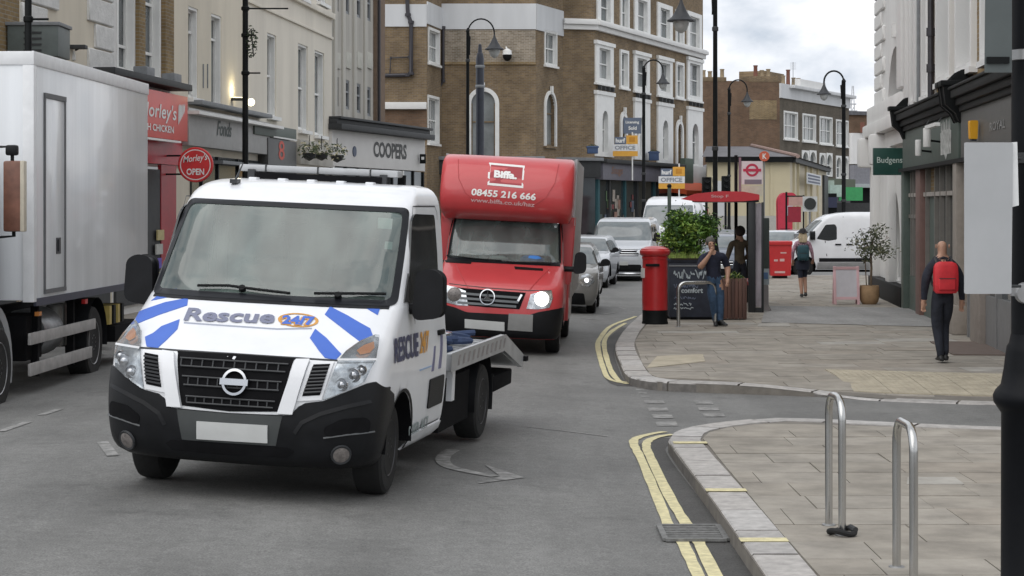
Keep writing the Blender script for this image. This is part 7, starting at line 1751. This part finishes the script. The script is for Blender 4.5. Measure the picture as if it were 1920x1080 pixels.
kn = thing('round_street_sign', 'small round orange red sign with a white letter by the bus stop flag', 'sign', at(1433, 293, 52)); b = MB(); b.lathe([(.01, -.02), (.135, -.02), (.135, .02), (.01, .02)], 24, (0, 0, 0), 'y'); b.build('disc', mat('orange_red_disc', (.62, .13, .07), .45, var=.05), kn); b = MB(); add_text(b, 'K', (-.05, -.024, -.07), (1, 0, 0), (0, 0, 1), .11, .14, (0, -1, 0), bold=.03); b.build('lettering', TXT_w, kn, fix=False); b = MB(); b.tube([(0, .04, .0), (0, .04, -.14 - (Z_at(293, 52) - .3))], .02, 8); b.build('post', K_lead, kn)
# traffic signals and slim posts
def signal(label, px, y0, y1, Y, w=.26, lens=False):
    t = thing('traffic_signal', label, 'traffic light', (X_at(px, Y), Y, .0)); z0, z1 = Z_at(y1, Y), Z_at(y0, Y); b = MB(); b.box((0, 0, (z0 + z1) / 2), (w, .2, z1 - z0)); b.build('head', K_blk, t, bevel=.03); b = MB(); b.tube([(.0, .1, 0), (.0, .1, z0 + .1)], .05, 10); b.build('post', K_blk, t)
    for k in range(3): b = MB(); z = z0 + (z1 - z0) * (k + .5) / 3; b.lathe([(.09, -.02), (.10, -.16)], 12, (0, -.1, z), 'y', caps=(True, False)); b.build('visor', K_dk, t)
    if lens:
        for k in range(2): b = MB(); b.lathe([(.11, 0), (.10, .06), (.03, .09)], 12, (w / 2 + .03, -.02, z0 + .22 + .36 * k), 'x'); b.build('lens', mat('cream_lens', (.62, .58, .42), .4), t)
    return t
signal('black traffic signal with cream side lenses left of the tall lamp by the shelter', 1325, 332, 366, 72, .34, True); signal('black traffic signal head against the cream station wall', 1361, 330, 366, 82, .36)
pst = thing('slim_post', 'slim dark post with a rounded cap between the white van and the bush', 'post', (X_at(1255, 48), 48, 0)); b = MB(); b.tube([(0, 0, 0), (0, 0, Z_at(352, 48))], .045, 10); b.build('shaft', P_teal, pst); b = MB(); b.ball((0, 0, Z_at(349, 48)), .06, 8); b.build('cap', K_blk, pst)
ph = thing('red_kiosk', 'bright red rounded kiosk panel against the side of the cream station', 'kiosk', (X_at(1470, 84), 84, 0)); z0, z1 = .1, Z_at(362, 84)
b = MB(); b.prism(rounded([(-.25, z0), (.30, z0), (.30, z1 - .3), (.5, z1 - .15), (.35, z1), (-.1, z1), (-.28, z1 - .25)], .15), -.3, .3, 'y'); b.build('shell', mat('kiosk_red', (.50, .03, .06), .4), ph, bevel=.02); b = MB(); b.box((.18, -.31, z1 - .75), (.3, .03, .42)); b.build('panel', mat('pale_lilac_panel', (.52, .46, .52), .5), ph, mt=None); b = MB(); b.box((0, -.31, .9), (.4, .02, 1.0)); b.build('door', mat('kiosk_dark_red', (.28, .012, .03), .4), ph)
pn = thing('pinkish_notice', 'pinkish notice board on dark posts just left of the round sign back', 'sign', (X_at(1492, 76), 76, 0)); b = MB(); b.tube([(-.36, 0, 0), (-.36, 0, Z_at(360, 76))], .04, 8); b.tube([(.30, 0, 0), (.30, 0, Z_at(366, 76))], .03, 8); b.tube([(-.36, 0, Z_at(368, 76)), (.34, 0, Z_at(368, 76))], .03, 8); b.build('frame', K_blk, pn); b = MB(); b.box((0, 0, Z_at(377, 76)), (.55, .04, .36)); b.build('panel', mat('salmon_panel', (.45, .27, .23), .6), pn); b = MB(); b.box((-.05, 0, Z_at(402, 76)), (.5, .04, .6)); b.build('lower_panel', mat('kiosk_dark_red', (.28, .012, .03), .4), pn)
rb = thing('road_sign', 'back of a round road sign on a pole above the white panel van', 'sign', (X_at(1519, 70), 70, 0)); b = MB(); z = Z_at(382, 70); b.lathe([(.01, -.015), (.21, -.015), (.21, .015), (.01, .015)], 24, (0, 0, z), 'y'); b.build('disc', mat('sign_back_black', (.02, .024, .022), .5), rb); b = MB(); b.box2((-.26, .02, z - .28), (.26, .04, z + .26)); b.build('backing_board', mat('pale_board', (.52, .53, .52), .5), rb); b = MB(); b.tube([(0, .07, 0), (0, .07, z)], .035, 8); b.build('pole', K_lead, rb)
# red postal box
q = Vector((X_at(1462, 60.5), 60.5, .12)); rp = thing('red_postal_box', 'square red roadside postal box with white labels near the bus shelter', 'post box', q); b = MB(); b.prism([(-.31, .10), (.27, .10), (.31, 1.0), (-.34, 1.0)], -.32, .32, 'y'); b.build('body', P_red, rp, bevel=.02)
b = MB(); b.box2((-.37, -.36, 1.0), (.35, .36, 1.14)); b.build('lid', P_red, rp, bevel=.04, seg=3); b = MB(); b.box2((-.2, -.25, 0), (.2, .25, .1)); b.build('plinth', K_blk, rp)
for x0, x1, z0, z1 in ((-.22, -.10, .52, .58), (-.04, .10, .52, .60), (-.02, .16, .76, .80), (-.20, .12, .16, .22)): b = MB(); b.box2((x0, -.326, z0), (x1, -.321, z1)); b.build('label', mat('pinkish_label', (.62, .40, .38), .5), rp)
# pink board, olive tree
q = G(1588, 571); pk_ = thing('pavement_board', 'pink framed pavement board with faint writing beside the potted olive tree', 'sign', (q.x, q.y, .12)); M_pk = mat('pale_pink_paint', (.66, .42, .44), .5, var=.05)
for sg in (1, -1):
    Mx = T(0, .12 * sg + .12, 0) @ Matrix.Rotation(R(9) * sg, 4, 'X')
    for x in (-.26, .26): b = MB(); b.box2((x - .03, -.015, 0), (x + .03, .015, .86)); b.build('frame_leg', M_pk, pk_, Mx, bevel=.004)
    for z in (.14, .82): b = MB(); b.box2((-.23, -.014, z - .03), (.23, .014, z + .03)); b.build('frame_rail', M_pk, pk_, Mx)
    b = MB(); b.box2((-.23, -.008, .17), (.23, .008, .79)); pa = b.build('panel', mat('pale_board_face', (.55, .53, .56), .6, var=.06), pk_, Mx)
    if sg > 0:
        rr = random.Random(2)
        for k in range(6): b = MB(); P_ = [(-.17 + .04 * i, -.012, .66 - .08 * k + rr.uniform(-.012, .012)) for i in range(8 if k % 2 else 9)]; b.tube(P_, .004, 4); tag(b.build('chalk_writing', mat('faint_grey_writing', (.34, .32, .36), .8), pa), kind='stuff')
q = G(1633, 571); ot = thing('olive_tree', 'young olive tree in a round buff pot against the white corner building', 'tree', (q.x, q.y + .2, .12)); b = MB(); b.lathe([(.15, 0), (.20, .06), (.225, .2), (.22, .36), (.21, .42), (.19, .42), (.18, .36)], 22); b.build('pot', mat('buff_terracotta', (.34, .22, .12), .8, var=.2), ot)
b = MB(); b.lathe([(.01, .37), (.19, .37)], 16); b.build('soil', mat('soil', (.03, .022, .015), .95), ot)
b = MB(); b.tube([(.03, 0, .35), (.05, .01, .8), (.03, 0, 1.2), (.10, 0, 1.5)], [.03, .026, .022, .012], 8); b.tube([(-.06, 0, .35), (-.09, 0, .9), (-.10, .02, 1.35)], [.012, .012, .01], 6); b.tube([(.04, 0, 1.1), (.22, .05, 1.35), (.45, .05, 1.5)], [.014, .01, .005], 6); b.tube([(.03, 0, 1.2), (-.12, .05, 1.5), (-.2, .0, 1.7)], [.014, .01, .005], 6); b.build('trunk', mat('olive_bark', (.13, .095, .065), .85, var=.3), ot)
b = MB(); leaves(b, (.10, 0, 1.38), .47, 1000, .045, (0, 1, 2), 6, (1.12, .8, .85), .15, 26); tag(b.build('foliage', [mat('olive_leaf_grey', (.10, .115, .06), .6), mat('olive_leaf_dark', (.045, .06, .03), .6), mat('olive_leaf_pale', (.20, .20, .12), .6)], ot, fix=False), kind='stuff')
# ------------------------------------------------------------------ black lamp post and sign backs at the right edge
q = (X_at(1933, 9.0), 9.0, .12); lp_ = thing('cast_lamp_post', 'black cast iron lamp post base cropped by the right edge', 'street lamp', q)
b = MB(); b.lathe([(.175, 0), (.175, .18), (.135, .24), (.133, 1.24), (.150, 1.265), (.167, 1.29), (.170, 1.32), (.158, 1.345), (.135, 1.37), (.122, 1.44), (.112, 1.52), (.108, 1.545), (.098, 1.56), (.090, 1.60)], 40); b.build('base', mat('lamp_post_gloss_black', (.004, .0045, .006), .5, var=.2, spec=.15), lp_)
b = MB(); b.lathe([(.088, 1.58), (.086, 7)], 32); b.build('shaft', mat('lamp_post_gloss_black', (.008, .009, .012), .22), lp_)
for z, m in ((Z_at(545, 9) - .12, 1), (Z_at(297, 9) - .12, 0), (Z_at(104, 9) - .12, 1)):
    b = MB(); b.lathe([(.088, z - .025), (.094, z - .022), (.094, z + .022), (.088, z + .025)], 32); b.build('clip_band', mat('dull_clip_steel', (.36, .36, .36), .4, .6) if m else K_dk, lp_)
b = MB(); z = Z_at(548, 9) - .12; b.lathe([(.01, -.105), (.045, -.105), (.05, -.095), (.05, -.07)], 20, (-.045, 0, z), 'y'); b.build('clip_disc', mat('dull_clip_steel', (.36, .36, .36), .4), lp_)
s = 8.82 / F_PX; M_sb = mat('sign_back_pale_grey', (.40, .41, .42), .5, var=.06, scale=3)
p = at(1853, 409, 8.82); sb = thing('sign_panel_back', 'tall pale grey back of a sign fixed to the black lamp post', 'sign', p)
b = MB(); b.prism(rounded([(-45 * s, -142 * s), (43 * s, -142 * s), (46 * s, 142 * s), (-45 * s, 142 * s)], .008, 3), -.004, .004, 'y'); b.build('panel', M_sb, sb)
b = MB(); b.prism([(42 * s, 20 * s), (58 * s, 24 * s), (55 * s, 143 * s), (42 * s, 142 * s)], .006, .016, 'y'); b.build('side_flange', mat('sign_white_flange', (.72, .73, .73), .5), sb)
for z in (112 * s, -128 * s): b = MB(); b.tube([(30 * s, .012, z), (64 * s, .03, z)], .007, 8); b.build('clip_arm', K_dk, sb)
p = at(1870, 40, 8.9); s = 8.9 / F_PX; sb2 = thing('dark_sign_back', 'dark grey green back of a sign high on the black lamp post', 'sign', p)
b = MB(); b.prism([(-24 * s, -96 * s), (27 * s, -96 * s), (27 * s, 110 * s), (-22 * s, 110 * s)], -.004, .004, 'y'); b.build('panel', mat('sign_back_grey_green', (.085, .10, .10), .5, var=.08), sb2); b = MB(); b.box((0, -.012, -73 * s), (42 * s, .014, 12 * s)); b.build('channel', K_blk, sb2)
# ------------------------------------------------------------------ people
S_skin = mat('skin', (.42, .24, .165), .55, var=.08, scale=20)
def person(label, loc, head, J, bones, mats, size=1.0, fat=1.0, tilt=0.0):
    """one continuous skinned figure. J: joint -> (x, y, z, radius) for someone facing -y; bones: (a, b, material index)"""
    root = thing('person', label, 'person', loc, head); root.rotation_euler = (0, tilt, head)
    names = list(J); me = bpy.data.meshes.new('body'); me.from_pydata([Vector(J[n][:3]) * size for n in names], [(names.index(a), names.index(b)) for a, b, m in bones], [])
    o = bpy.data.objects.new('tmp', me); sc.collection.objects.link(o)
    md = o.modifiers.new('skin', 'SKIN'); md.use_smooth_shade = True; md.branch_smoothing = .6
    for i, n in enumerate(names):
        d = me.skin_vertices[0].data[i]; r = J[n][3]; r = (r, r) if not isinstance(r, tuple) else r
        if n[:2] not in ('cr', 'to', 'ja', 'no', 'ne', 'f0') and n[0] not in 'fgtn': r = (r[0] * fat, r[1] * fat)
        d.radius = (r[0] * size, r[1] * size); d.use_root = i == 0
    sb_ = o.modifiers.new('sub', 'SUBSURF'); sb_.levels = 2
    dg = bpy.context.evaluated_depsgraph_get(); ev = o.evaluated_get(dg); m2 = bpy.data.meshes.new_from_object(ev)
    bpy.data.objects.remove(o)
    m2.name = 'body'; m2.materials.clear()
    for q in mats: m2.materials.append(q)
    A = [(Vector(J[a][:3]) * size, Vector(J[b][:3]) * size, m) for a, b, m in bones]
    for p in m2.polygons:
        c = p.center; best = None
        for a, b, m in A:
            d = b - a; t = min(1, max(0, (c - a).dot(d) / max(d.length_squared, 1e-9))); dist = (a + d * t - c).length
            if best is None or dist < best[0]: best = (dist, m)
        p.material_index = best[1]; p.use_smooth = True
    return root, link('body', m2, root)
def base_joints():
    return {'pelvis': (0, 0, .94, (.15, .105)), 'waist': (0, 0, 1.08, (.14, .10)), 'chest': (0, .0, 1.28, (.165, .115)), 'collar': (0, .01, 1.41, (.125, .09)), 'neck': (0, 0, 1.50, .068), 'jaw': (0, -.012, 1.57, (.084, .095)), 'crown': (0, 0, 1.655, (.098, .122)), 'top': (0, .005, 1.725, (.075, .09)),
            'nose': (0, -.118, 1.615, .016)}
def limbs(J, arms, legs):
    for s, nm in ((-1, 'L'), (1, 'R')):
        J['sh' + nm], J['el' + nm], J['wr' + nm], J['pa' + nm] = arms[nm]
        J['hip' + nm], J['kn' + nm], J['an' + nm], J['toe' + nm] = legs[nm]
        # five fingers from the palm
        w, p = Vector(J['wr' + nm][:3]), Vector(J['pa' + nm][:3]); d = (p - w).normalized(); side = d.cross(Vector((0, 1, 0.2))).normalized() if abs(d.y) < .9 else Vector((1, 0, 0)); cur = d.cross(side)
        for k, ln in enumerate((.072, .08, .076, .06)):
            a = p + side * (.012 * (k - 1.5) * 1.6) + d * .02; J['f%d%s' % (k, nm)] = (*(a + d * ln * .55 - cur * .008), .0095); J['g%d%s' % (k, nm)] = (*(a + d * ln * .9 - cur * .03), .008)
        t = w + d * .03 + side * .035 * (-1); J['t0' + nm] = (*(t + d * .02), .011); J['t1' + nm] = (*(t + d * .055 - cur * .02), .009)
def bones_for(shirt, sleeve, fore, trouser, shin, shoe, skin):
    B = [('pelvis', 'waist', shirt), ('waist', 'chest', shirt), ('chest', 'collar', shirt), ('collar', 'neck', skin), ('neck', 'jaw', skin), ('jaw', 'crown', skin), ('crown', 'top', skin), ('crown', 'nose', skin)]
    for n in 'LR':
        B += [('collar', 'sh' + n, shirt), ('sh' + n, 'el' + n, sleeve), ('el' + n, 'wr' + n, fore), ('wr' + n, 'pa' + n, skin), ('pelvis', 'hip' + n, trouser), ('hip' + n, 'kn' + n, trouser), ('kn' + n, 'an' + n, shin), ('an' + n, 'toe' + n, shoe)]
        B += [('pa' + n, 'f%d%s' % (k, n), skin) for k in range(4)] + [('f%d%s' % (k, n), 'g%d%s' % (k, n), skin) for k in range(4)] + [('wr' + n, 't0' + n, skin), ('t0' + n, 't1' + n, skin)]
    return B
def ears(root, m, z=1.63, s=1.0, c=(0, 0)):
    for q in (-1, 1): b = MB(); b.ball((c[0] + q * .092 * s, c[1] + .012, z), .026 * s, 8, 0, (.4, .8, 1.25)); b.build('ear', m, root)
def shoe(root, an, toe, m):
    a, t = Vector(an[:3]), Vector(toe[:3]); d = Vector((t.x - a.x, t.y - a.y, 0)).normalized(); b = MB(); rings = []
    for k, (u, w, h) in enumerate(((-.07, .032, .05), (-.05, .04, .085), (.02, .042, .085), (.09, .046, .06), (.16, .042, .045), (.19, .02, .03))):
        c = Vector((a.x, a.y, min(a.z, t.z + .06) - .075)) + d * u + Vector((0, 0, (t.z - a.z + .055) * max(0, u) * 1.5)); n = Vector((-d.y, d.x, 0)); rings.append([c + n * w * math.cos(x) + Vector((0, 0, h * .5 + h * .5 * math.sin(x))) for x in [2 * math.pi * i / 10 for i in range(10)]])
    b.ring(rings); b.build('shoe', m, root)
def backpack(root, m, dark, y, z0, z1, w, d):
    b = MB(); zc = (z0 + z1) / 2; rings = []
    for t in (0, .08, .3, .6, .85, .95, 1):
        z = z0 + (z1 - z0) * t; k = {0: .8, .08: .97, .3: 1, .6: 1, .85: .95, .95: .8, 1: .5}[t]; rings.append([(w / 2 * k * (1 if abs(math.cos(a)) > .7 else .98) * max(-1, min(1, 1.3 * math.cos(a))), y + d * (.5 + .5 * k * max(-1, min(1, 1.2 * math.sin(a)))), z) for a in [2 * math.pi * i / 20 for i in range(20)]])
    b.ring(rings); bp = b.build('pack_body', m, root)
    b = MB(); b.box((0, y + d * .98, z0 + (z1 - z0) * .28), (w * .72, .05, (z1 - z0) * .36)); b.build('front_pocket', m, bp, bevel=.02, seg=3)
    b = MB(); b.box((0, y + d * 1.0 + .026, z0 + (z1 - z0) * .47), (w * .7, .006, .012)); b.tube([(-.03, y + d * .5, z1 - .01), (-.02, y + d * .5, z1 + .035), (.02, y + d * .5, z1 + .035), (.03, y + d * .5, z1 - .01)], .008, 6); b.build('zip_and_loop', dark, bp)
    for q in (-1, 1): b = MB(); b.tube([(q * w * .32, y + .02, z1 - .03), (q * .115, y - .10, z1 + .06), (q * .12, y - .26, z1 - .02), (q * .14, y - .27, z1 - .18), (q * w * .45, y - .10, z0 + .12), (q * w * .42, y + .03, z0 + .08)], .018, 6); b.build('strap', dark, bp)
    return bp
M_nav = mat('navy_jacket', (.012, .014, .024), .85, var=.35, scale=9, bump=.9, bscale=11); M_trs = mat('dark_trousers', (.017, .02, .03), .85, var=.35, scale=9, bump=.9, bscale=11); M_shoe = mat('black_shoe', (.008, .008, .008), .45)
# man with the red backpack, walking away (built facing -y, then turned round)
J = base_joints(); J['nose'] = (0, -.10, 1.615, .012)
limbs(J, {'L': [(-.185, 0, 1.375, .080), (-.255, .03, 1.13, .056), (-.285, -.04, .88, .042), (-.285, -.06, .80, .034)], 'R': [(.185, 0, 1.375, .080), (.25, .05, 1.13, .056), (.27, .01, .88, .042), (.27, .0, .80, .034)]},
      {'L': [(-.085, 0, .88, .10), (-.07, -.20, .52, .07), (-.045, -.02, .13, .047), (-.05, -.17, .045, .035)], 'R': [(.085, 0, .88, .10), (.06, -.06, .50, .07), (.03, .03, .10, .047), (.03, -.12, .04, .035)]})
p = G(1767, 680); rp_, body = person('bald man in dark clothes with a red backpack walking away on the right pavement', p, R(182), J, bones_for(0, 0, 0, 1, 1, 2, 3), [M_nav, M_trs, M_shoe, S_skin], fat=1.16)
ears(rp_, S_skin); [shoe(rp_, J['an' + n], J['toe' + n], M_shoe) for n in 'LR']
b = MB(); b.tube([(-.06, .05, 1.455), (0, .075, 1.47), (.06, .05, 1.455)], .02, 8); b.build('collar_edge', M_nav, rp_)
bk = thing('red_backpack', 'bright red backpack on the back of the bald man', 'backpack', p, R(182)); backpack(bk, mat('bright_red_nylon', (.58, .025, .035), .6, var=.15, scale=6, bump=.2, bscale=16), K_dk, .11, .98, 1.42, .33, .15)
# woman with cap, pink top and teal pack, walking away
J = base_joints()
limbs(J, {'L': [(-.16, 0, 1.40, .06), (-.235, .0, 1.17, .048), (-.27, -.10, .98, .036), (-.265, -.16, .93, .03)], 'R': [(.16, 0, 1.40, .06), (.25, .03, 1.17, .048), (.25, -.06, .96, .036), (.25, -.1, .90, .03)]},
      {'L': [(-.075, 0, .88, .095), (-.06, -.14, .52, .062), (-.07, .06, .14, .04), (-.07, -.08, .05, .033)], 'R': [(.075, 0, .88, .095), (.055, .0, .50, .062), (.03, .10, .10, .04), (.03, -.04, .04, .033)]})
M_pink = mat('mauve_pink_top', (.42, .25, .31), .8, var=.4, scale=14, bump=.9, bscale=12); M_sho = mat('navy_shorts', (.018, .022, .04), .85, var=.2)
Bn = bones_for(0, 0, 0, 1, 3, 2, 3); p = G(1505, 558); w, body = person('woman in a dark cap and pink top with a teal backpack walking away', p, R(176), J, Bn, [M_pink, M_sho, M_shoe, S_skin], .94)
ears(w, S_skin, 1.53, .9); [shoe(w, [q * .94 for q in J['an' + n][:3]], [q * .94 for q in J['toe' + n][:3]], M_shoe) for n in 'LR']
b = MB(); b.ball((0, .0, 1.575), .112, 14, 0, (.85, 1.0, .85)); b.lathe([(.10, 1.56), (.145, 1.555), (.15, 1.56), (.10, 1.60)], 18, (0, -.01, 0)); b.build('cap', mat('dark_cap', (.02, .017, .02), .8), w)
b = MB()
for k in range(9): x = -.075 + .019 * k; b.tube([(x * .9, .075, 1.55), (x * 1.15, .10, 1.45), (x * 1.0, .10, 1.33)], [.022, .024, .012], 6)
b.build('hair', mat('fair_hair', (.52, .42, .28), .7, var=.3, scale=30), w)
b = MB(); b.lathe([(.16, .94), (.168, .88), (.165, .78), (.16, .72)], 16, caps=(False, False)); b.v = [(x * 1.0, y * .72, z * .94) for x, y, z in b.v]; b.build('shorts', M_sho, w)
bk = thing('teal_backpack', 'dark teal backpack on the woman in the pink top', 'backpack', p, R(176)); backpack(bk, mat('teal_nylon', (.022, .075, .095), .65, var=.2, scale=8), K_dk, .10, .90, 1.27, .28, .14)
# man leaning by the chalkboard planter, hand to his mouth
M_tee = mat('navy_tee_shirt', (.010, .013, .03), .85, var=.3, scale=9, bump=.9, bscale=11); M_jean = mat('blue_jeans', (.032, .065, .12), .85, var=.4, scale=10, bump=.9, bscale=12)
J = base_joints()
J['crown'] = (-.02, -.02, 1.645, (.098, .120)); J['jaw'] = (-.02, -.04, 1.565, (.084, .095)); J['top'] = (-.02, -.01, 1.715, (.075, .09)); J['nose'] = (-.03, -.125, 1.60, .015); J['chest'] = (0, .02, 1.27, (.185, .135)); J['waist'] = (0, -.01, 1.07, (.175, .135))
limbs(J, {'L': [(-.20, 0, 1.375, .085), (-.30, -.14, 1.16, .058), (-.10, -.24, 1.42, .04), (-.055, -.22, 1.50, .034)], 'R': [(.20, 0, 1.375, .085), (.30, .06, 1.14, .058), (.26, -.08, .92, .042), (.24, -.12, .85, .034)]},
      {'L': [(-.09, 0, .90, .105), (-.07, -.10, .50, .075), (-.04, -.05, .09, .048), (-.06, -.19, .04, .036)], 'R': [(.09, 0, .90, .105), (.08, -.07, .50, .075), (.05, -.10, .09, .048), (.11, -.23, .04, .036)]})
p = G(1346, 612); p = Vector((p.x, p.y + .1, .12)); mnn, body = person('man in a navy tee shirt and jeans with a hand raised to his mouth', p, R(6), J, bones_for(0, 0, 3, 1, 1, 2, 3), [M_tee, M_jean, M_shoe, S_skin], .93, 1.2, -R(4))
[shoe(mnn, [q * .93 for q in J['an' + n][:3]], [q * .93 for q in J['toe' + n][:3]], M_shoe) for n in 'LR']; ears(mnn, S_skin, 1.515, .93, (-.02, -.01))
b = MB(); b.ball((-.019, .008, 1.555), .108, 14, 0, (.86, 1.02, .85)); b.v = [v for v in b.v]; b.build('hair', mat('grey_hair', (.10, .095, .085), .8, var=.4, scale=40), mnn)
for q in (-1, 1): b = MB(); b.ball((-.02 + q * .032, -.118, 1.52), .011, 8); b.build('eye', K_blk, mnn)
b = MB(); b.box((-.025, -.122, 1.445), (.05, .01, .012)); b.build('mouth', mat('lip', (.25, .10, .09), .6), mnn)
# figure in a brown jacket inside the shelter
J = base_joints()
limbs(J, {'L': [(-.19, 0, 1.40, .075), (-.25, -.06, 1.14, .058), (-.20, -.26, 1.02, .045), (-.17, -.33, 1.02, .034)], 'R': [(.19, 0, 1.40, .075), (.26, -.04, 1.14, .058), (.22, -.20, .98, .045), (.2, -.28, .96, .034)]},
      {'L': [(-.09, 0, .90, .10), (-.09, -.02, .50, .072), (-.09, .03, .09, .048), (-.1, -.11, .04, .035)], 'R': [(.09, 0, .90, .10), (.09, -.04, .50, .072), (.09, .0, .09, .048), (.1, -.14, .04, .035)]})
q = at(1387, 520, 42.5); bj, body = person('dark haired figure in a brown jacket waiting behind the slatted planter', (q.x, 42.5, .12), R(200), J, bones_for(0, 0, 0, 1, 1, 2, 3), [mat('brown_jacket', (.085, .065, .042), .8, var=.3, scale=8, bump=.2, bscale=14), M_trs, M_shoe, S_skin], 1.0)
ears(bj, S_skin); [shoe(bj, J['an' + n], J['toe' + n], M_shoe) for n in 'LR']; b = MB(); b.ball((0, .02, 1.66), .128, 14, 0, (.88, 1.0, .95)); b.build('hair', mat('dark_brown_hair', (.018, .011, .008), .7, var=.3, scale=40), bj)
# ------------------------------------------------------------------ kinds that repeat share a group
GROUPS = {'street_lamp': 'swan neck street lamps along the street', 'cycle_stand': 'stainless cycle stands on the pavement', 'white_van': 'white vans in the background', 'wall_lamp': 'white wall lamps on the green shop', 'window_box': 'blue window boxes on the shop ledge', 'lamp_column': 'lamp columns on the left pavement', 'traffic_signal': 'traffic signals beyond the shelter', 'letting_board': 'letting boards on the brick building', 'hanging_basket': 'hanging baskets'}
for o in bpy.data.objects:
    if o.parent is None and o.name.split('.')[0] in GROUPS: o['group'] = GROUPS[o.name.split('.')[0]]
